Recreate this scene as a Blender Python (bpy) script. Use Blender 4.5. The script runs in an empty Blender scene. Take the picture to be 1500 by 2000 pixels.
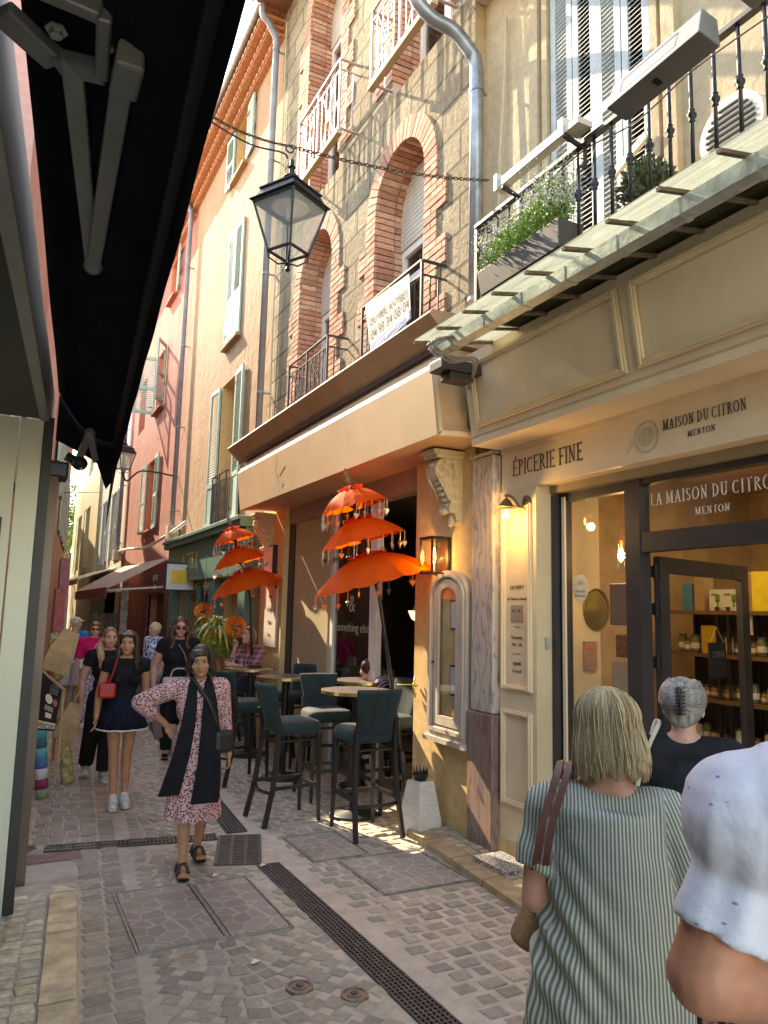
import bpy, bmesh, math, random
import numpy as np
from mathutils import Vector, Matrix, noise
random.seed(7)
S = bpy.context.scene
COL = S.collection
# ---------------------------------------------------------------- camera
F = 1445.0
CAM = Vector((0, 0, 1.65))
MR = Matrix(((0.88868476, -0.08153108, -0.45121179), (-0.45794221, -0.10849124, -0.882337), (0.02298536, 0.99074837, -0.13375103)))
cd = bpy.data.cameras.new('camera'); cam = bpy.data.objects.new('camera', cd); COL.objects.link(cam)
cd.sensor_fit = 'VERTICAL'; cd.sensor_height = 36; cd.lens = F / 2000 * 36; cd.clip_start = .05; cd.clip_end = 500
cam.matrix_world = Matrix.Translation(CAM) @ MR.to_4x4()
S.camera = cam
# ---------------------------------------------------------------- light
SUN_DIR = Vector((.25, -1.0, -.80)).normalized()      # the way the light travels: down the street towards the camera, raking the right-hand walls
elev = math.asin(-SUN_DIR.z); az = math.atan2(-SUN_DIR.x, -SUN_DIR.y)
w = bpy.data.worlds.new('World'); S.world = w; w.use_nodes = True
nt = w.node_tree; bg = nt.nodes['Background']
sky = nt.nodes.new('ShaderNodeTexSky'); sky.sky_type = 'NISHITA'; sky.sun_disc = False
sky.sun_elevation = elev; sky.sun_rotation = az; sky.air_density = 1.0; sky.dust_density = .6; sky.ozone_density = 1.5
nt.links.new(sky.outputs[0], bg.inputs[0]); bg.inputs[1].default_value = .15
sd = bpy.data.lights.new('sun', 'SUN'); sd.energy = 2.0; sd.angle = math.radians(.5); sd.color = (1, .93, .82)
so = bpy.data.objects.new('sun', sd); COL.objects.link(so); so.rotation_euler = SUN_DIR.to_track_quat('-Z', 'Y').to_euler()
S.view_settings.view_transform = 'Standard'; S.view_settings.look = 'None'; S.view_settings.gamma = 1
S.view_settings.exposure = 2.85
S.view_settings.use_white_balance = True; S.view_settings.white_balance_temperature = 8800; S.view_settings.white_balance_tint = 10

# ---------------------------------------------------------------- helpers
def V(*a): return Vector(a[0]) if len(a) == 1 else Vector(a)
def at(x, y, X=None, Y=None, Z=None):
    v = MR @ Vector((x - 750, -(y - 1000), -F))
    if X is not None: t = (X - CAM.x) / v.x
    elif Y is not None: t = (Y - CAM.y) / v.y
    elif Z is not None: t = (Z - CAM.z) / v.z
    else: t = -CAM.z / (v.z + .015 * v.y)
    return CAM + v * t
def gz(y): return -.015 * y

_m = {}
def nodes(m):
    m.use_nodes = True; n = m.node_tree; return n, n.nodes['Principled BSDF'], n.nodes.new, n.links.new
def mat(name, c, rough=.7, metal=0, var=.12, vs=6., bump=.0, bs=40., stretch=(1, 1, 1), spec=.5, emit=None, es=0, alpha=1, trans=0, sheen=0, c2=None, mix=None, sub=0):
    """plain procedural surface: two tones mixed by noise, fine bump"""
    if name in _m: return _m[name]
    m = bpy.data.materials.new(name); _m[name] = m
    n, b, N, L = nodes(m)
    tc = N('ShaderNodeTexCoord'); mp = N('ShaderNodeMapping'); mp.inputs['Scale'].default_value = stretch; L(tc.outputs['Object'], mp.inputs[0])
    nz = N('ShaderNodeTexNoise'); nz.inputs['Scale'].default_value = vs; nz.inputs['Detail'].default_value = 5; nz.inputs['Roughness'].default_value = .6; L(mp.outputs[0], nz.inputs[0])
    cr = N('ShaderNodeValToRGB'); e = cr.color_ramp.elements
    a = [max(0, x * (1 - var)) for x in c]; d = [min(1, x * (1 + var)) for x in (c2 or c)]
    lo, hi = mix or (.32, .68)
    e[0].position = lo; e[1].position = hi; e[0].color = (*a, 1); e[1].color = (*d, 1)
    L(nz.outputs[0], cr.inputs[0]); L(cr.outputs[0], b.inputs['Base Color'])
    b.inputs['Roughness'].default_value = rough; b.inputs['Metallic'].default_value = metal
    b.inputs['Specular IOR Level'].default_value = spec
    if bump:
        n2 = N('ShaderNodeTexNoise'); n2.inputs['Scale'].default_value = bs; n2.inputs['Detail'].default_value = 6; L(mp.outputs[0], n2.inputs[0])
        bp = N('ShaderNodeBump'); bp.inputs['Strength'].default_value = min(1, bump); bp.inputs['Distance'].default_value = .02 if bump <= 1 else .02 * bump
        L(n2.outputs[0], bp.inputs['Height']); L(bp.outputs[0], b.inputs['Normal'])
    if emit: b.inputs['Emission Color'].default_value = (*emit, 1); b.inputs['Emission Strength'].default_value = es
    if trans: b.inputs['Transmission Weight'].default_value = trans
    if sub: b.inputs['Subsurface Weight'].default_value = sub; b.inputs['Subsurface Radius'].default_value = (.02, .008, .004)
    if sheen: b.inputs['Sheen Weight'].default_value = sheen
    return m
def glass_mat(name, tint=(1, 1, 1), refl=.12, rough=.02):
    if name in _m: return _m[name]
    m = bpy.data.materials.new(name); _m[name] = m; m.use_nodes = True; n = m.node_tree; n.nodes.clear(); N = n.nodes.new; L = n.links.new
    o = N('ShaderNodeOutputMaterial'); t = N('ShaderNodeBsdfTransparent'); t.inputs[0].default_value = (*tint, 1)
    g = N('ShaderNodeBsdfGlossy'); g.inputs['Roughness'].default_value = rough; mx = N('ShaderNodeMixShader')
    fr = N('ShaderNodeLayerWeight'); fr.inputs[0].default_value = .5; pw = N('ShaderNodeMath'); pw.operation = 'POWER'; pw.inputs[1].default_value = 4.5; L(fr.outputs['Facing'], pw.inputs[0])
    ad = N('ShaderNodeMath'); ad.operation = 'MULTIPLY_ADD'; ad.inputs[1].default_value = .8; ad.inputs[2].default_value = .03 + refl * .3; ad.use_clamp = True; L(pw.outputs[0], ad.inputs[0])
    L(ad.outputs[0], mx.inputs[0]); L(t.outputs[0], mx.inputs[1]); L(g.outputs[0], mx.inputs[2]); L(mx.outputs[0], o.inputs[0])
    return m

class MB:
    def __init__(s): s.v = []; s.f = []; s.mi = []; s.k = 0; s.uv = None; s.col = None
    def add(s, vs, fs, M=None):
        o = len(s.v)
        s.v += [(M @ Vector(p)) if M else Vector(p) for p in vs]
        s.f += [tuple(i + o for i in q) for q in fs]; s.mi += [s.k] * len(fs); return s
    def box(s, x0, x1, y0, y1, z0, z1, M=None):
        x0, x1 = sorted((x0, x1)); y0, y1 = sorted((y0, y1)); z0, z1 = sorted((z0, z1))
        return s.add([(x0, y0, z0), (x1, y0, z0), (x1, y1, z0), (x0, y1, z0), (x0, y0, z1), (x1, y0, z1), (x1, y1, z1), (x0, y1, z1)],
                     [(0, 3, 2, 1), (4, 5, 6, 7), (0, 1, 5, 4), (1, 2, 6, 5), (2, 3, 7, 6), (3, 0, 4, 7)], M)
    def bar(s, p, q, w, h=None, up=(0, 0, 1)):
        p, q = V(p), V(q); h = h or w; d = (q - p); l = d.length; d.normalize()
        u = V(up)
        if abs(d.dot(u)) > .99: u = V(0, 1, 0)
        a = d.cross(u).normalized(); b = a.cross(d)
        M = Matrix((a, d, b)).transposed().to_4x4(); M.translation = p
        return s.box(-w / 2, w / 2, 0, l, -h / 2, h / 2, M)
    def tube(s, pts, r, n=8, cap=True, closed=False):
        pts = [V(p) for p in pts]; k = len(pts)
        rs = r if isinstance(r, (list, tuple)) else [r] * k
        vs = []; prev = None
        for i, p in enumerate(pts):
            if closed: t = pts[(i + 1) % k] - pts[i - 1]
            else: t = pts[min(i + 1, k - 1)] - pts[max(i - 1, 0)]
            if t.length < 1e-9: t = V(0, 0, 1)
            t.normalize()
            if prev is None:
                a = t.orthogonal().normalized()
            else:
                a = prev - t * prev.dot(t); a = a.normalized() if a.length > 1e-6 else t.orthogonal().normalized()
            prev = a; b = t.cross(a)
            for j in range(n):
                an = 2 * math.pi * j / n; vs.append(p + (a * math.cos(an) + b * math.sin(an)) * rs[i])
        fs = []
        m = k if closed else k - 1
        for i in range(m):
            for j in range(n):
                i2 = (i + 1) % k; fs.append((i * n + j, i * n + (j + 1) % n, i2 * n + (j + 1) % n, i2 * n + j))
        if cap and not closed: fs += [tuple(range(n))[::-1], tuple((k - 1) * n + j for j in range(n))]
        return s.add(vs, fs)
    def lathe(s, prof, n=24, M=None, cap=True):
        vs = []; k = len(prof)
        for (r, z) in prof:
            for j in range(n):
                a = 2 * math.pi * j / n; vs.append((r * math.cos(a), r * math.sin(a), z))
        fs = [(i * n + j, i * n + (j + 1) % n, (i + 1) * n + (j + 1) % n, (i + 1) * n + j) for i in range(k - 1) for j in range(n)]
        if cap: fs += [tuple(range(n))[::-1], tuple((k - 1) * n + j for j in range(n))]
        return s.add(vs, fs, M)
    def sph(s, c, r, n=10, m=7, M=None):
        r = (r, r, r) if not hasattr(r, '__len__') else r
        vs = [(0, 0, -1)]; fs = []
        for i in range(1, m):
            t = math.pi * i / m - math.pi / 2
            for j in range(n):
                a = 2 * math.pi * j / n; vs.append((math.cos(t) * math.cos(a), math.cos(t) * math.sin(a), math.sin(t)))
        vs.append((0, 0, 1)); e = len(vs) - 1
        for j in range(n): fs.append((0, 1 + (j + 1) % n, 1 + j)); fs.append((e, e - n + j, e - n + (j + 1) % n))
        for i in range(m - 2):
            for j in range(n): fs.append((1 + i * n + j, 1 + i * n + (j + 1) % n, 1 + (i + 1) * n + (j + 1) % n, 1 + (i + 1) * n + j))
        T = Matrix.Translation(V(c)) @ (M.to_4x4() if M else Matrix()) @ Matrix.Diagonal((*r, 1))
        return s.add(vs, fs, T)
    def prism(s, poly, a, b, axis='Y', M=None):
        """poly of 2-D points extruded from a to b along axis; 2-D = the two other axes in order"""
        n = len(poly)
        def P(u, v, t): return {'X': (t, u, v), 'Y': (u, t, v), 'Z': (u, v, t)}[axis]
        vs = [P(u, v, a) for u, v in poly] + [P(u, v, b) for u, v in poly]
        fs = [tuple(range(n))[::-1], tuple(range(n, 2 * n))] + [(i, (i + 1) % n, n + (i + 1) % n, n + i) for i in range(n)]
        return s.add(vs, fs, M)
    def grid(s, fn, nu, nv, closeu=False):
        vs = [fn(i / (nu if closeu else nu - 1), j / (nv - 1)) for j in range(nv) for i in range(nu)]
        m = nu if closeu else nu - 1
        return s.add(vs, [(j * nu + i, j * nu + (i + 1) % nu, (j + 1) * nu + (i + 1) % nu, (j + 1) * nu + i) for j in range(nv - 1) for i in range(m)])
    def mesh(s, name, mats, off):
        me = bpy.data.meshes.new(name)
        me.from_pydata([p - off for p in s.v], [], s.f)
        for m in (mats if isinstance(mats, (list, tuple)) else [mats]): me.materials.append(m)
        if any(s.mi): me.polygons.foreach_set('material_index', s.mi)
        return me
    def build(s, name, mats, parent=None, smooth=False, loc=None, bevel=0, fixn=True, **kw):
        if parent is not None and loc is None: off = wloc(parent)
        elif loc is not None: off = V(loc)
        else:
            xs = [p.x for p in s.v]; ys = [p.y for p in s.v]; off = V((min(xs) + max(xs)) / 2, (min(ys) + max(ys)) / 2, min(p.z for p in s.v))
        me = s.mesh(name, mats, off)
        if fixn:
            bm = bmesh.new(); bm.from_mesh(me); bmesh.ops.recalc_face_normals(bm, faces=bm.faces); bm.to_mesh(me); bm.free()
        if smooth: me.polygons.foreach_set('use_smooth', [True] * len(me.polygons))
        o = bpy.data.objects.new(name, me); COL.objects.link(o)
        if parent is not None: o.parent = parent
        else: o.location = off
        if bevel:
            b = o.modifiers.new('bevel', 'BEVEL'); b.width = bevel; b.segments = 2; b.limit_method = 'ANGLE'
        for k, v in kw.items(): o[k] = v
        return o
def wloc(o):
    p = V(o.location)
    while o.parent: o = o.parent; p = p + V(o.location)
    return p
def thing(name, loc, label, cat, group=None, rz=0):
    o = bpy.data.objects.new(name, None); COL.objects.link(o); o.location = loc; o.rotation_euler = (0, 0, rz); o.empty_display_size = .1
    o['label'] = label; o['category'] = cat
    if group: o['group'] = group
    return o
def tag(o, label, cat, group=None):
    o['label'] = label; o['category'] = cat
    if group: o['group'] = group
    return o
def dup(root, loc, rz=0, label=None):
    def cp(o, par):
        c = o.copy(); COL.objects.link(c)
        if par: c.parent = par
        for ch in list(o.children): cp(ch, c)
        return c
    r = cp(root, None); r.location = loc; r.rotation_euler = (0, 0, rz)
    if label: r['label'] = label
    return r
def text(s, c, size, m, parent=None, name='lettering', depth=.004, align='CENTER', R=None, sx=1, space=1):
    """lettering on a wall facing the street (-X), reading towards -Y; c = world point of the text's centre"""
    cu = bpy.data.curves.new(name, 'FONT'); cu.body = s; cu.size = size; cu.align_x = align; cu.align_y = 'CENTER'; cu.extrude = depth; cu.offset = -size * .012; cu.space_character = space
    t = bpy.data.objects.new(name, cu); COL.objects.link(t)
    dg = bpy.context.evaluated_depsgraph_get(); me = bpy.data.meshes.new_from_object(t.evaluated_get(dg))
    bpy.data.objects.remove(t)
    R = R or Matrix(((0, 0, -1), (-1, 0, 0), (0, 1, 0)))
    off = wloc(parent) if parent else V(0, 0, 0)
    me.transform(Matrix.Translation(V(c) - off) @ R.to_4x4() @ Matrix.Diagonal((sx, 1, 1, 1)))
    me.materials.clear(); me.materials.append(m)
    o = bpy.data.objects.new(name, me); COL.objects.link(o)
    if parent: o.parent = parent
    return o

# wall facing -X with rectangular / arched openings
def wall(mb, X, y0, y1, z0, z1, ops, rev=None, depth=.3, thick=True):
    """ops: (ya, yb, za, zb, arch) ; arch True -> zb is the crown of a half-round head"""
    ys = sorted({y0, y1, *[o[0] for o in ops], *[o[1] for o in ops]}); zs = sorted({z0, z1, *[o[2] for o in ops], *[o[3] for o in ops]})
    for i in range(len(ys) - 1):
        for j in range(len(zs) - 1):
            yc = (ys[i] + ys[i + 1]) / 2; zc = (zs[j] + zs[j + 1]) / 2
            if any(o[0] < yc < o[1] and o[2] < zc < o[3] for o in ops): continue
            mb.add([(X, ys[i], zs[j]), (X, ys[i + 1], zs[j]), (X, ys[i + 1], zs[j + 1]), (X, ys[i], zs[j + 1])], [(0, 3, 2, 1)])
    for (ya, yb, za, zb, arch) in ops:
        if isinstance(rev, list): r = MB(); rev.append(r)
        else: r = rev or mb
        D = X + depth
        if not arch: poly = [(ya, za), (yb, za), (yb, zb), (ya, zb)]
        else:
            c = (ya + yb) / 2; h = (yb - ya) / 2; sp = zb - h; N = 20
            arc = [(c + h * math.cos(math.pi * k / N), sp + h * math.sin(math.pi * k / N)) for k in range(N + 1)]
            for k in range(N):
                (a, b), (e, f) = arc[k], arc[k + 1]
                mb.add([(X, a, b), (X, a, zb), (X, e, zb), (X, e, f)], [(0, 1, 2, 3)])
            poly = [(ya, za), (yb, za)] + arc[:-1] + [(ya, sp)]
        n = len(poly)
        for k in range(n):
            (a, b), (e, f) = poly[k], poly[(k + 1) % n]
            r.add([(X, a, b), (X, e, f), (D, e, f), (D, a, b)], [(0, 1, 2, 3)])
def backblock(mb, X, y0, y1, z0, z1, t=.25):
    """sides, back and top of a building behind its front wall"""
    mb.add([(X, y0, z0), (X + 7, y0, z0), (X + 7, y1, z0), (X, y1, z0), (X, y0, z1), (X + 7, y0, z1), (X + 7, y1, z1), (X, y1, z1)], [(4, 5, 6, 7), (0, 1, 5, 4), (1, 2, 6, 5), (2, 3, 7, 6)])

def buildrev(lst, name, m, parent):
    for r in lst: r.build(name, m, parent, fixn=False)
# ---------------------------------------------------------------- materials
def facecol(o, cols, name='Col'):
    me = o.data; a = me.attributes.new(name, 'FLOAT_COLOR', 'FACE')
    a.data.foreach_set('color', np.array([(*c, 1) for c in cols], dtype=np.float32).ravel())
def attr_mat(name, rough=.8, bump=.3, bs=60, var=.25, vs=18, attr='Col', spec=.4, sub=0, dist=.01):
    if name in _m: return _m[name]
    m = bpy.data.materials.new(name); _m[name] = m; n, b, N, L = nodes(m)
    at_ = N('ShaderNodeAttribute'); at_.attribute_name = attr
    tc = N('ShaderNodeTexCoord'); nz = N('ShaderNodeTexNoise'); nz.inputs['Scale'].default_value = vs; nz.inputs['Detail'].default_value = 6; L(tc.outputs['Object'], nz.inputs[0])
    mr = N('ShaderNodeMapRange'); mr.inputs['From Min'].default_value = .3; mr.inputs['From Max'].default_value = .7; mr.inputs['To Min'].default_value = 1 - var; mr.inputs['To Max'].default_value = 1 + var; L(nz.outputs[0], mr.inputs[0])
    vm = N('ShaderNodeVectorMath'); vm.operation = 'SCALE'; L(at_.outputs['Color'], vm.inputs[0]); L(mr.outputs[0], vm.inputs['Scale'])
    L(vm.outputs[0], b.inputs['Base Color']); b.inputs['Roughness'].default_value = rough; b.inputs['Specular IOR Level'].default_value = spec
    n2 = N('ShaderNodeTexNoise'); n2.inputs['Scale'].default_value = bs; n2.inputs['Detail'].default_value = 5; L(tc.outputs['Object'], n2.inputs[0])
    bp = N('ShaderNodeBump'); bp.inputs['Strength'].default_value = bump; bp.inputs['Distance'].default_value = dist; L(n2.outputs[0], bp.inputs['Height']); L(bp.outputs[0], b.inputs['Normal'])
    if sub: b.inputs['Subsurface Weight'].default_value = sub; b.inputs['Subsurface Radius'].default_value = (.02, .008, .004)
    return m
def plaster(name, c, c2, dirt=(.25, .2, .15), streak=.35, bump=.5):
    """old lime wash: broad clouds, vertical streaks, fine grain"""
    m = bpy.data.materials.new(name); _m[name] = m; n, b, N, L = nodes(m)
    tc = N('ShaderNodeTexCoord')
    def nz(sc, st, det=6):
        mp = N('ShaderNodeMapping'); mp.inputs['Scale'].default_value = st; L(tc.outputs['Object'], mp.inputs[0])
        x = N('ShaderNodeTexNoise'); x.inputs['Scale'].default_value = sc; x.inputs['Detail'].default_value = det; x.inputs['Roughness'].default_value = .65; L(mp.outputs[0], x.inputs[0]); return x
    a = nz(.9, (1, 1, .6)); cr = N('ShaderNodeValToRGB'); e = cr.color_ramp.elements; e[0].position = .35; e[1].position = .65; e[0].color = (*c, 1); e[1].color = (*c2, 1); L(a.outputs[0], cr.inputs[0])
    s = nz(3.2, (1, 1, .16)); mr = N('ShaderNodeMapRange'); mr.inputs['From Min'].default_value = .48; mr.inputs['From Max'].default_value = .75; mr.inputs['To Max'].default_value = streak; L(s.outputs[0], mr.inputs[0])
    mx = N('ShaderNodeMix'); mx.data_type = 'RGBA'; L(mr.outputs[0], mx.inputs[0]); L(cr.outputs[0], mx.inputs[6]); mx.inputs[7].default_value = (*dirt, 1); 
    g = nz(14, (1, 1, 1)); m2 = N('ShaderNodeMapRange'); m2.inputs['From Min'].default_value = .3; m2.inputs['From Max'].default_value = .7; m2.inputs['To Min'].default_value = .86; m2.inputs['To Max'].default_value = 1.12; L(g.outputs[0], m2.inputs[0])
    vm = N('ShaderNodeVectorMath'); vm.operation = 'SCALE'; L(mx.outputs[2], vm.inputs[0]); L(m2.outputs[0], vm.inputs['Scale']); L(vm.outputs[0], b.inputs['Base Color'])
    h = nz(5, (1, 1, .7), 8); bp = N('ShaderNodeBump'); bp.inputs['Strength'].default_value = bump; bp.inputs['Distance'].default_value = .05; L(h.outputs[0], bp.inputs['Height']); L(bp.outputs[0], b.inputs['Normal'])
    b.inputs['Roughness'].default_value = .9; b.inputs['Specular IOR Level'].default_value = .25
    return m
def block_mat(name, bw, bh, c1, c2, mortar, rough_bump=1.0, msize=.012, coords=('Y', 'Z'), nscale=9, dist=.03, offset=.5, cv=.22):
    m = bpy.data.materials.new(name); _m[name] = m; n, b, N, L = nodes(m)
    tc = N('ShaderNodeTexCoord'); sp = N('ShaderNodeSeparateXYZ'); L(tc.outputs['Object'], sp.inputs[0]); cb = N('ShaderNodeCombineXYZ')
    L(sp.outputs[coords[0]], cb.inputs[0]); L(sp.outputs[coords[1]], cb.inputs[1])
    br = N('ShaderNodeTexBrick'); L(cb.outputs[0], br.inputs[0]); br.inputs['Scale'].default_value = 1
    br.inputs['Brick Width'].default_value = bw; br.inputs['Row Height'].default_value = bh; br.inputs['Mortar Size'].default_value = msize; br.inputs['Mortar Smooth'].default_value = .3
    br.inputs['Color1'].default_value = (*c1, 1); br.inputs['Color2'].default_value = (*c2, 1); br.inputs['Mortar'].default_value = (*mortar, 1); br.offset = offset
    nz = N('ShaderNodeTexNoise'); nz.inputs['Scale'].default_value = nscale; nz.inputs['Detail'].default_value = 8; nz.inputs['Roughness'].default_value = .7; L(tc.outputs['Object'], nz.inputs[0])
    n2 = N('ShaderNodeTexNoise'); n2.inputs['Scale'].default_value = 1.3; n2.inputs['Detail'].default_value = 4; L(tc.outputs['Object'], n2.inputs[0])
    m2 = N('ShaderNodeMapRange'); m2.inputs['From Min'].default_value = .3; m2.inputs['From Max'].default_value = .7; m2.inputs['To Min'].default_value = 1 - cv; m2.inputs['To Max'].default_value = 1 + cv; L(nz.outputs[0], m2.inputs[0])
    m3 = N('ShaderNodeMapRange'); m3.inputs['From Min'].default_value = .35; m3.inputs['From Max'].default_value = .65; m3.inputs['To Min'].default_value = .82; m3.inputs['To Max'].default_value = 1.1; L(n2.outputs[0], m3.inputs[0])
    mm = N('ShaderNodeMath'); mm.operation = 'MULTIPLY'; L(m2.outputs[0], mm.inputs[0]); L(m3.outputs[0], mm.inputs[1])
    vm = N('ShaderNodeVectorMath'); vm.operation = 'SCALE'; L(br.outputs['Color'], vm.inputs[0]); L(mm.outputs[0], vm.inputs['Scale']); L(vm.outputs[0], b.inputs['Base Color'])
    iv = N('ShaderNodeMath'); iv.operation = 'SUBTRACT'; iv.inputs[0].default_value = 1; L(br.outputs['Fac'], iv.inputs[1])
    pw = N('ShaderNodeMath'); pw.operation = 'MULTIPLY'; L(nz.outputs[0], pw.inputs[0]); L(iv.outputs[0], pw.inputs[1])
    ad = N('ShaderNodeMath'); ad.operation = 'MULTIPLY_ADD'; L(iv.outputs[0], ad.inputs[0]); ad.inputs[1].default_value = .5; L(pw.outputs[0], ad.inputs[2])
    bp = N('ShaderNodeBump'); bp.inputs['Strength'].default_value = rough_bump; bp.inputs['Distance'].default_value = dist; L(ad.outputs[0], bp.inputs['Height']); L(bp.outputs[0], b.inputs['Normal'])
    b.inputs['Roughness'].default_value = .92; b.inputs['Specular IOR Level'].default_value = .2
    return m
CREAM = mat('shopfront_cream', (.74, .59, .38), .5, var=.10, vs=3, bump=.05, bs=30)
CREAM2 = mat('shopfront_cream_pale', (.80, .64, .44), .45, var=.09, vs=2.5, stretch=(1, 1, .5), bump=.05, bs=25)
BLACKMETAL = mat('black_metal', (.02, .02, .022), .45, .3, var=.3)
IRON = mat('painted_iron', (.045, .05, .055), .5, .4, var=.3, vs=30)
ZINC = mat('zinc_pipe', (.26, .28, .31), .42, .6, var=.25, vs=8)
GREYPIPE = mat('grey_painted_pipe', (.22, .24, .28), .5, .1, var=.2, vs=5)
STEEL = mat('galvanised_steel', (.42, .48, .48), .45, .5, var=.25, vs=12, bump=.1)
SHUT_GREEN = mat('shutter_green', (.36, .50, .44), .6, var=.15, vs=10)
SHUT_GREY = mat('shutter_grey', (.38, .41, .40), .6, var=.15, vs=10)
SHUT_BLUE = mat('shutter_blue_grey', (.42, .50, .58), .6, var=.15, vs=10)
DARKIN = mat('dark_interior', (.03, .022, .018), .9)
WHITEFR = mat('white_frame', (.75, .73, .68), .5, var=.08)
GLASS = glass_mat('window_glass')
GLASSD = glass_mat('dark_window_glass', (.55, .58, .58), .2)
ROOFT = mat('terracotta', (.50, .24, .13), .85, var=.35, vs=20, bump=.4, bs=30)
GOLD = mat('gold_paint', (.55, .40, .12), .4, .3, var=.15)
LETTER = mat('dark_brown_lettering', (.05, .03, .02), .6)
WHITEL = mat('white_lettering', (.8, .78, .72), .5, var=.02)
BRICK = attr_mat('brick', .9, .5, 50, .22, 22)
STONE = block_mat('ashlar', .62, .33, (.36, .29, .195), (.49, .405, .28), (.15, .12, .08), 1.0, .019, nscale=16, dist=.10, cv=.34)  # wide tone variation stands in for sun raking the rough blocks
OCHRE = plaster('ochre_plaster', (.35, .21, .12), (.42, .275, .175), (.27, .17, .12), .5, .6)
PINK = plaster('pink_plaster', (.37, .12, .088), (.42, .17, .135), (.36, .20, .165), .6, .6)
BEIGE = plaster('beige_plaster', (.43, .33, .205), (.49, .39, .26), (.45, .36, .25), .3, .4)
WHITEP = plaster('pale_plaster', (.50, .46, .38), (.58, .54, .46), (.45, .42, .36), .4, .4)
YELLOWP = plaster('yellow_plaster', (.50, .40, .24), (.58, .48, .31), (.45, .38, .25), .4, .4)
CAFEP = plaster('cafe_plaster', (.66, .45, .20), (.72, .52, .27), (.5, .35, .17), .15, .15)
CAFEF = mat('cafe_fascia_paint', (.60, .42, .255), .55, var=.07, vs=2)
ZINCROOF = mat('brown_cover_sheet', (.42, .26, .15), .6, var=.1)

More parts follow.
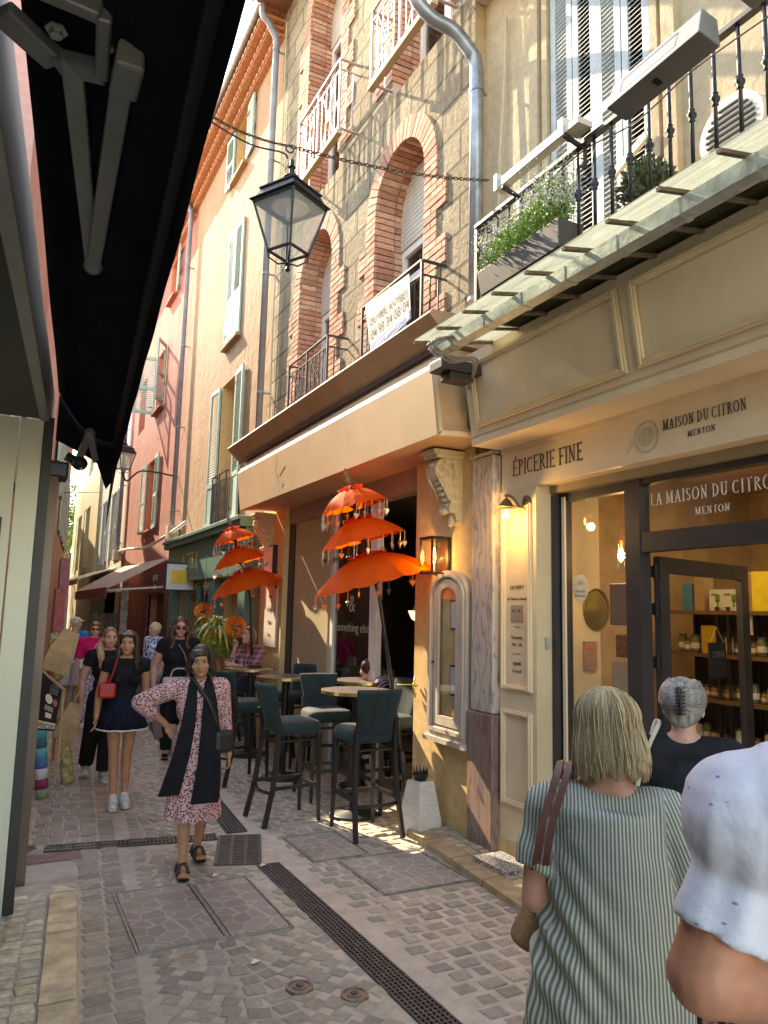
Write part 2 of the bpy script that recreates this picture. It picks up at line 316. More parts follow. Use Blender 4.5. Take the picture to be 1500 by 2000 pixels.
# ---------------------------------------------------------------- ground
def street_ground():
    m = block_mat('far_setts', .13, .10, (.20, .17, .16), (.27, .22, .20), (.30, .27, .24), .8, .012, ('X', 'Y'), 12, .02)
    g = MB(); g.add([(-40, -20, gz(-20)), (60, -20, gz(-20)), (60, 90, gz(90)), (-40, 90, gz(90))], [(0, 1, 2, 3)])
    o = g.build('ground', mat('mortar_bed', (.50, .425, .35), .9, var=.18, vs=9, bump=.5, bs=50), loc=(0, 0, 0)); o['kind'] = 'structure'
    g = MB(); g.add([(-4, 13.5, gz(13.5) + .004), (12, 13.5, gz(13.5) + .004), (12, 80, gz(80) + .004), (-4, 80, gz(80) + .004)], [(0, 1, 2, 3)])
    o = g.build('road', m, loc=(0, 0, 0)); o['kind'] = 'structure'
    rnd = random.Random(3)
    pal = [(.34, .285, .225), (.38, .315, .245), (.32, .28, .23), (.39, .325, .25), (.295, .262, .222), (.36, .30, .235), (.42, .355, .28), (.335, .29, .24)]
    pale = [(.60, .52, .37), (.66, .58, .43), (.55, .49, .38), (.68, .61, .48)]
    cols = []
    mb = MB()
    def sett(c, w, h, ang=0, z=.006, p=pal, inset=.008):
        c = V(c[0], c[1]); zz = gz(c.y); t = z + rnd.uniform(-.003, .003); ca, sa = math.cos(ang), math.sin(ang)
        q = []
        for sx, sy in ((-1, -1), (1, -1), (1, 1), (-1, 1)):
            x = sx * w / 2 + rnd.uniform(-.005, .005); y = sy * h / 2 + rnd.uniform(-.004, .004); q.append((c.x + x * ca - y * sa, c.y + x * sa + y * ca))
        tl = [rnd.uniform(-.002, .002) for _ in range(4)]
        outer = [(x, y, zz - .01) for x, y in q]
        mid = [(c.x + (x - c.x) * .97, c.y + (y - c.y) * .97, zz + t - .004) for x, y in q]
        k = 1 - inset * 2 / min(w, h)
        top = [(c.x + (x - c.x) * k, c.y + (y - c.y) * k, zz + t + tl[i]) for i, (x, y) in enumerate(q)]
        mb.add(outer + mid + top, [(8, 9, 10, 11)] + [(i, (i + 1) % 4, 4 + (i + 1) % 4, 4 + i) for i in range(4)] + [(4 + i, 4 + (i + 1) % 4, 8 + (i + 1) % 4, 8 + i) for i in range(4)])
        b = rnd.choice(p); f = rnd.uniform(.86, 1.14); cols.extend([tuple(x * f for x in b)] * 9)
    def inrect(x, y):
        for (x0, x1, y0, y1) in SLABS:
            if x0 < x < x1 and y0 < y < y1: return True
        if drainx(y) - .13 < x < drainx(y) + .16 and y < 12: return True
        if .38 < x < 1.66 and 5.72 + (x - .4) * -.0 < y < 5.98: return True
        if 1.5 < x < 1.98 and 5.05 < y < 5.86: return True
        return False
    # fans left of the drain
    y = .8
    while y < 14:
        x = L(y) + .34
        while x < drainx(y):
            yy = y + .20 * math.cos((x - .55) * 2 * math.pi / 1.15); sl = -.20 * 2 * math.pi / 1.15 * math.sin((x - .55) * 2 * math.pi / 1.15)
            wd = rnd.uniform(.085, .125)
            if not inrect(x, yy): sett((x + wd / 2, yy), wd - .014, .084, math.atan(sl) * .8)
            x += wd
        y += .105
    y = .8
    while y < 14:   # two soldier columns along the left kerb
        for k in (0, 1):
            sett((L(y) + .075 + k * .13, y + rnd.uniform(-.01, .01)), .115, rnd.uniform(.07, .09), .08)
        y += .098
    y = 5.12
    while y < 14:   # rows left of the kerb line beyond the dark shop
        x = LW_(y) + .03 + rnd.uniform(0, .05)
        while x < L(y):
            wd = rnd.uniform(.09, .13)
            if not inrect(x, y) and not (5.2 < y < 5.75 and x < .5): sett((x + wd / 2, y + rnd.uniform(-.008, .008)), wd - .014, .086, rnd.uniform(-.06, .06))
            x += wd
        y += .1
    y = .8; row = 0
    while y < 14:   # rows right of the drain, wide light joints
        x = drainx(y) + .2 + (row % 2) * .05
        while x < 2.93 if y < 5.2 else x < 3.28:
            wd = rnd.uniform(.09, .14)
            if not inrect(x, y): sett((x + wd / 2, y + rnd.uniform(-.008, .008)), wd - .02, .082, rnd.uniform(-.06, .06))
            x += wd + .016
        y += .112; row += 1
    o = mb.build('street_setts', attr_mat('setts', .8, .4, 70, .16, 26, spec=.35), loc=(0, 0, 0), fixn=False); o['kind'] = 'structure'; o.name = 'road_setts'; facecol(o, cols)
    # pale cobbles and kerb on the left
    mb = MB(); cols = []
    globals()['_x'] = 0
    def s2(*a, **k): sett(*a, **k)
    y = .8
    while y < 5.0:
        for k in range(2 if y < 4.2 else 3):
            sett((L(y) - .218 - .095 * k, y + rnd.uniform(-.01, .01)), rnd.uniform(.08, .098), rnd.uniform(.055, .08), rnd.uniform(-.1, .1), z=.05, p=pale, inset=.014)
        y += .085
    o = mb.build('pavement_cobbles', attr_mat('pale_setts', .8, .5, 60, .25, 26), loc=(0, 0, 0), fixn=False); o['kind'] = 'structure'; facecol(o, cols)
    mb = MB(); cols = []
    y = .8
    for ln in (.55, .7, .62, .9, .75, .6, .38):
        y2 = min(y + ln, 5.05)
        p = [(L(y) - .165, y), (L(y) - .002, y), (L(y2) - .002, y2), (L(y2) - .165, y2)]
        if y2 > 5: p = [p[0], p[1], (L(y2) - .1, y2), p[3]]
        g = .008; mb.add([(a, b + (g if i < 2 else -g), gz(b) - .02) for i, (a, b) in enumerate(p)] + [(a + (.008 if i in (0, 3) else -.01), b + (.014 if i < 2 else -.014), gz(b) + .06) for i, (a, b) in enumerate(p)], [(4, 5, 6, 7), (0, 1, 5, 4), (1, 2, 6, 5), (2, 3, 7, 6), (3, 0, 4, 7)])
        y = y2
    o = mb.build('kerb', mat('limestone_kerb', (.66, .54, .35), .8, var=.36, vs=7, bump=.4, bs=40), loc=(0, 0, 0)); o['kind'] = 'structure'
    # raised strip left, under the cobbles
    mb = MB(); mb.add([(-1.5, -2, .03), (L(-2) - .16, -2, .03), (L(5.05) - .16, 5.05, -.03), (-1.5, 5.05, -.03)], [(0, 1, 2, 3)])
    o = mb.build('pavement_bed', _m['mortar_bed'], loc=(0, 0, 0)); o['kind'] = 'structure'
    # right pavement: kerb stones and fine paving in front of the grocery
    mb = MB(); cols = []
    ys = [.6, 1.4, 2.2, 3.0, 3.55, 4.1, 4.55, 5.0, 5.32]
    kx = lambda y: 2.79 + (y - 3.56) * .105
    for a, b in zip(ys, ys[1:]):
        p = [(kx(a), a + .006), (kx(a) + .16, a + .006), (kx(b) + .16, b - .006), (kx(b), b - .006)]
        mb.add([(x, y, gz(y) - .02) for x, y in p] + [(x + (.012 if i in (0, 3) else 0), y, gz(y) + .055 - (.012 if i in (0, 3) else 0)) for i, (x, y) in enumerate(p)], [(4, 5, 6, 7), (0, 1, 5, 4), (1, 2, 6, 5), (2, 3, 7, 6), (3, 0, 4, 7)])
    o = mb.build('kerb_right', mat('ochre_kerb', (.42, .31, .18), .75, var=.3, vs=6, bump=.4, bs=30), loc=(0, 0, 0)); o['kind'] = 'structure'
    mb = MB(); mb.add([(kx(.6) + .15, .6, .03), (3.6, .6, .03), (3.6, 5.35, gz(5.35) + .045), (kx(5.35) + .15, 5.35, gz(5.35) + .045)], [(0, 1, 2, 3)])
    o = mb.build('pavement_right', _m['mortar_bed'], loc=(0, 0, 0)); o['kind'] = 'structure'
    mb = MB(); cols = []
    y = .7
    while y < 5.3:
        x = kx(y) + .20
        while x < 3.27:
            sett((x, y), .085, .07, rnd.uniform(-.1, .1), z=.058, p=[(.40, .32, .22), (.34, .28, .21), (.45, .38, .27)]); x += .1
        y += .088
    o = mb.build('pavement_setts', _m['pale_setts'], loc=(0, 0, 0), fixn=False); o['kind'] = 'structure'; facecol(o, cols)
L = lambda y: .12 + .088 * y
LW_ = lambda y: -.26 + .088 * y
def drainx(y): return 1.765 if y < 5.6 else 1.765 + (y - 5.6) * .075
SLABS = [(.74, 1.20, 4.02, 4.92), (1.20, 1.56, 4.0, 4.88), (2.06, 2.50, 4.97, 5.62), (2.22, 2.86, 4.22, 4.94)]
street_ground()
# inset covers paved with crazy stone
CRAZY = bpy.data.materials.new('crazy_paving'); n_, b_, N_, L_ = nodes(CRAZY)
tc = N_('ShaderNodeTexCoord'); vo = N_('ShaderNodeTexVoronoi'); vo.feature = 'DISTANCE_TO_EDGE'; vo.inputs['Scale'].default_value = 9; L_(tc.outputs['Object'], vo.inputs[0])
cr = N_('ShaderNodeValToRGB'); cr.color_ramp.elements[0].position = .02; cr.color_ramp.elements[1].position = .06; cr.color_ramp.elements[0].color = (.44, .38, .32, 1); cr.color_ramp.elements[1].color = (.31, .26, .22, 1); L_(vo.outputs[0], cr.inputs[0]); 
vc = N_('ShaderNodeTexVoronoi'); vc.inputs['Scale'].default_value = 9; L_(tc.outputs['Object'], vc.inputs[0]); mx = N_('ShaderNodeMix'); mx.data_type = 'RGBA'; mx.blend_type = 'SOFT_LIGHT'; mx.inputs[0].default_value = .25; hs_ = N_('ShaderNodeHueSaturation'); hs_.inputs['Saturation'].default_value = .1; L_(vc.outputs['Color'], hs_.inputs['Color']); L_(cr.outputs[0], mx.inputs[6]); L_(hs_.outputs[0], mx.inputs[7]); L_(mx.outputs[2], b_.inputs['Base Color'])
bp = N_('ShaderNodeBump'); bp.inputs['Distance'].default_value = .01; L_(cr.outputs[0], bp.inputs['Height']); bp.invert = True; L_(bp.outputs[0], b_.inputs['Normal']); b_.inputs['Roughness'].default_value = .8
LBL = ['square stone paved cover in the street, left of two beside the kerb side border', 'stone paved cover right of another, nearest the long drain', 'small paved cover by the legs of the bar stools', 'large paved cover right of the drain, near the pavement kerb']
for i, (x0, x1, y0, y1) in enumerate(SLABS):
    t = thing('paved_cover', (x0, y0, gz(y0)), LBL[i], 'manhole cover', 'stone paved covers in the street')
    mb = MB(); mb.box(x0 + .02, x1 - .02, y0 + .02, y1 - .02, -.05, .012, Matrix.Shear('XY', 4, (0, 0)) if 0 else None)
    for j, v in enumerate(mb.v): v.z += gz(v.y)
    mb.build('slab', CRAZY, t)
    mb = MB()
    for a in ((x0, x1, y0, y0 + .012), (x0, x1, y1 - .012, y1), (x0, x0 + .012, y0 + .012, y1 - .012), (x1 - .012, x1, y0 + .012, y1 - .012)): mb.box(*a, -.05, .014)
    for v in mb.v: v.z += gz(v.y)
    mb.build('rim', mat('worn_rim', (.30, .27, .245), .6, .3, var=.3, vs=20), t)
# drains
CAST = mat('cast_iron_grate', (.10, .09, .085), .55, .5, var=.25, vs=20, bump=.2)
PIT = mat('drain_pit', (.012, .011, .01), .9)
def grate(name, x0, y0, dx, dy, ln, wd, label, cat, nl, nw, g, bar=.012):
    """slotted grate: from (x0,y0) along unit (dx,dy) ln long, wd wide"""
    t = thing(name, (x0, y0, gz(y0)), label, cat); M = Matrix(((dx, -dy, 0, x0), (dy, dx, 0, y0), (0, 0, 1, 0), (0, 0, 0, 1)))
    p = MB(); p.box(0, ln, -wd / 2, wd / 2, -.03, .0015, M)
    for v in p.v: v.z += gz(v.y)
    p.build('pit', PIT, t)
    b = MB()
    for k in range(nl + 1): u = ln * k / nl; b.box(u - bar / 2, u + bar / 2, -wd / 2, wd / 2, .004, .0115, M)
    for k in range(nw + 1): u = -wd / 2 + wd * k / nw; b.box(0, ln, u - bar / 2, u + bar / 2, .005, .013, M)
    for v in b.v: v.z += gz(v.y)
    b.build('grating', CAST, t)
    return t
grate('drain_channel', 1.765, 1.2, 0, 1, 3.86, .145, 'long narrow slotted drain grate running down the middle of the street towards the foreground', 'drain', 128, 6, 0, .010)
grate('drain_channel', 1.79, 5.9, .0748, .9972, 6.5, .16, 'far stretch of slotted drain grate beyond the square gully, behind the woman in the dress', 'drain', 160, 6, 0, .009)
grate('cross_drain', .43, 6.03, .985, -.155, 1.2, .14, 'short cast iron drain grate crossing the street at the woman in the dress', 'drain', 42, 2, 0, .014)
grate('gully_grate', 1.58, 5.15, .3, .954, .68, .30, 'square cast iron gully grate where the two drains meet', 'drain', 16, 3, 0, .022)
for (x, y), l in (((1.345, 3.359), 'small round brass coloured valve cover in the setts, left of two'), ((1.54, 3.19), 'small round valve cover with square middle, nearest the long drain')):
    t = thing('valve_cover', (x, y, gz(y)), l, 'valve cover', 'small valve covers in the foreground')
    m_ = MB(); m_.lathe([(.001, .016), (.03, .016), (.032, .012), (.048, .012), (.05, .017), (.062, .016), (.064, 0)], 24, Matrix.Translation((x, y, gz(y))), cap=False); m_.build('lid', mat('worn_bronze', (.22, .18, .15), .5, .6, var=.3, vs=30), t, smooth=False)
    m_ = MB(); m_.box(x - .012, x + .012, y - .012, y + .012, gz(y) + .010, gz(y) + .024); m_.build('key_square', CAST, t)
m_ = MB(); m_.box(3.09, 3.24, 3.95, 4.3, .0, .0); 
t = MB(); t.box(3.0, 3.24, 4.05, 4.42, -.02, .022); o = t.build('inspection_plate', mat('chequer_plate', (.45, .45, .46), .4, .7, var=.6, vs=90, mix=(.48, .52)), fixn=True); tag(o, 'speckled metal inspection plate on the pavement at the grocery doorstep', 'plate')
# scraps of paper
for (x, y) in ((1.70, 5.02), (1.36, 4.95), (1.22, 3.66)):
    m_ = MB(); z = gz(y) + .014; m_.add([(x, y, z), (x + .04, y + .01, z + .004), (x + .035, y + .035, z + .002), (x - .004, y + .025, z)], [(0, 1, 2, 3)]); m_.add([(x, y, z + .001), (x + .01, y + .03, z + .012), (x + .03, y + .03, z + .003)], [(0, 1, 2)])
    o = m_.build('paper_scrap', WHITEL); tag(o, {1.70: 'white paper scrap by the corner of the square gully grate', 1.36: 'tiny white paper scrap just in front of the walking woman', 1.22: 'tiny paper scrap on the setts below the paved covers'}[x], 'litter')

def cloth_mat(m, n_, bb, N_, L_, c, tr=.35):
    bb.inputs['Base Color'].default_value = (*c, 1); bb.inputs['Roughness'].default_value = .7; bb.inputs['Specular IOR Level'].default_value = .2
    t_ = N_('ShaderNodeBsdfTranslucent'); t_.inputs[0].default_value = (*c, 1); ms = N_('ShaderNodeMixShader'); ms.inputs[0].default_value = tr; out = n_.nodes['Material Output']
    L_(bb.outputs[0], ms.inputs[1]); L_(t_.outputs[0], ms.inputs[2]); L_(ms.outputs[0], out.inputs[0])
    nz = N_('ShaderNodeTexNoise'); nz.inputs['Scale'].default_value = 14; tc = N_('ShaderNodeTexCoord'); L_(tc.outputs['Object'], nz.inputs[0]); bp = N_('ShaderNodeBump'); bp.inputs['Strength'].default_value = .3; bp.inputs['Distance'].default_value = .02; L_(nz.outputs[0], bp.inputs['Height']); L_(bp.outputs[0], bb.inputs['Normal'])
# ---------------------------------------------------------------- building details
rb = random.Random(11)
BCOL = [(.46, .22, .14), (.52, .29, .20), (.42, .20, .13), (.52, .32, .23), (.50, .26, .17), (.46, .26, .19), (.50, .30, .21)]
def shutter(parent, hy, z0, z1, wd, side, ang, m, X=3.27, solid=0, name='shutter', label=None, pitch=.05):
    """louvred leaf hinged at (X, hy); closed it runs to side (+1: +Y); ang opens it outwards"""
    a = math.radians(ang); d = V(-math.sin(a), side * math.cos(a), 0); nrm = V(-d.y, d.x, 0)
    M = Matrix(((d.x, nrm.x, 0, X), (d.y, nrm.y, 0, hy), (0, 0, 1, 0), (0, 0, 0, 1)))
    b = MB(); t = .018; s = .055
    b.box(0, s, -t, t, z0, z1, M); b.box(wd - s, wd, -t, t, z0, z1, M); zm = z0 + (z1 - z0) * (solid or .45)
    for za, zb in ((z0, z0 + .09), (z1 - .08, z1), (zm - .04, zm + .04)): b.box(s, wd - s, -t, t, za, zb, M)
    lo = zm + .04 if solid else z0 + .09
    if solid: b.box(s, wd - s, -t * .5, t * .5, z0 + .09, zm - .04, M)
    for (za, zb) in ([(zm + .04, z1 - .08)] if solid else [(z0 + .09, zm - .04), (zm + .04, z1 - .08)]):
        n = int((zb - za) / pitch)
        for k in range(n):
            z = za + (k + .5) * (zb - za) / n
            b.add([(s, -t * .9, z + .015), (wd - s, -t * .9, z + .015), (wd - s, t * .9, z - .015), (s, t * .9, z - .015),
                   (s, -t * .9, z + .021), (wd - s, -t * .9, z + .021), (wd - s, t * .9, z - .009), (s, t * .9, z - .009)],
                  [(0, 3, 2, 1), (4, 5, 6, 7), (0, 1, 5, 4), (1, 2, 6, 5), (2, 3, 7, 6), (3, 0, 4, 7)], M)
    o = b.build(name, m, parent)
    for z in (z0 + .2, z1 - .2): h = MB(); h.box(0, .14, -t - .006, -t, z - .012, z + .012, M); h.build('hinge', IRON, o)
    if label: o['label'] = label
    return o
def sash(parent, X, ya, yb, za, zb, fr=WHITEFR, glass=GLASSD, bars=1, name='window'):
    b = MB(); w = .06
    b.box(X, X + .05, ya, ya + w, za, zb); b.box(X, X + .05, yb - w, yb, za, zb); b.box(X, X + .05, ya + w, yb - w, za, za + w); b.box(X, X + .05, ya + w, yb - w, zb - w, zb)
    ym = (ya + yb) / 2; b.box(X - .01, X + .05, ym - .05, ym + .05, za + w, zb - w)
    for k in range(bars): z = za + (zb - za) * (k + 1) / (bars + 1); b.box(X + .005, X + .045, ya + w, ym - .05, z - .02, z + .02); b.box(X + .005, X + .045, ym + .05, yb - w, z - .02, z + .02)
    o = b.build(name, fr, parent)
    g = MB(); g.add([(X + .025, ya, za), (X + .025, yb, za), (X + .025, yb, zb), (X + .025, ya, zb)], [(0, 1, 2, 3)]); g.build('pane', glass, o)
    c = MB(); c.add([(X + .3, ya - .1, za - .1), (X + .3, yb + .1, za - .1), (X + .3, yb + .1, zb + .1), (X + .3, ya - .1, zb + .1)], [(0, 1, 2, 3)]); c.build('dark_room_sheet', DARKIN, o)  # near-black sheet behind the pane paints the unlit room
    return o
def building(name, y0, label):
    return thing(name, (3.3, y0, 0), label, 'building')
def brick_arch(parent, X, ya, yb, zb_, crown, depth=.36, quoins=True, ring=.21):
    """brick jambs, toothed quoins and radiating arch bricks"""
    c = (ya + yb) / 2; h = (yb - ya) / 2; sp = crown - h; C_ = .071; br = MB(); cols = []
    def add(pts):
        br.add(pts, [(0, 3, 2, 1), (4, 5, 6, 7), (0, 1, 5, 4), (1, 2, 6, 5), (2, 3, 7, 6), (3, 0, 4, 7)])
        b = rb.choice(BCOL); f = rb.uniform(.8, 1.2); cols.extend([tuple(x * f for x in b)] * 6)
    def course(p0, p1, n0, n1, out, k):
        """p on the opening edge (y,z), n outward normals; reveal bricks + face brick"""
        g = .007; t = (p1[0] - p0[0], p1[1] - p0[1]); ln = math.hypot(*t); t = (t[0] / ln, t[1] / ln)
        a = (p0[0] + t[0] * g, p0[1] + t[1] * g); b = (p1[0] - t[0] * g, p1[1] - t[1] * g)
        def q(p, n, r): return (p[0] + n[0] * r, p[1] + n[1] * r)
        # reveal bricks
        cuts = [X + .005, X + .12 + (k % 2) * .10, X + depth] if k % 2 else [X + .005, X + .22, X + depth]
        for xa, xb in zip(cuts, cuts[1:]):
            j = rb.uniform(-.004, .004)
            A = [q(a, n0, -.022 + j), q(b, n1, -.022 + j), q(b, n1, .0), q(a, n0, .0)]
            add([(xa + .004, *A[0]), (xa + .004, *A[1]), (xa + .004, *A[2]), (xa + .004, *A[3]), (xb - .004, *A[0]), (xb - .004, *A[1]), (xb - .004, *A[2]), (xb - .004, *A[3])])
        # face bricks
        segs = out
        for (r0, r1) in segs:
            xf = X - .022 + rb.uniform(-.003, .003)
            A = [q(a, n0, r0 + .005 - (.022 if r0 == 0 else 0)), q(b, n1, r0 + .005 - (.022 if r0 == 0 else 0)), q(b, n1, r1 - .004), q(a, n0, r1 - .004)]
            add([(xf, *A[0]), (xf, *A[1]), (xf, *A[2]), (xf, *A[3]), (X + .01, *A[0]), (X + .01, *A[1]), (X + .01, *A[2]), (X + .01, *A[3])])
    n = int((sp - zb_) / C_)
    for s, ye in ((1, yb), (-1, ya)):
        for k in range(n):
            z = sp - (k + 1) * C_; blk = (k // 4) % 2
            out = ([(0, .215)], [(0, .11), (.11, .215)])[k % 2] if not blk else ([(0, .215), (.215, .38)], [(0, .11), (.11, .32), (.32, .38)])[k % 2]
            course((ye, z), (ye, z + C_), (s, 0), (s, 0), out, k)
    m = int(math.pi * h / C_)
    for k in range(m):
        a0 = math.pi * k / m; a1 = math.pi * (k + 1) / m
        p = lambda a: (c + h * math.cos(a), sp + h * math.sin(a)); nn = lambda a: (math.cos(a), math.sin(a))
        course(p(a0), p(a1), nn(a0), nn(a1), [(0, ring)], k)
    o = br.build('brick_surround', BRICK, parent); facecol(o, cols)
    # mortar bed behind the face bricks
    mo = MB(); N = 24
    for k in range(N):
        a0 = math.pi * k / N; a1 = math.pi * (k + 1) / N
        mo.add([(X - .008, c + r * math.cos(a), sp + r * math.sin(a)) for a, r in ((a0, h), (a1, h), (a1, h + ring), (a0, h + ring))], [(0, 1, 2, 3)])
    for s, ye in ((1, yb), (-1, ya)): mo.add([(X - .008, ye, zb_), (X - .008, ye + s * .21, zb_), (X - .008, ye + s * .21, sp), (X - .008, ye, sp)], [(0, 1, 2, 3)])
    mo.build('mortar', mat('lime_mortar', (.55, .46, .36), .9, var=.15), o)
    return o
def railing_x(parent, X, ya, yb, z0, z1, m, wall_x=3.3, style='cross', name='railing'):
    b = MB(); r = .011
    for (p, q) in (((X, ya), (X, yb)), ((X, ya), (wall_x, ya)), ((X, yb), (wall_x, yb))):
        for z in (z0, z1): b.bar((p[0], p[1], z), (q[0], q[1], z), .028, .018)
        b.bar((p[0], p[1], z1 - .13), (q[0], q[1], z1 - .13), .014)
    for y in (ya, (ya + yb) / 2, yb): b.bar((X, y, z0 - .04), (X, y, z1), .024)
    if style == 'cross':
        for u, v in ((ya, (ya + yb) / 2), ((ya + yb) / 2, yb)):
            g = (v - u) / 5
            for k in (1, 2, 3, 4): b.bar((X, u + g * k, z0), (X, u + g * k, z1 - .13), .012)
            b.bar((X - .004, u + g, z0), (X - .004, v - g, z1 - .13), .010); b.bar((X + .004, v - g, z0), (X + .004, u + g, z1 - .13), .010)
    for y in (ya, yb):
        for k in (1, 2): x = X + (wall_x - X) * k / 3; b.bar((x, y, z0), (x, y, z1 - .13), .012)
    return b.build(name, m, parent)
def eave(parent, X, y0, y1, z, out=.5, gutter=True):
    """genoise: rows of tile ends under the eaves, roof edge, half-round gutter"""
    b = MB()
    for r in range(3):
        xo = X - .12 - r * .13; zz = z - .42 + r * .13; n = int((y1 - y0) / .17)
        for k in range(n):
            y = y0 + (k + .5 + (r % 2) * .4) * (y1 - y0) / n
            if y > y1 - .05: continue
            pts = [(y + .075 * math.cos(math.pi * q / 6), zz + .07 * math.sin(math.pi * q / 6)) for q in range(7)]
            b.prism(pts, xo, X + .02, 'X')
        b.box(xo + .02, X + .02, y0, y1, zz - .028, zz - .003)
    b.box(X - out, X + 1.2, y0, y1, z - .03, z + .0)
    b.build('tile_eaves', ROOFT, parent)
    rf = MB(); rf.add([(X - out, y0, z), (X - out, y1, z), (X + 4, y1, z + 1.3), (X + 4, y0, z + 1.3)], [(0, 1, 2, 3)]); rf.build('roof', ROOFT, parent)
    if gutter:
        g = MB(); pts = [(X - out - .07 + .075 * math.cos(math.pi + math.pi * q / 8), z + .01 + .075 * math.sin(math.pi + math.pi * q / 8)) for q in range(9)]
        pts2 = [(x + (.004 if i < 4 else -.004 if i > 4 else 0), zz + .005) for i, (x, zz) in enumerate(pts)][::-1]
        g.prism([(p[0], p[1]) for p in pts + pts2], y0, y1, 'Y')
        for k in range(int((y1 - y0) / .9)): y = y0 + .4 + k * .9; g.prism([(X - out - .07 + .079 * math.cos(math.pi + math.pi * q / 8), z + .01 + .079 * math.sin(math.pi + math.pi * q / 8)) for q in range(9)], y, y + .03, 'Y')
        g.build('gutter', ZINC, parent, smooth=False)
def downpipe(y, z0, z1, label, X=3.16, r=.05, m=GREYPIPE, top=None, shoe=False):
    t = thing('drainpipe', (X, y, z0), label, 'drainpipe')
    pts = [(X, y, z0), (X, y, z1)]
    if top: pts += [V(p) for p in top]
    b = MB(); b.tube(pts, r, 14); b.build('pipe', m, t, smooth=True)
    z = z0 + .6
    while z < z1 - .1: c = MB(); c.tube([(X, y, z), (X, y, z + .035)], r * 1.13, 14); c.bar((X, y, z + .018), (3.32, y, z + .018), .02); c.build('bracket', m, t); z += 1.85
    return t
def soft(pts, n=6):
    """round a polyline (Catmull-Rom)"""
    P = [V(p) for p in pts]; P = [P[0]] + P + [P[-1]]; out = []
    for i in range(1, len(P) - 2):
        for k in range(n):
            t = k / n; a, b, c, d = P[i - 1], P[i], P[i + 1], P[i + 2]
            out.append(.5 * ((2 * b) + (c - a) * t + (2 * a - 5 * b + 4 * c - d) * t * t + (3 * b - a - 3 * c + d) * t ** 3))
    return out + [P[-2]]

# ---- ochre building Y 10.3 .. 16.2
B = building('ochre_house', 13.2, 'peeling ochre plastered house with pale green shutters between the brick-arched building and the red house')
ops = [(12.05, 12.95, 6.35, 8.5, False), (12.05, 13.05, 3.05, 5.65, False), (12.15, 12.95, 9.6, 10.65, False), (10.75, 12.2, -.2, 2.05, False), (12.7, 15.6, .3, 2.05, False)]
mb = MB(); rv = []; wall(mb, 3.3, 10.3, 16.2, -.4, 11.1, ops, rv, .35); backblock(mb, 3.3, 10.3, 16.2, -.4, 11.1)
mb.build('wall', OCHRE, B, fixn=False); buildrev(rv, 'window_reveal', plaster('reveal_ochre', (.60, .40, .18), (.66, .45, .22), streak=.1), B)
shutter(B, 12.03, 6.36, 8.5, .46, 1, 1, SHUT_GREEN, solid=.38); shutter(B, 12.97, 6.36, 8.5, .46, -1, 1, SHUT_GREEN, solid=.38)
shutter(B, 12.03, 3.08, 5.65, .5, 1, 177, SHUT_GREEN, solid=.3); shutter(B, 13.07, 3.08, 5.65, .5, -1, 176, SHUT_GREEN, solid=.3)
shutter(B, 12.13, 9.61, 10.65, .42, 1, 177, SHUT_GREEN, solid=0); shutter(B, 12.97, 9.61, 10.65, .42, -1, 176, SHUT_GREEN, solid=0)
sash(B, 3.6, 12.05, 13.05, 3.05, 5.65); sash(B, 3.6, 12.15, 12.95, 9.6, 10.65)
for (ya, yb, z) in ((11.98, 13.02, 6.35), (11.98, 13.12, 3.05), (12.1, 13.0, 9.6)): s_ = MB(); s_.box(3.2, 3.4, ya, yb, z - .06, z); s_.build('sill', OCHRE, B)
railing_x(B, 3.2, 12.1, 13.0, 3.08, 3.95, IRON, name='window_guard')
eave(B, 3.3, 10.3, 16.2, 11.13, .33)
# green shopfront
G = thing('green_shopfront', (3.2, 13, 0), 'dark green wooden shopfront with gold letters below the ochre house', 'shopfront')
GRN = mat('green_paint', (.085, .20, .17), .45, var=.15)
b = MB(); b.box(3.12, 3.32, 10.55, 16.15, 2.15, 2.85); b.box(3.02, 3.32, 10.5, 16.2, 2.85, 2.95); b.box(2.98, 3.32, 10.5, 16.2, 2.95, 3.0)
for y in (10.55, 12.35, 15.7): b.box(3.15, 3.32, y, y + .35, -.25, 2.15)
b.box(3.15, 3.32, 12.7, 15.7, -.25, .45); b.build('joinery', GRN, G)
for y in (12.9, 13.8, 14.75): mb = MB(); mb.box(3.22, 3.28, y - .03, y + .03, .45, 2.1); mb.build('glazing_bar', GRN, G)
g = MB(); g.add([(3.27, 12.7, .45), (3.27, 15.7, .45), (3.27, 15.7, 2.1), (3.27, 12.7, 2.1)], [(0, 1, 2, 3)]); g.build('glass', GLASS, G)
g = MB(); g.box(3.9, 4.0, 10.6, 16, -.2, 2.2); g.box(3.4, 3.8, 12.9, 15.5, .35, .5); g.build('backdrop', mat('shop_back', (.30, .25, .16), .8, var=.5, vs=3), G)
text('ACTE I', (3.10, 14.1, 2.5), .46, GOLD, G, sx=.95)
l = MB(); l.box(3.0, 3.12, 10.6, 16.1, 3.0, 3.02); l.build('ledge', WHITEFR, G)
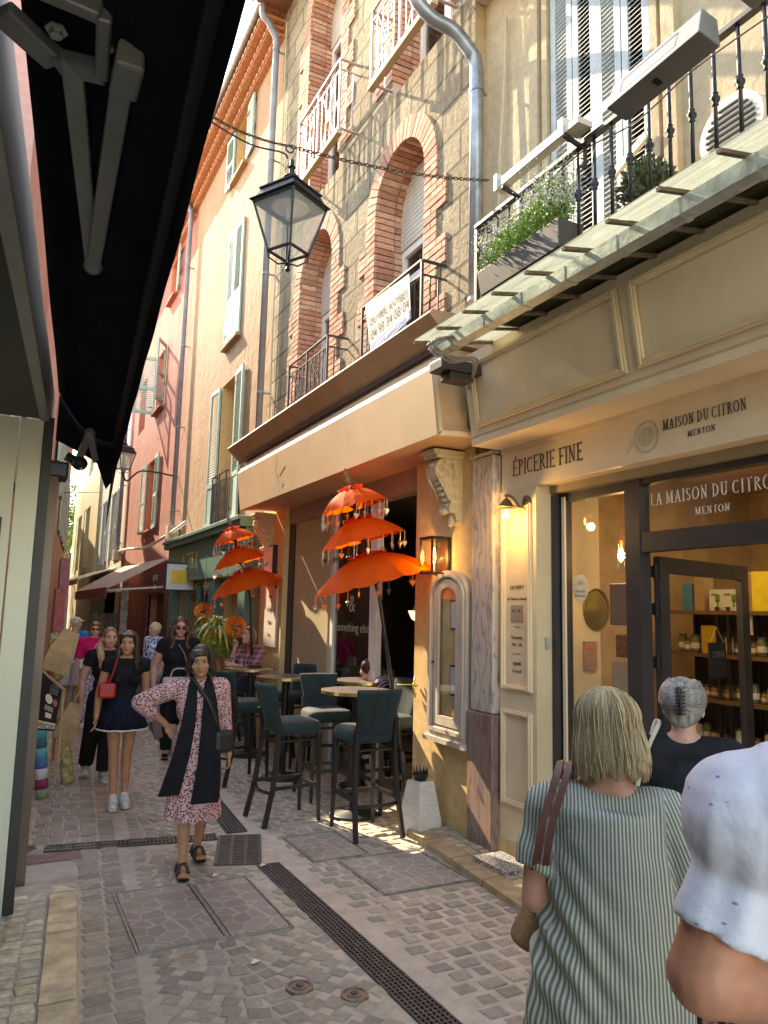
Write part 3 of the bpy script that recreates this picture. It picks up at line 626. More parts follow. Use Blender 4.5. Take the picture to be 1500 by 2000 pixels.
# ---- red house Y 16.2 .. 24.6
B = building('red_house', 20, 'faded red plastered house with green shutters, one swung right out')
ops = [(18.0, 18.9, 9.4, 10.45, False), (18.95, 20.1, 6.75, 8.35, False), (19.4, 20.6, 3.6, 5.5, False), (17.0, 19.2, -.4, 2.0, False), (21.8, 22.9, 6.75, 8.3, False)]
mb = MB(); rv = []; wall(mb, 3.3, 16.2, 24.6, -.5, 11.0, ops, rv, .35); backblock(mb, 3.3, 16.2, 24.6, -.5, 11.0); mb.build('wall', PINK, B, fixn=False)
buildrev(rv, 'window_reveal', plaster('reveal_red', (.58, .22, .12), (.62, .26, .15), streak=.1), B)
shutter(B, 20.12, 6.76, 8.35, .56, -1, 95, SHUT_GREEN, label='green shutter swung right out from the wall'); shutter(B, 18.93, 6.76, 8.35, .56, 1, 150, SHUT_GREEN)
shutter(B, 20.62, 3.6, 5.5, .6, -1, 176, SHUT_GREEN); shutter(B, 19.38, 3.6, 5.5, .6, 1, 177, SHUT_GREEN)
shutter(B, 17.98, 9.4, 10.45, .5, 1, 172, SHUT_GREEN)
sash(B, 3.6, 19.4, 20.6, 3.6, 5.5); sash(B, 3.6, 18.95, 20.1, 6.75, 8.35); sash(B, 3.6, 18.0, 18.9, 9.4, 10.45)
for (ya, yb, z) in ((19.35, 20.65, 3.6), (18.9, 20.15, 6.75), (17.95, 18.95, 9.4)): s_ = MB(); s_.box(3.18, 3.4, ya, yb, z - .05, z); s_.build('sill', PINK, B)
eave(B, 3.3, 16.2, 24.6, 11.0, .28)
b = MB(); b.box(3.24, 3.34, 16.6, 17.0, -.4, 2.5); b.box(3.24, 3.34, 19.2, 19.6, -.4, 2.5); b.box(3.24, 3.34, 17.0, 19.2, 1.95, 2.5); b.build('shopfront', mat('maroon_shopfront', (.22, .05, .05), .5, var=.25), B)
b = MB(); b.box(3.5, 3.55, 17.0, 19.2, -.4, 2.0); b.build('shop_window', mat('maroon_dark_window', (.05, .02, .02), .3, var=.6, vs=4), B)
for k, (s, y, z, q) in enumerate((('BIJOUX', 18.1, 2.32, .2), ('ART', 18.1, 2.1, .16))): text(s, (3.22, y, z), q, WHITEL, B)
# ---- pale house and cream house further on
B = building('pale_house', 28, 'narrow pale plastered house with blue grey shutters beyond the red house')
ops = [(26.6, 27.6, 3.2, 5.6, False), (29.2, 30.2, 3.2, 5.6, False), (26.6, 27.6, 7.0, 9.2, False), (25.5, 30.5, -.5, 2.2, False)]
mb = MB(); wall(mb, 3.3, 24.6, 31.6, -.6, 10.4, ops, None, .3); backblock(mb, 3.3, 24.6, 31.6, -.6, 10.4); mb.build('wall', WHITEP, B, fixn=False)
for y0, y1, z0, z1, _a in ops[:3]:
    shutter(B, y0 - .02, z0, z1, .5, 1, 178, SHUT_BLUE, pitch=.07); shutter(B, y1 + .02, z0, z1, .5, -1, 177, SHUT_BLUE, pitch=.07); sash(B, 3.5, y0, y1, z0, z1)
eave(B, 3.3, 24.6, 31.6, 10.2, .5); g = MB(); g.box(4.2, 4.3, 25.4, 30.6, -.5, 2.3); g.build('shop_back', _m['shop_back'], B)
B = building('cream_house', 36, 'distant cream yellow house with one green shutter, at the far end of the right side')
ops = [(34.6, 35.8, 3.3, 6.0, False), (38.5, 39.6, 3.3, 6.0, False), (34.6, 35.8, 7.6, 9.8, False)]
mb = MB(); wall(mb, 3.2, 31.6, 43, -.8, 10.8, ops, None, .3); backblock(mb, 3.2, 31.6, 43, -.8, 10.8); mb.build('wall', YELLOWP, B, fixn=False)
for y0, y1, z0, z1, _a in ops: shutter(B, y1 + .02, z0, z1, .6, -1, 176, SHUT_GREEN, X=3.17, pitch=.08); sash(B, 3.4, y0, y1, z0, z1)
eave(B, 3.2, 31.6, 43, 10.6, .4)
downpipe(16.2, 3.1, 10.6, 'grey drainpipe on the seam of the red and the ochre house', top=[(3.08, 16.2, 10.75), (2.92, 16.2, 11.05)])
downpipe(24.6, 3.0, 10.2, 'slim grey drainpipe on the far corner of the red house', r=.06)
downpipe(10.28, 4.2, 10.5, 'grey drainpipe between the ochre house and the brick-arched building, bent below the gutter', top=soft([(3.14, 10.28, 10.6), (3.02, 10.28, 10.8), (2.92, 10.28, 10.9), (2.91, 10.28, 11.1)]))
mb = MB(); mb.tube(soft([(3.27, 10.12, 4.2), (3.26, 10.13, 6.5), (3.27, 10.11, 9), (3.26, 10.12, 10.8)]), .010, 6); o = mb.build('wall_cable', mat('yellowed_cable', (.5, .42, .25), .6)); tag(o, 'thin yellowish cable running up beside the drainpipe of the stone building', 'cable')

# ---- stone building Y 4.95 .. 10.3
B = building('stone_building', 7.6, 'stone block building with brick arched windows above the cafe')
ops = [(5.71, 6.80, 3.6, 6.45, True), (7.97, 9.10, 3.6, 6.55, True), (7.90, 9.08, 7.1, 10.6, True), (5.28, 6.48, 7.1, 10.6, True)]
mb = MB(); rv = []; wall(mb, 3.3, 4.9, 10.3, 3.2, 11.1, ops, rv, .36)
mb.build('wall', STONE, B, fixn=False); buildrev(rv, 'reveal_bed', _m.get('lime_mortar') or mat('lime_mortar', (.55, .46, .36), .9, var=.15), B)
mb = MB(); mb.add([(3.3, 4.9, 0), (9, 4.9, 0), (9, 10.3, 0), (3.3, 10.3, 0), (3.3, 4.9, 11.1), (9, 4.9, 11.1), (9, 10.3, 11.1), (3.3, 10.3, 11.1)], [(4, 5, 6, 7), (0, 1, 5, 4), (1, 2, 6, 5), (2, 3, 7, 6)]); mb.build('side_wall', BEIGE, B, fixn=False)
for (ya, yb, z0, z1, _) in ops: brick_arch(B, 3.3, ya, yb, z0 + .2, z1)
ROLL = mat('roller_slats', (.55, .50, .42), .5, var=.1)
for i, (ya, yb, z0, z1, _) in enumerate(ops):
    h = (yb - ya) / 2; c = (ya + yb) / 2
    f = MB(); w_ = .07
    f.box(3.62, 3.68, ya, ya + w_, z0, z1 - h); f.box(3.62, 3.68, yb - w_, yb, z0, z1 - h); f.box(3.61, 3.68, c - .06, c + .06, z0, z1 - h - .35); f.box(3.62, 3.68, ya + w_, yb - w_, z1 - h - .42, z1 - h - .34)
    f.box(3.62, 3.68, ya + w_, c - .06, z0 + 1.55, z0 + 1.62); f.box(3.62, 3.68, c + .06, yb - w_, z0 + 1.55, z0 + 1.62)
    w = f.build('window', WHITEFR, B)
    g = MB(); g.add([(3.66, ya, z0), (3.66, yb, z0), (3.66, yb, z1), (3.66, ya, z1)], [(0, 1, 2, 3)]); g.build('pane', GLASSD, w)
    g = MB(); g.box(3.95, 4.0, ya - .2, yb + .2, z0, z1); g.build('dark_room_sheet', DARKIN, w)  # near-black slab stands in for the darkness of the room
    r = MB(); z = z1 - h - .34
    while z < z1 - .03:
        dy = math.sqrt(max(0, h * h - max(0, z + .05 - (z1 - h)) ** 2)) if z > z1 - h else h
        r.box(3.60, 3.625, c - dy, c + dy, z + .004, z + .05); z += .052
    r.build('roller_blind', ROLL, w)
RUSTW = mat('white_painted_iron', (.45, .36, .36), .5, .2, var=.25, vs=20)
railing_x(B, 3.05, 5.34, 6.55, 4.12, 4.72, _m['painted_iron']); railing_x(B, 3.05, 7.46, 8.72, 4.14, 4.74, _m['painted_iron'])
railing_x(B, 3.05, 7.35, 8.7, 7.22, 8.1, RUSTW); railing_x(B, 3.05, 5.22, 6.5, 7.2, 8.05, RUSTW)
for a in ((7.33, 8.72, 7.14), (5.2, 6.52, 7.12)): sl = MB(); sl.box(3.02, 3.09, a[0], a[1], a[2], a[2] + .05); sl.build('balcony_sill', BEIGE, B)
e = MB(); e.box(2.80, 3.4, 4.9, 10.28, 11.08, 11.14); e.build('eaves_boarding', mat('brown_soffit', (.20, .11, .07), .7), B); rf = MB(); rf.add([(2.78, 4.9, 11.15), (2.78, 10.3, 11.15), (8, 10.3, 12.4), (8, 4.9, 12.4)], [(0, 1, 2, 3)]); rf.build('roof', ROOFT, B); g_ = MB(); g_.prism([(2.72 + .07 * math.cos(math.pi + math.pi * q / 8), 11.13 + .07 * math.sin(math.pi + math.pi * q / 8)) for q in range(9)], 4.9, 10.28, 'Y'); g_.build('gutter', ZINC, B)
# cafe ground floor of the stone building
ops = [(5.80, 9.35, -.3, 3.0, False)]
mb = MB(); rv = []; wall(mb, 3.3, 4.86, 10.28, -.3, 3.25, ops, rv, .12); mb.build('cafe_front_wall', CAFEP, B, fixn=False); buildrev(rv, 'opening_reveal', CAFEP, B)

# ---- grocery building Y .. 4.9
B = building('grocery_building', 2.5, 'beige building over the grocery shop with tall grey louvred shutters')
ops = [(3.05, 4.02, 3.62, 6.9, False)]
mb = MB(); rv = []; wall(mb, 3.4, -3, 4.9, 3.0, 7.0, ops, rv, .12)
mb.build('wall', BEIGE, B, fixn=False); buildrev(rv, 'window_reveal', BEIGE, B)
mb = MB(); mb.add([(3.4, -3, 0), (9, -3, 0), (9, 4.89, 0), (3.4, 4.89, 0), (3.4, -3, 7.0), (9, -3, 7.0), (9, 4.89, 7.0), (3.4, 4.89, 7.0)], [(0, 1, 5, 4), (1, 2, 6, 5), (4, 5, 6, 7)]); mb.build('side_wall', BEIGE, B, fixn=False)
for k in range(4):
    y = 3.06 + k * .2375; shutter(B, y + (0 if k % 2 == 0 else .2375), 3.64, 6.88, .232, 1 if k % 2 == 0 else -1, 0, SHUT_GREY, X=3.40, pitch=.036)
mb = MB()
for y in (2.98, 4.03):
    mb.box(3.36, 3.41, y, y + .06, 3.55, 6.95)
for y in (2.84, 4.13): mb.box(3.35, 3.41, y, y + .1, 3.55, 6.98)
mb.box(3.33, 3.41, 2.84, 4.23, 6.88, 6.99); mb.build('window_surround', BEIGE, B)
for (p, q) in (((3.33, 4.04, 4.78), (3.32, 3.68, 4.90)), ((3.33, 3.05, 4.62), (3.32, 3.32, 4.50))): mb = MB(); mb.bar(p, q, .03, .05); mb.build('shutter_latch', mat('cream_latch', (.55, .50, .36), .5, var=.3), B)
e = MB()
for k in range(7): e.box(2.72 + k * .1, 2.81 + k * .1, -3, 4.88, 6.985 + (k % 2) * .004, 7.02)
e.box(2.66, 3.42, -3, 4.9, 7.025, 7.08); e.build('eaves_boarding', mat('eaves_boards', (.56, .47, .33), .7, var=.12, stretch=(1, .2, 1)), B)
rf = MB(); rf.add([(2.6, -3, 7.1), (2.6, 4.9, 7.1), (7, 4.9, 8.3), (7, -3, 8.3)], [(0, 1, 2, 3)]); rf.build('roof', ROOFT, B)
gt = MB(); gt.prism([(2.58 + .08 * math.cos(math.pi + math.pi * q / 8), 7.1 + .08 * math.sin(math.pi + math.pi * q / 8)) for q in range(9)], -3, 4.95, 'Y'); gt.build('gutter', ZINC, B)
downpipe(4.76, 3.55, 6.2, 'large zinc drainpipe with a swan neck between the stone and the grocery buildings', X=3.22, r=.058, m=ZINC, top=soft([(3.20, 4.76, 6.32), (3.02, 4.80, 6.52), (2.82, 4.86, 6.62), (2.66, 4.88, 6.78), (2.6, 4.88, 7.05)]))
mb = MB(); mb.tube(soft([(3.37, 4.55, 6.6), (3.36, 4.56, 6.0), (3.34, 4.60, 5.2), (3.36, 4.62, 4.4), (3.36, 4.60, 3.7)]), .013, 6); o = mb.build('wall_cable', mat('pale_cable', (.45, .38, .28), .6)); tag(o, 'pale cable hanging down the wall right of the swan neck drainpipe', 'cable')
mb = MB(); mb.tube([(3.40, 2.47, 4.30), (3.33, 2.47, 4.30)], .20, 28); v_ = mb.build('vent_cowl', mat('cream_vent', (.60, .55, .42), .5)); tag(v_, 'round cream vent with louvres on the upper wall right of the tall shutters', 'vent')
mb = MB()
for k in range(9): z = 4.16 + k * .035; h = math.sqrt(max(0, .155 ** 2 - (z - 4.30) ** 2)); mb.box(3.322, 3.332, 2.47 - h, 2.47 + h, z - .006, z + .006)
mb.build('louvre', DARKIN, v_)
# ---------------------------------------------------------------- cafe front
C_ = thing('cafe_shopfront', (3.0, 7.3, 0), 'cafe shopfront with deep cream boxed fascia, big glazed opening and tan sliding panel', 'shopfront')
# fascia: profile in X-Z from Y 4.62 to 9.75
prof = [(3.30, 2.99), (3.08, 2.99), (2.79, 2.97), (2.735, 3.47), (2.86, 3.66), (3.30, 3.66)]
b = MB(); b.prism(prof, 4.62, 9.75, 'Y'); b.build('fascia', CAFEF, C_, fixn=True)
b = MB(); b.prism([(2.86, 3.675), (2.665, 3.87), (2.69, 3.90), (3.31, 3.94), (3.31, 3.665)], 4.55, 10.1, 'Y'); b.build('cover_sheet', ZINCROOF, C_)
b = MB(); b.box(2.80, 2.835, 4.6, 9.95, 3.64, 3.672); b.tube([(2.85, 4.62, 3.70), (2.85, 9.95, 3.74)], .02, 8); b.build('track', mat('dark_track', (.07, .055, .05), .5, .4), C_)
b = MB(); k = 5.0
b.prism([(2.80, 2.985), (2.74, 3.46), (2.765, 3.47), (2.825, 3.0)], 4.595, 4.62, 'Y'); b.prism([(2.80, 2.96), (3.10, 2.985), (3.10, 3.02), (2.82, 3.0)], 4.59, 4.62, 'Y'); b.build('end_trim', CREAM, C_)
cr_ = MB(); pts = [(2.765, 8.1, 3.10), (2.74, 8.12, 3.2), (2.745, 8.18, 3.25), (2.715, 8.05, 3.40)]; cr_.tube(pts, .0025, 4); cr_.build('crack', LETTER, C_)
# opening: head box, frames, panel, glass
FRB = mat('cafe_frame', (.33, .25, .19), .5, var=.1)
b = MB(); b.box(3.36, 3.5, 5.8, 9.35, 2.78, 3.0); b.box(3.355, 3.37, 5.8, 9.35, 2.86, 2.875); b.build('head_box', FRB, C_)
b = MB(); b.box(3.40, 3.47, 5.80, 5.90, -.2, 2.78); b.box(3.40, 3.47, 6.78, 6.93, -.2, 2.78); b.box(3.41, 3.46, 7.9, 7.98, -.2, 2.78); b.build('door_frame', WHITEFR, C_)
b = MB(); b.box(3.40, 3.45, 8.02, 9.18, -.2, 2.78); b.build('sliding_panel', mat('tan_panel', (.52, .41, .24), .6, var=.08), C_)
b = MB(); b.box(3.37, 3.395, 9.20, 9.28, -.2, 2.78); b.box(3.37, 3.395, 9.29, 9.35, -.2, 2.78); b.build('track_post', mat('dark_track', (0, 0, 0)), C_)
g = MB(); g.add([(3.44, 6.93, -.1), (3.44, 7.9, -.1), (3.44, 7.9, 2.78), (3.44, 6.93, 2.78)], [(0, 1, 2, 3)]); g.build('glass_door', GLASSD, C_)
FROST = mat('frosted_lettering', (.52, .52, .42), .6, var=.05)
text('Cocktails', (3.43, 7.45, 1.98), .16, FROST, C_, depth=.001); text('&', (3.43, 7.42, 1.72), .26, FROST, C_, depth=.001); text('Something else', (3.43, 7.42, 1.47), .145, FROST, C_, depth=.001)
# interior room
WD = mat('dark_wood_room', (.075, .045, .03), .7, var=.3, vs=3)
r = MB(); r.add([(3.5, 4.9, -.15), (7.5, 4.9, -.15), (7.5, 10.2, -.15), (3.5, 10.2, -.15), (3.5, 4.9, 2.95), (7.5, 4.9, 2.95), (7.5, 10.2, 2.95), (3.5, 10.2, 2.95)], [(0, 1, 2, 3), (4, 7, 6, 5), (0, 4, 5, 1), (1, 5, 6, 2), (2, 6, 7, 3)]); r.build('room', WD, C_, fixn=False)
r = MB(); r.box(6.2, 6.3, 6.4, 9.4, 1.9, 2.6); r.box(4.9, 5.0, 5.0, 6.6, 1.7, 2.5); r.build('wall_panel', mat('grey_marble_panel', (.22, .21, .18), .4, var=.3, vs=2), C_)
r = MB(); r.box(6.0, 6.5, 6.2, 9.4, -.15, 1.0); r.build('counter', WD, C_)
t = thing('bowl_lamp', (4.6, 7.45, 1.5), 'cream bowl shaped lamp hanging in the dark cafe interior', 'lamp')
b = MB(); M = Matrix.Translation((4.35, 7.3, 1.50)); b.lathe([(.02, 0), (.12, .02), (.21, .08), (.25, .17), (.24, .17), (.20, .09), (.1, .04)], 24, M, cap=False); b.build('shade', mat('cream_glass', (.6, .5, .3), .4, emit=(1, .8, .45), es=.35), t, smooth=True)
b = MB()
for a in range(3): b.bar((4.35 + .23 * math.cos(a * 2.1), 7.3 + .23 * math.sin(a * 2.1), 1.67), (4.35, 7.3, 2.2), .008)
b.bar((4.35, 7.3, 2.2), (4.35, 7.3, 2.95), .01); b.build('chain', IRON, t)
# bottles on the counter
rr = random.Random(5)
for k in range(9):
    y = 6.4 + k * .33; b = MB(); b.lathe([(.035, 0), (.036, .18), (.014, .24), (.014, .32)], 10, Matrix.Translation((6.1, y, 1.0))); o = b.build('bottle', mat('bottle_%d' % (k % 3), [(.1, .2, .08), (.3, .06, .03), (.4, .35, .2)][k % 3], .15), loc=(6.1, y, 1.0), smooth=True); tag(o, 'small bottle on the dark bar counter inside the cafe', 'bottle', 'bottles on the cafe bar')
# corbels
CORB = mat('corbel_stone', (.48, .42, .31), .8, var=.2, vs=25, bump=.3)
def corbel(y, label, m):
    t = thing('corbel', (3.3, y, 2.5), label, 'corbel', 'scrolled corbels under the cafe fascia')
    b = MB(); w = .19
    b.box(3.0, 3.3, y - w / 2 - .02, y + w / 2 + .02, 2.93, 2.965); b.box(3.03, 3.3, y - w / 2 - .008, y + w / 2 + .008, 2.90, 2.93); b.build('abacus', m, t)
    pr = []
    for k in range(15): a = math.radians(100 + k * 15); pr.append((3.12 + .085 * math.cos(a), 2.81 + .085 * math.sin(a)))
    body = [(3.3, 2.9), (3.12, 2.9)] + [(3.12 + .09 * math.cos(math.radians(a)), 2.81 + .09 * math.sin(math.radians(a))) for a in range(90, 241, 15)] + [(3.10, 2.71), (3.15, 2.62), (3.19, 2.55), (3.17, 2.50), (3.19, 2.465), (3.23, 2.46), (3.24, 2.43), (3.27, 2.38), (3.3, 2.36)]
    b = MB(); b.prism(body, y - w / 2 + .02, y + w / 2 - .02, 'Y'); b.build('scroll_body', m, t)
    b = MB()
    for s in (-1, 1):
        yy = y + s * (w / 2 - .02)
        pts = []
        for k in range(26): a = k * .42; rr_ = .082 * (1 - k / 30); pts.append((3.115 + rr_ * math.cos(a + 1.6), yy, 2.81 + rr_ * math.sin(a + 1.6)))
        b.tube(pts, .011, 6); b.sph((3.115, yy, 2.81), .018)
        pts = [(3.20, yy, 2.50)]
        for k in range(12): a = k * .5; rr_ = .035 * (1 - k / 14); pts.append((3.205 + rr_ * math.cos(a - 1.5), yy, 2.50 + rr_ * math.sin(a - 1.5)))
        b.tube(pts, .008, 6)
        b.tube([(3.20, yy, 2.86), (3.21, yy, 2.72), (3.24, yy, 2.58)], .012, 6); b.tube([(3.06, yy, 2.74), (3.12, yy, 2.66), (3.17, yy, 2.56)], .010, 6)
        for k in range(7): b.sph((3.21 + .006 * k, yy, 2.83 - k * .05), (.018, .010, .022), 8, 5)
    for k in range(8): b.sph((3.035 + k * .022, y, 2.84 - k * .045), (.02, w / 2 - .03, .02), 8, 5)
    b.sph((3.16, y, 2.47), (.04, .05, .028)); b.sph((3.24, y, 2.40), (.03, .03, .05)); b.build('carving', m, t, smooth=True)
corbel(5.12, 'scrolled stone corbel right of the cafe opening, above the square wall lantern', CORB)
corbel(9.85, 'scrolled corbel left of the cafe opening, above the price list', CORB)
# pillar poster, flag shaped light etc.
o = MB(); o.box(3.275, 3.298, 9.5, 9.98, 1.15, 1.95); o = o.build('price_list', mat('paper_poster', (.68, .62, .55), .7, var=.05)); tag(o, 'tall pale price list on the pillar left of the cafe opening', 'poster')
for k, s in enumerate(('Menu', 'Cocktails', 'Tapas', 'Vins')): text(s, (3.27, 9.74, 1.82 - k * .17), .07, LETTER, o, depth=.001)
o = MB(); o.box(3.24, 3.298, 9.62, 10.0, 2.05, 2.5); o = o.build('framed_sign', mat('pale_sign', (.6, .6, .62), .4)); tag(o, 'small black framed pale sign beside the far parasol', 'sign')
q = MB(); 
for a in ((9.60, 9.62), (10.0, 10.02)): q.box(3.235, 3.299, *a, 2.03, 2.52)
q.box(3.235, 3.299, 9.62, 10.0, 2.03, 2.05); q.box(3.235, 3.299, 9.62, 10.0, 2.5, 2.52); q.build('frame', BLACKMETAL, o)
# square wall lantern
def sqlantern():
    t = thing('square_wall_lantern', (3.2, 5.32, 2.0), 'square black framed wall lantern with lit bulb, right of the cafe opening', 'wall lamp')
    x0, x1, y0, y1, z0, z1 = 3.12, 3.29, 5.22, 5.42, 1.97, 2.27; s = .016; b = MB()
    for x in (x0, x1 - s):
        for y in (y0, y1 - s): b.box(x, x + s, y, y + s, z0, z1)
    for z in (z0, z1 - s):
        b.box(x0, x0 + s, y0 + s, y1 - s, z, z + s); b.box(x1 - s, x1, y0 + s, y1 - s, z, z + s); b.box(x0 + s, x1 - s, y0, y0 + s, z, z + s); b.box(x0 + s, x1 - s, y1 - s, y1, z, z + s)
    b.box(x1 - .01, x1 + .012, y0 - .01, y1 + .01, z0 - .01, z1 + .01); b.box(x0 - .004, x1, y0 - .004, y1 + .004, z1, z1 + .012); b.build('frame', mat('bronze_black', (.05, .035, .025), .4, .5), t)
    g = MB(); g.box(x0 + .006, x1 - .012, y0 + .006, y1 - .006, z0 + s, z1 - s); g.build('glass', GLASS, t)
    b = MB(); b.lathe([(.004, 0), (.012, .02), (.016, .05), (.012, .1), (.004, .13)], 12, Matrix.Translation((3.20, 5.32, 2.06))); b.build('bulb', mat('lit_bulb', (1, .7, .3), .3, emit=(1, .55, .15), es=6), t, smooth=True)
    b = MB(); b.lathe([(.012, 0), (.012, .05)], 10, Matrix.Translation((3.20, 5.32, 2.005))); b.build('socket', WHITEFR, t)
    l = bpy.data.lights.new('lantern_glow', 'POINT'); l.energy = .9; l.color = (1, .6, .25); l.shadow_soft_size = .03; lo = bpy.data.objects.new('lantern_glow', l); lo.location = V(3.16, 5.32, 2.12); COL.objects.link(lo)
sqlantern()
# menu display case
def menu_case():
    t = thing('menu_display_case', (3.24, 5.18, .66), 'whitewashed wooden menu case with arched top, on the cafe wall', 'display case')
    y0, y1, z0, z1 = 4.88, 5.46, .72, 1.78; m = mat('whitewashed_wood', (.50, .42, .34), .7, var=.18, vs=10, stretch=(1, 1, .3)); c = (y0 + y1) / 2; h = (y1 - y0) / 2
    def ringp(hh, zz0, rise): return [(c + hh, zz0)] + [(c + hh * math.cos(math.pi * k / 16), z1 + rise * math.sin(math.pi * k / 16)) for k in range(17)] + [(c - hh, zz0)]
    def frame(o, i, xa, xb, name):
        b = MB(); n = len(o)
        for (p, q, a_, b__) in ((o, i, xa, xb),):
            vs = [(xa, *u) for u in o] + [(xa, *u) for u in i] + [(xb, *u) for u in o] + [(xb, *u) for u in i]
            fs = []
            for k in range(n):
                k2 = (k + 1) % n; fs += [(k, k2, n + k2, n + k), (2 * n + k, 3 * n + k, 3 * n + k2, 2 * n + k2), (k, 2 * n + k, 2 * n + k2, k2), (n + k, n + k2, 3 * n + k2, 3 * n + k)]
            b.add(vs, fs)
        return b.build(name, m, t)
    frame(ringp(h, z0 - .06, .22), ringp(h - .07, z0 + .02, .16), 3.235, 3.3, 'outer_frame')
    frame(ringp(h - .03, z0 - .02, .19), ringp(h - .055, z0 + .01, .17), 3.222, 3.235, 'moulding')
    frame(ringp(h - .085, z0 + .035, .15), ringp(h - .16, z0 + .11, .08), 3.24, 3.26, 'door_frame')
    b = MB(); b.box(3.21, 3.3, y0 - .02, y1 + .02, z0 - .10, z0 - .06); b.build('sill', m, t)
    b = MB(); b.box(3.28, 3.295, y0 + .05, y1 - .05, z0, z1 + .1); b.build('back_board', mat('warm_board', (.55, .42, .2), .6), t)
    g = MB(); g.box(3.252, 3.254, y0 + .1, y1 - .1, z0 + .05, z1 + .1); g.build('glass', GLASS, t)
    for k, z in enumerate((1.0, 1.52)):
        b = MB(); b.box(3.268, 3.274, 5.0, 5.16, z, z + .24); o = b.build('menu_card', mat('black_card', (.02, .02, .02), .4), t); q = MB(); q.box(3.264, 3.267, 5.015, 5.145, z + .015, z + .225); q.build('sheet', mat('menu_paper', (.6, .58, .6), .6, var=.15, vs=60), o)
    b = MB(); b.sph((3.225, y1 - .1, 1.25), .012); b.build('knob', IRON, t)
menu_case()
b = MB(); b.bar((3.29, 5.72, 1.02), (3.26, 5.72, 1.02), .02); b.tube([(3.27, 5.72, 1.10), (3.25, 5.72, 1.02), (3.27, 5.72, .92)], .008, 6); b.sph((3.26, 5.72, 1.03), .018); b.sph((3.27, 5.72, .95), .013); b.tube([(3.26, 5.72, 1.03), (3.1, 5.74, 1.03)], .004, 5)
o = b.build('brass_latch', GOLD, smooth=True); tag(o, 'old brass latch with a thin hook on the edge of the cafe opening', 'latch')
# white block with black bowl
t = thing('parasol_weight', (3.12, 5.33, gz(5.3)), 'white rough concrete block standing against the cafe pillar', 'concrete block')
b = MB(); c = [(2.965, 5.43), (3.03, 5.19), (3.25, 5.22), (3.19, 5.46)]; cc = V(3.11, 5.33)
top = [(cc.x + (x - cc.x) * .62, cc.y + (y - cc.y) * .62) for x, y in c]; z = gz(5.3)
b.add([(x, y, z) for x, y in c] + [(cc.x + (x - cc.x) * .98, cc.y + (y - cc.y) * .98, z + .10) for x, y in c] + [(x, y, z + .40) for x, y in top], [(8, 9, 10, 11)] + [(o_ + i, o_ + (i + 1) % 4, o_ + 4 + (i + 1) % 4, o_ + 4 + i) for o_ in (0, 4) for i in range(4)])
b.build('block', mat('white_concrete', (.70, .67, .62), .85, var=.1, vs=12, bump=.6, bs=25, stretch=(1, 1, 3)), t, bevel=.006)
b = MB(); M = Matrix.Translation((3.11, 5.33, z + .402)); b.lathe([(.045, 0), (.06, .03), (.07, .05), (.055, .05), (.05, .045)], 16, M); 
for k in range(14): a = k * 2 * math.pi / 14; b.add([(3.11 + .055 * math.cos(a), 5.33 + .055 * math.sin(a), z + .45), (3.11 + .055 * math.cos(a + .4), 5.33 + .055 * math.sin(a + .4), z + .45), (3.11 + .075 * math.cos(a + .2), 5.33 + .075 * math.sin(a + .2), z + .51)], [(0, 1, 2)])
o = b.build('candle_bowl', BLACKMETAL); tag(o, 'small black crown shaped bowl on top of the white concrete block', 'bowl')

# ---------------------------------------------------------------- grocery shopfront
GL = {'I': (.36, 'v.18'), 'E': (.74, 'v.18 t.18-.62@.98 t.18-.50@.52 t.18-.66@.02'), 'F': (.66, 'v.18 t.18-.60@.98 t.18-.48@.52'), 'L': (.66, 'v.18 t.18-.62@.02'), 'T': (.72, 'v.36 t.04-.68@.98'),
      'P': (.68, 'v.18 a.18,.745,.40,.235,-90,90'), 'R': (.78, 'v.18 a.18,.745,.38,.235,-90,90 d.36,.5,.72,.02,1'), 'D': (.84, 'v.18 a.20,.5,.54,.48,-90,90'), 'C': (.80, 'a.44,.5,.36,.49,45,315'), 'O': (.88, 'a.44,.5,.38,.49,0,360'),
      'U': (.84, 'd.18,.98,.18,.34,1 d.68,.98,.68,.34,0 a.43,.34,.25,.33,180,360 s.18@.98 s.68@.98'), 'N': (.88, 'd.18,.98,.18,.02,0 d.16,.98,.68,.02,1 d.68,.98,.68,.02,0 s.18@.02 s.12@.98 s.68@.98'),
      'M': (1.02, 'd.16,.98,.14,.02,0 d.16,.98,.48,.04,1 d.48,.04,.82,.98,0 d.82,.98,.84,.02,1 s.14@.02 s.84@.02 s.12@.98 s.86@.98'), 'A': (.82, 'd.12,.02,.40,.98,0 d.40,.98,.68,.02,1 t.22-.58@.36 s.12@.02 s.68@.02'), 'S': (.60, 'a.29,.74,.20,.24,30,270 a.29,.26,.21,.24,-150,90')}
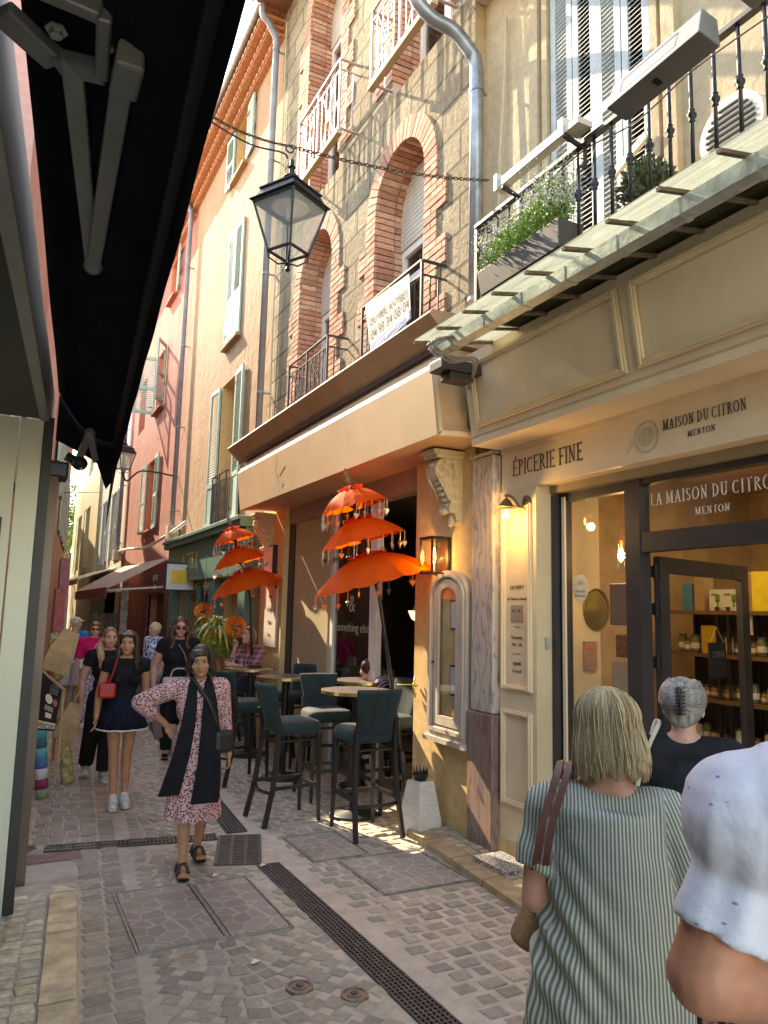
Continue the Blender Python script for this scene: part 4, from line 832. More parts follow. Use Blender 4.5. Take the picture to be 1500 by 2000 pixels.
def stext(s, c, h, m, parent, y0, y1, sp=.06):
    """hand drawn roman capitals with serifs on a wall facing -X, running from y1 down to y0"""
    st, ha = .105, .045; b = MB(); x = 0; tot = sum(.35 if ch == ' ' else GL['E' if ch == 'É' else ch][0] + sp for ch in s) - sp; k = (y1 - y0) / tot; X = c[0]
    def quad(ps): b.add([(X, y1 - u * k, c[2] + (v - .0) * h) for u, v in ps] + [(X + .003, y1 - u * k, c[2] + v * h) for u, v in ps], [(0, 1, 2, 3), (4, 7, 6, 5), (0, 4, 5, 1), (1, 5, 6, 2), (2, 6, 7, 3), (3, 7, 4, 0)])
    def serif(u, v): quad([(u - .15, v - .022), (u + .15, v - .022), (u + .15, v + .022), (u - .15, v + .022)])
    for ch in s:
        if ch == ' ': x += .35; continue
        w_, ops_ = GL['E' if ch == 'É' else ch]
        if ch == 'É': quad([(x + .28, 1.08), (x + .34, 1.06), (x + .52, 1.26), (x + .42, 1.28)])
        for o_ in ops_.split():
            t_, r_ = o_[0], o_[1:]
            if t_ == 'v': u = x + float(r_); quad([(u - st / 2, 0), (u + st / 2, 0), (u + st / 2, 1), (u - st / 2, 1)]); serif(u, .02); serif(u, .98)
            elif t_ == 's': u, v = r_.split('@'); serif(x + float(u), float(v))
            elif t_ == 't':
                r_, v = r_.split('@'); u0, u1 = r_.split('-'); u0, u1, v = x + float(u0), x + float(u1), float(v); quad([(u0, v - .022), (u1, v - .022), (u1, v + .022), (u0, v + .022)])
                if ch != 'A': quad([(u1 - .03, v - .08), (u1 + .01, v - .08), (u1 + .01, v + .08), (u1 - .03, v + .08)])
            elif t_ == 'd': u0, v0, u1, v1, tk = map(float, r_.split(',')); q_ = (st if tk else ha) * .55; quad([(x + u0 - q_, v0), (x + u0 + q_, v0), (x + u1 + q_, v1), (x + u1 - q_, v1)])
            else:
                cx_, cy_, rx_, ry_, a0, a1 = map(float, r_.split(',')); n_ = max(6, int(abs(a1 - a0) / 15))
                def pt(a, sg): th = ha * .5 + (st - ha) * .5 * abs(math.cos(a)); return (x + cx_ + (rx_ + sg * th - .02) * math.cos(a), cy_ + (ry_ + sg * th * .9 - .02) * math.sin(a))
                for i in range(n_): A0 = math.radians(a0 + (a1 - a0) * i / n_); A1 = math.radians(a0 + (a1 - a0) * (i + 1) / n_); quad([pt(A0, -1), pt(A0, 1), pt(A1, 1), pt(A1, -1)])
        x += w_ + sp
    return b.build('lettering', m, parent)
Gp = thing('grocery_shopfront', (3.3, 3.2, 0), 'cream panelled grocery shopfront with dark framed window and open door', 'shopfront')
def mould(b, X, y0, y1, z0, z1, w=.035, d=.02, lean=0):
    """raised picture-frame moulding on a wall facing -X; lean = dX per dZ"""
    for (ya, yb, za, zb) in ((y0, y0 + w, z0, z1), (y1 - w, y1, z0, z1), (y0 + w, y1 - w, z0, z0 + w), (y0 + w, y1 - w, z1 - w, z1)):
        for (e, dd) in ((0, d), (.011, d * 1.6)):
            xx = lambda z: X + lean * (z - z0)
            if yb - ya > 2 * e and zb - za > 2 * e:
                A = [(ya + e, za + e), (yb - e, za + e), (yb - e, zb - e), (ya + e, zb - e)]
                b.add([(xx(q) - dd, p, q) for p, q in A] + [(xx(q) + .002, p, q) for p, q in A], [(0, 3, 2, 1), (4, 5, 6, 7), (0, 1, 5, 4), (1, 2, 6, 5), (2, 3, 7, 6), (3, 0, 4, 7)])
b = MB(); b.prism([(3.31, 2.885), (3.02, 2.885), (3.02, 2.93), (3.035, 2.945), (3.02, 2.955), (2.93, 3.55), (3.41, 3.55)], -2.0, 4.5, 'Y'); b.build('fascia', CREAM2, Gp)
b = MB(); lean = -.09 / .595
mould(b, 3.005, 2.93, 4.40, 3.0, 3.48, .04, .018, lean); mould(b, 3.005, 1.10, 2.84, 3.0, 3.48, .04, .018, lean); b.build('fascia_panel_moulding', CREAM, Gp)
b = MB(); b.box(3.30, 3.42, 1.2, 4.505, 2.565, 2.885); b.box(3.285, 3.30, 1.2, 4.50, 2.85, 2.885); b.build('sign_board', CREAM2, Gp)
stext('ÉPICERIE FINE', (3.296, 3.90, 2.665), .115, LETTER, Gp, 3.62, 4.37)
stext('MAISON DU CITRON', (3.296, 0, 2.715), .062, LETTER, Gp, 2.42, 2.96, .16); stext('MENTON', (3.296, 0, 2.645), .034, LETTER, Gp, 2.61, 2.79, .2)
lg = MB(); cy, cz = 3.08, 2.705
for r_ in (.095, .085, .055, .048): lg.tube([(3.296, cy + r_ * math.cos(a * math.pi / 16) * .98, cz + r_ * math.sin(a * math.pi / 16)) for a in range(32)], .0022, 4, closed=True)
for k in range(6): a = k * math.pi / 3; lg.tube([(3.296, cy + .012 * math.cos(a), cz + .012 * math.sin(a)), (3.296, cy + .035 * math.cos(a - .25), cz + .035 * math.sin(a - .25)), (3.296, cy + .035 * math.cos(a + .25), cz + .035 * math.sin(a + .25))], .0022, 4, closed=True)
for k in range(5): lg.tube([(3.296, cy + .1 + k * .012, cz - .02 - k * .012), (3.296, cy + .125 + k * .01, cz - .01 - k * .015)], .002, 4)
lg.build('lemon_emblem', mat('emblem_grey', (.50, .46, .36), .5), Gp)
# marble pilaster
def marble(name, a, b2, vs=5):
    m = bpy.data.materials.new(name); _m[name] = m; n, bb, N, Ln = nodes(m); tc = N('ShaderNodeTexCoord'); mp = N('ShaderNodeMapping'); mp.inputs['Scale'].default_value = (1, 1, .35); Ln(tc.outputs['Object'], mp.inputs[0])
    wv = N('ShaderNodeTexWave'); wv.inputs['Scale'].default_value = vs; wv.inputs['Distortion'].default_value = 14; wv.inputs['Detail'].default_value = 6; wv.inputs['Detail Scale'].default_value = 2.2; wv.bands_direction = 'Y'; Ln(mp.outputs[0], wv.inputs[0])
    cr = N('ShaderNodeValToRGB'); cr.color_ramp.elements[0].color = (*b2, 1); cr.color_ramp.elements[1].color = (*a, 1); cr.color_ramp.elements[1].position = .45; Ln(wv.outputs[0], cr.inputs[0]); Ln(cr.outputs[0], bb.inputs['Base Color']); bb.inputs['Roughness'].default_value = .4; return m
b = MB(); b.box(3.24, 3.42, 4.535, 4.82, .93, 2.86); b.build('marble_pilaster', marble('veined_marble', (.50, .43, .36), (.30, .26, .25)), Gp, bevel=.012)
b = MB(); b.box(3.23, 3.44, 4.525, 4.85, -.1, .925); b.build('pilaster_base', marble('red_marble', (.27, .18, .145), (.19, .12, .10), 4), Gp, bevel=.01)
b = MB(); b.box(3.22, 3.42, 4.53, 4.84, 2.865, 2.885); b.build('pilaster_cap', _m['veined_marble'], Gp)
b = MB(); b.box(3.30, 3.5, 4.105, 4.524, .08, 2.564); b.build('panelled_pilaster', CREAM, Gp)
b = MB(); mould(b, 3.30, 4.15, 4.49, 1.12, 2.44, .035, .018); mould(b, 3.30, 4.15, 4.49, .33, .98, .035, .018); b.build('panel_moulding', CREAM2, Gp)
b = MB(); b.box(3.285, 3.5, 4.10, 4.523, -.1, .08); b.build('plinth', mat('ochre_step', (.50, .37, .18), .7, var=.15), Gp)
b = MB(); b.box(3.37, 3.40, 4.08, 4.104, 1.42, 1.5); b.build('switch_box', mat('grey_switch', (.45, .45, .42), .5), Gp)
# frame of window and door, in the plane X 3.5
DFR = mat('charcoal_frame', (.055, .05, .052), .45, .2, var=.15); BR = mat('lintel_brown', (.30, .24, .15), .6, var=.1)
b = MB(); b.box(3.42, 3.56, 1.2, 4.10, 2.51, 2.565); b.build('lintel', BR, Gp)
b = MB(); b.box(3.48, 3.55, 4.02, 4.10, -.05, 2.51); b.box(3.47, 3.56, 3.32, 3.44, -.05, 2.51); b.box(3.49, 3.55, 3.44, 4.02, 2.45, 2.51); b.box(3.49, 3.55, 3.44, 4.02, .1, .4)
b.box(3.475, 3.555, 1.4, 3.32, 2.05, 2.17); b.box(3.48, 3.55, 1.4, 3.32, 2.47, 2.51); b.box(3.48, 3.55, 2.22, 2.30, -.05, 2.05); b.box(3.43, 3.47, 4.055, 4.095, .1, 2.5); b.build('window_frame', DFR, Gp)
b = MB(); b.box(3.465, 3.48, 4.0, 4.03, .1, 2.48); b.build('roller_rail', CREAM2, Gp)
g = MB()
for (ya, yb, za, zb) in ((3.44, 4.02, .4, 2.45), (1.4, 3.32, 2.17, 2.47)): g.add([(3.52, ya, za), (3.52, yb, za), (3.52, yb, zb), (3.52, ya, zb)], [(0, 1, 2, 3)])
g.build('glass', GLASS, Gp)
stext('LA MAISON DU CITRON', (3.515, 0, 2.335), .075, WHITEL, Gp, 2.40, 3.27, .16); stext('MENTON', (3.515, 0, 2.245), .042, WHITEL, Gp, 2.71, 2.94, .18)
b = MB(); b.lathe([(.001, 0), (.075, 0), (.075, .002), (.001, .002)], 32, Matrix.Translation((3.514, 3.90, 1.84)) @ Matrix.Rotation(math.pi / 2, 4, 'Y') @ Matrix.Diagonal((1.25, 1, 1, 1)), cap=False); o = b.build('oval_sticker', mat('cream_sticker', (.62, .58, .48), .5, var=.05), Gp)
text('MÉTAIRIE', (3.51, 3.90, 1.82), .024, mat('sticker_grey', (.4, .4, .34), .5), o, depth=.001); text('ARTISANALE', (3.51, 3.90, 1.79), .02, _m['sticker_grey'], o, depth=.001)
l = MB()
for k in range(6): a = k * .5 + .4; l.add([(3.510, 3.90, 1.86), (3.510, 3.90 - .03 * math.cos(a) - .008, 1.86 + .03 * math.sin(a)), (3.510, 3.90 - .04 * math.cos(a), 1.86 + .04 * math.sin(a)), (3.510, 3.90 - .03 * math.cos(a) + .008, 1.86 + .032 * math.sin(a))], [(0, 1, 2, 3)])
l.build('leaf_mark', _m['sticker_grey'], o)
# opening hours on the panelled pilaster
for s_, z, q in (('OUVERT', 1.845, .042), ('du Mardi au Samedi', 1.765, .028), ('Dimanche', 1.49, .032), ('10h - 13h', 1.44, .03), ('FERMÉ', 1.305, .034), ('le Lundi', 1.255, .032)): text(s_, (3.297, 4.32, z), q, LETTER, Gp, depth=.001)
b = MB(); b.box(3.296, 3.30, 4.25, 4.39, 1.60, 1.72); o = b.build('hours_patch', mat('dusky_patch', (.38, .27, .2), .6), Gp); text('9h - 19h', (3.294, 4.32, 1.68), .028, mat('patch_text', (.2, .13, .1), .6), o, depth=.001)
b = MB()
for z in (1.565, 1.375): b.box(3.296, 3.30, 4.28, 4.36, z, z + .003)
b.build('divider', LETTER, Gp)
# door leaf, opened inwards
def dl(u, z, n=0): p = V(3.60, 3.31, 0).lerp(V(4.75, 3.56, 0), u); d = V(-.25, 1.15, 0).normalized() * n; return (p.x + d.x, p.y + d.y, z)
b = MB()
def leafbox(u0, u1, z0, z1): 
    t_ = .022; b.add([dl(u0, z0, -t_), dl(u1, z0, -t_), dl(u1, z0, t_), dl(u0, z0, t_), dl(u0, z1, -t_), dl(u1, z1, -t_), dl(u1, z1, t_), dl(u0, z1, t_)], [(0, 3, 2, 1), (4, 5, 6, 7), (0, 1, 5, 4), (1, 2, 6, 5), (2, 3, 7, 6), (3, 0, 4, 7)])
leafbox(0, .09, 0, 2.03); leafbox(.91, 1, 0, 2.03); leafbox(.09, .91, 1.93, 2.03); leafbox(.09, .91, 0, .25); door = b.build('door_leaf', DFR, Gp)
for z in (1.95, 1.72, 1.4, .9): b = MB(); b.box(3.56, 3.60, 3.29, 3.33, z - .05, z + .02); b.tube([(3.575, 3.30, z - .06), (3.575, 3.30, z + .03)], .012, 8); b.build('hinge', BLACKMETAL, door)
g = MB(); g.add([dl(.09, .25), dl(.91, .25), dl(.91, 1.93), dl(.09, 1.93)], [(0, 1, 2, 3)]); g.build('pane', GLASS, door)
# interior room
BW = mat('shop_wall', (.50, .36, .20), .8, var=.25, vs=3); 
r = MB(); X0, X1, Y0, Y1 = 3.57, 6.6, .6, 4.86
r.add([(X0, Y0, -.05), (X1, Y0, -.05), (X1, Y1, -.05), (X0, Y1, -.05), (X0, Y0, 2.9), (X1, Y0, 2.9), (X1, Y1, 2.9), (X0, Y1, 2.9)], [(0, 1, 2, 3), (4, 7, 6, 5), (0, 4, 5, 1), (1, 5, 6, 2), (2, 6, 7, 3)]); r.build('room', BW, Gp, fixn=False)
r = MB(); r.box(3.57, 4.35, 4.60, 4.85, -.05, 2.9); r.build('side_wall', mat('shop_plaster', (.60, .54, .40), .8, var=.06), Gp)
l = bpy.data.lights.new('shop_area_light', 'AREA'); l.energy = 1.8; l.color = (1, .78, .5); l.size = 1.2; l.shape = 'SQUARE'; lo = bpy.data.objects.new('shop_area_light', l); lo.location = (5.0, 3.2, 2.85); COL.objects.link(lo)  # area light below the ceiling, no fixture; brightens the shop room
# shelving at the back of the shop
sx = 5.05; SH = thing('shelf_unit', (sx + .2, 4.0, 0), 'dark iron and wood shelf unit seen through the open grocery door', 'shelves')
W2 = mat('shelf_wood', (.16, .09, .045), .5, var=.2, stretch=(1, .2, 1))
b = MB()
for z in (1.69, 1.35, 1.0, .65, .3): b.box(sx, sx + .38, 2.6, 4.58, z, z + .03)
b.build('shelf', W2, SH); b = MB()
for y in (2.62, 3.3, 3.95, 4.05, 4.55):
    for x in (sx + .01, sx + .35): b.box(x, x + .025, y, y + .025, -.05, 1.75)
b.build('upright', BLACKMETAL, SH); b = MB(); b.box(sx + .40, sx + .42, 2.4, 4.59, -.05, 1.72); b.build('back_panel', mat('dark_back', (.05, .03, .02), .8), SH)
rg = random.Random(2)
def bx(name, y, w, h, d, z, m, label, cat='box', grp=None, tilt=0, art=None):
    b = MB(); M = Matrix.Translation((sx + .08, y, z)) @ Matrix.Rotation(tilt, 4, 'Z'); b.box(0, d, -w / 2, w / 2, 0, h, M); o = b.build(name, m, loc=(sx + .08, y, z)); tag(o, label, cat, grp)
    if art:
        a = MB()
        for (u, v, s1, s2) in art[1]: a.box(-.003, -.001, u - s1, u + s1, v - s2, v + s2, M)
        a.build('printed_panel', art[0], o)
    return o
KR = mat('kraft_card', (.42, .30, .17), .8, var=.12)
bx('gift_box', 4.40, .10, .22, .12, 1.72, mat('blue_box', (.05, .25, .45), .5), 'small blue box at the left end of the top shelf')
bx('kraft_box', 4.28, .09, .34, .12, 1.72, KR, 'tall brown card box beside the blue box on the top shelf')
bx('tray_box', 4.03, .30, .17, .16, 1.72, mat('pale_print_box', (.62, .68, .60), .6), 'pale rounded box printed with green sprigs on the top shelf', art=(mat('green_print', (.12, .28, .08), .6), [(-.08, .10, .02, .03), (-.08, .06, .008, .03), (.07, .10, .02, .03), (.07, .06, .008, .03), (-.02, .13, .03, .008), (.10, .13, .03, .008)]))
bx('kraft_box', 3.83, .10, .30, .14, 1.72, KR, 'brown card box between the printed box and the yellow box')
bx('yellow_box', 3.60, .34, .30, .06, 1.72, mat('lemon_yellow', (.75, .60, .03), .5, var=.12, vs=14), 'big yellow gift box with dark label on the top shelf, beside the door edge', tilt=.2, art=(mat('dark_print', (.07, .05, .01), .6), [(-.07, .09, .05, .035), (-.07, .15, .04, .004)]))
bx('paper_tag', 3.85, .10, .16, .01, 1.54, mat('tag_paper', (.62, .58, .48), .7), 'cream paper tag hanging down over the front of the top shelf', 'tag')
bx('yellow_card', 4.2, .16, .22, .02, 1.38, mat('mustard_card', (.60, .42, .06), .6, var=.2, vs=30), 'upright mustard yellow card among the jars on the middle shelf', 'card', tilt=-.15)
JL = ['squat jar with dark lid on the middle shelf', 'jar on the shelf below waist height']
gl = [mat('jar_amber', (.35, .16, .04), .2, var=.2), mat('jar_green', (.14, .16, .05), .2, var=.2), mat('jar_pale', (.5, .42, .26), .3, var=.2)]; ld = mat('jar_lid', (.06, .05, .04), .4)
for (z, lab, gp) in ((1.38, 'small glass jar on the middle shelf inside the grocery', 'jars on the middle shelf'), (1.03, 'small glass jar on the lower shelf inside the grocery', 'jars on the lower shelf'), (.68, 'small glass jar on the lowest shelf in view inside the grocery', 'jars on the lowest shelf')):
    for k in range(25):
        y = 2.66 + k * .076
        if abs(y - 4.2) < .1 and z > 1.3: continue
        b = MB(); h = rg.choice((.08, .1, .13)); M = Matrix.Translation((sx + .07 + rg.uniform(0, .05), y, z)); b.lathe([(.03, 0), (.036, .01), (.036, h - .02), (.028, h)], 12, M); o = b.build('jar', gl[rg.randrange(3)], smooth=True); tag(o, lab, 'jar', gp)
        b = MB(); b.lathe([(.03, h), (.03, h + .015)], 12, M); b.build('lid', ld, o)
        b = MB(); b.lathe([(.0366, h * .25), (.0366, h * .6)], 12, M, cap=False); b.build('paper_label', _m['tag_paper'], o)
# open sign board hanging on the door glass
t = MB(); M = Matrix(((.977, -.212, 0, 0), (.212, .977, 0, 0), (0, 0, 1, 0), (0, 0, 0, 1))); p0 = V(dl(.55, 1.40, -.04)); 
t.box(-.11, .11, -.006, .006, -.13, .10, Matrix.Translation(p0) @ M); o = t.build('hanging_slate', mat('slate_black', (.015, .015, .018), .6)); tag(o, 'small black slate hanging by a string on the door glass', 'sign')
t = MB(); t.tube([p0 + V(-.09, -.02, .10), p0 + V(0, 0, .2), p0 + V(.09, .02, .10)], .003, 5); t.build('string', KR, o)
text('OPEN', p0 + V(0, -.012, .02), .06, mat('chalk_faint', (.14, .14, .16), .8), o, depth=.001, R=Matrix(((.977, 0, .212), (.212, 0, -.977), (0, 1, 0))))
# items behind the left window pane
t = thing('pendant_lamp', (4.0, 4.0, 2.0), 'glass bell pendant with glowing filament bulb behind the grocery window', 'lamp')
c = at(1213, 1085, X=4.0)
b = MB(); b.lathe([(.07, -.09), (.072, 0), (.06, .09), (.03, .14), (.012, .16)], 20, Matrix.Translation(c), cap=False); b.build('glass_bell', GLASS, t, smooth=True)
b = MB(); b.lathe([(.004, -.045), (.02, -.02), (.022, .0), (.014, .035), (.01, .05)], 12, Matrix.Translation(c)); b.build('bulb', mat('filament_glow', (1, .6, .2), .3, emit=(1, .50, .14), es=7), t, smooth=True)
b = MB(); b.lathe([(.016, .05), (.018, .11)], 10, Matrix.Translation(c)); b.tube([c + V(0, 0, .11), c + V(0, 0, .8)], .004, 5); b.build('cord', mat('copper', (.5, .22, .1), .4, .8), t)
l = bpy.data.lights.new('pendant_glow', 'POINT'); l.energy = 2.; l.color = (1, .62, .28); l.shadow_soft_size = .03; lo = bpy.data.objects.new('pendant_glow', l); lo.location = c + V(-.02, -.1, 0); COL.objects.link(lo)
c = at(1155, 1190, X=4.3); b = MB(); b.tube([(c.x + .13 * math.cos(a * math.pi / 18), 4.585, c.z + .16 * math.sin(a * math.pi / 18)) for a in range(36)], .009, 6, closed=True); o = b.build('round_mirror', mat('brass_ring', (.35, .25, .1), .35, .8)); tag(o, 'round brass rimmed mirror on the wall behind the oval sticker', 'mirror')
b = MB(); b.lathe([(.001, 0), (.125, 0)], 28, Matrix.Translation((c.x, 4.592, c.z)) @ Matrix.Rotation(math.pi / 2, 4, 'X') @ Matrix.Diagonal((1, 1.25, 1, 1)), cap=False); b.build('mirror_glass', mat('mirror_tone', (.34, .32, .2), .1, .7), o)
for (px, py, w_, h_, nm, m1, lab) in ((1152, 1280, .13, .22, 'poster', mat('sunset_print', (.12, .22, .28), .6, var=.1, vs=6, c2=(.55, .26, .14)), 'small framed print of a harbour at dusk on the wall below the mirror'),):
    c = at(px, py, Y=4.59); b = MB(); b.box(c.x - w_ / 2, c.x + w_ / 2, 4.575, 4.598, c.z - h_ / 2, c.z + h_ / 2); o = b.build(nm, m1); tag(o, lab, 'picture')
    b = MB(); b.box(c.x - w_ / 2, c.x + w_ / 2, 4.570, 4.574, c.z + h_ * .25, c.z + h_ * .42); b.build('printed_band', mat('orange_band', (.50, .22, .10), .6), o)
# grey linen bag & cards in the window
for (px, py, w_, h_, m1, nm, lab) in ((1212, 1180, .22, .30, mat('linen_grey', (.20, .20, .23), .9, var=.1), 'linen_bag', 'dark grey linen bag hanging behind the window under the pendant lamp'), (1215, 1262, .13, .16, mat('brown_print', (.24, .15, .10), .6, var=.5, vs=20), 'postcard', 'brown picture card low in the grocery window'), (1212, 1320, .18, .20, mat('white_linen', (.55, .52, .44), .9, var=.08), 'tea_towel', 'folded cream tea towel low in the grocery window')):
    c = at(px, py, X=3.95); b = MB(); b.box(c.x, c.x + .03, c.y - w_ / 2, c.y + w_ / 2, c.z - h_ / 2, c.z + h_ / 2); o = b.build(nm, m1, bevel=.008); tag(o, lab, nm.replace('_', ' '))
# straw mannequin / wooden figure and bottle shapes
# swan neck sconce
def sconce():
    t = thing('wall_sconce', (3.3, 4.22, 2.35), 'small brass swan neck sconce with lit glass, under the grocery sign', 'wall lamp'); m = mat('aged_brass', (.17, .12, .07), .45, .6, var=.2)
    c = at(989, 1005, X=3.16); y = c.y; zt = c.z + .09
    b = MB(); b.lathe([(.001, 0), (.045, 0), (.045, .012), (.03, .02), (.001, .02)], 20, Matrix.Translation((3.298, y - .06, zt)) @ Matrix.Rotation(-math.pi / 2, 4, 'Y') @ Matrix.Diagonal((1.2, 1, 1, 1)), cap=False); b.tube(soft([(3.29, y - .06, zt - .02), (3.25, y - .04, zt - .03), (3.21, y - .015, zt + .03), (3.17, y, zt + .05), (c.x, y, zt + .02)]), .010, 8); b.sph((c.x, y, zt + .045), .014); b.build('arm', m, t, smooth=True)
    b = MB(); b.lathe([(.012, .04), (.03, .025), (.045, 0), (.052, -.012), (.082, -.022), (.080, -.026), (.05, -.018)], 24, Matrix.Translation((c.x, y, zt - .015)), cap=False); b.build('shade', m, t, smooth=True)
    b = MB(); b.lathe([(.045, .0), (.047, -.05), (.04, -.085), (.02, -.10), (.001, -.105)], 20, Matrix.Translation((c.x, y, zt - .04)), cap=False); b.build('glass', GLASS, t, smooth=True)
    b = MB(); b.sph((c.x, y, zt - .085), (.017, .017, .03), 12, 8); b.build('bulb', _m['filament_glow'], t, smooth=True)
    l = bpy.data.lights.new('sconce_glow', 'POINT'); l.energy = 1.6; l.color = (1, .66, .3); l.shadow_soft_size = .03; lo = bpy.data.objects.new('sconce_glow', l); lo.location = (c.x - .07, y, zt - .12); COL.objects.link(lo)
sconce()

# ---------------------------------------------------------------- glazed canopy over the grocery
t = thing('glass_canopy', (2.6, 2.5, 3.3), 'narrow glass canopy on a galvanised steel beam above the grocery fascia', 'canopy')
b = MB(); b.box(2.42, 2.50, -1.5, 4.05, 3.345, 3.42)
for k in range(14): y = 3.85 - k * .36; b.box(2.416, 2.504, y, y + .03, 3.341, 3.42)
b.build('beam', STEEL, t)
RW = mat('rusty_bar', (.16, .12, .09), .7, .2, var=.4, vs=20)
b = MB(); yb = [4.12 - .295 * k for k in range(18)]
for y in yb: b.bar((2.30, y, 3.425), (2.96, y, 3.55), .022, .016)
b.box(2.955, 2.975, -1.5, 4.2, 3.50, 3.585); b.build('glazing_bar', RW, t)
PG = bpy.data.materials.new('dirty_canopy_glass'); n_, bb, N_, L_ = nodes(PG); PG.node_tree.nodes.remove(bb)
tr = N_('ShaderNodeBsdfTranslucent'); tr.inputs[0].default_value = (.42, .44, .40, 1); tp = N_('ShaderNodeBsdfTransparent'); tp.inputs[0].default_value = (.66, .69, .65, 1); ms = N_('ShaderNodeMixShader'); nz = N_('ShaderNodeTexNoise'); nz.inputs['Scale'].default_value = 9; nz.inputs['Detail'].default_value = 6; mr = N_('ShaderNodeMapRange'); mr.inputs['From Min'].default_value = .35; mr.inputs['From Max'].default_value = .7; mr.inputs['To Min'].default_value = .75; mr.inputs['To Max'].default_value = .15
L_(nz.outputs[0], mr.inputs[0]); L_(mr.outputs[0], ms.inputs[0]); L_(tp.outputs[0], ms.inputs[1]); L_(tr.outputs[0], ms.inputs[2]); ms.inputs[0].default_value = .6; L_(ms.outputs[0], n_.nodes['Material Output'].inputs[0])
b = MB()
for y, y2 in zip(yb, yb[1:]): b.add([(2.30, y - .008, 3.436), (2.30, y2 + .008, 3.436), (2.95, y2 + .008, 3.562), (2.95, y - .008, 3.562), (2.30, y - .008, 3.442), (2.30, y2 + .008, 3.442), (2.95, y2 + .008, 3.568), (2.95, y - .008, 3.568)], [(0, 3, 2, 1), (4, 5, 6, 7), (0, 1, 5, 4), (1, 2, 6, 5), (2, 3, 7, 6), (3, 0, 4, 7)])
b.build('glass_pane', PG, t)
b = MB(); rg = random.Random(9)
for k in range(7): y = 3.86 + rg.uniform(-.03, .05); b.tube(soft([(2.42, y, 3.40), (2.30 + rg.uniform(-.04, .04), y + .04, 3.33 + rg.uniform(-.03, .03)), (2.5, y + .1, 3.30 + rg.uniform(-.02, .02)), (2.75, y + .2, 3.36), (3.0, 4.55, 3.3)], 5), .005, 5)
o = b.build('cable_bundle', mat('grey_cable', (.25, .26, .27), .6)); tag(o, 'tangle of grey cables at the far end of the glass canopy', 'cable')
b = MB(); b.box(2.62, 3.0, 4.28, 4.46, 3.36, 3.44); b.box(2.70, 2.9, 4.3, 4.44, 3.30, 3.36); o = b.build('junction_box', DFR, bevel=.01); tag(o, 'dark fixing bracket between the cafe cover and the grocery canopy', 'bracket')
rub = MB(); rg = random.Random(4)
for k in range(26): rub.box(0, .12, 0, .10, 0, .05, Matrix.Translation((3.02 + rg.uniform(0, .25), 4.58 + rg.uniform(-.05, .12), 3.05 + k * .02)) @ Matrix.Rotation(rg.uniform(-.3, .3), 4, 'Y'))
o = rub.build('rubble_wall', STONE); tag(o, 'exposed rubble wall in the gap between cafe and grocery fascias', 'wall')

# ---------------------------------------------------------------- balcony
t = thing('balcony', (3.0, 1.5, 3.57), 'grocery balcony with grey iron railing, knobbed bars on its nearer half', 'balcony')
b = MB(); b.box(2.66, 3.4, -2, 3.86, 3.575, 3.64); b.build('slab', BEIGE, t)
b = MB(); X = 2.63; zt = 4.20
b.box(X - .02, X + .02, -2, 3.88, zt, zt + .022); b.box(X - .012, X + .012, -2, 3.88, 3.66, 3.68); b.bar((X, 3.87, zt + .01), (3.4, 3.87, zt + .01), .03, .02); b.bar((X, 3.87, 3.67), (3.4, 3.87, 3.67), .02); b.box(X - .014, X + .014, 3.855, 3.885, 3.5, zt)
b.box(X - .018, X + .018, 3.12, 3.15, 3.58, zt); b.build('rail', IRON, t)
for k in range(6): b = MB(); x = X + .12 + k * .12; b.tube([(x, 3.87, 3.67), (x, 3.87, zt)], .0075, 6); b.build('baluster', IRON, t)
ys = [3.76, 3.64, 3.52, 3.40, 3.28]; 
for y in ys: b = MB(); b.tube([(X, y, 3.67), (X, y, zt)], .008, 8); b.build('baluster', IRON, t)
y = 3.02
while y > 0:
    b = MB(); b.tube([(X, y, 3.67), (X, y, zt)], .0095, 8); b.lathe([(.0095, -.035), (.016, -.028), (.012, -.02), (.022, -.005), (.022, .005), (.012, .02), (.016, .028), (.0095, .035)], 12, Matrix.Translation((X, y, 3.93)), cap=False); b.build('baluster', IRON, t, smooth=True); y -= .125
# planter with white flowers
t = thing('planter', (2.70, 3.32, 3.56), 'dark grey trough hung on the balcony railing, full of airy white flowers', 'planter')
b = MB(); A = [(2.655, 3.72), (2.655, 2.94), (2.84, 2.94), (2.84, 3.72)]; b.add([(x + (.02 if x < 2.7 else -.02), y + (-.02 if y > 3.3 else .02), 3.645) for x, y in A] + [(x, y, 3.80) for x, y in A], [(0, 1, 2, 3), (0, 1, 5, 4), (1, 2, 6, 5), (2, 3, 7, 6), (3, 0, 4, 7), (4, 5, 6, 7)]); 
for v in b.v: v.x -= .13
b.build('trough', mat('anthracite_trough', (.085, .085, .08), .6, var=.08), t, bevel=.004)
LEAF = mat('fresh_leaf', (.20, .34, .05), .5, var=.4, vs=30, sub=0); STEM = mat('pale_stem', (.20, .32, .10), .6); PET = mat('white_petal', (.72, .74, .66), .6, var=.05)
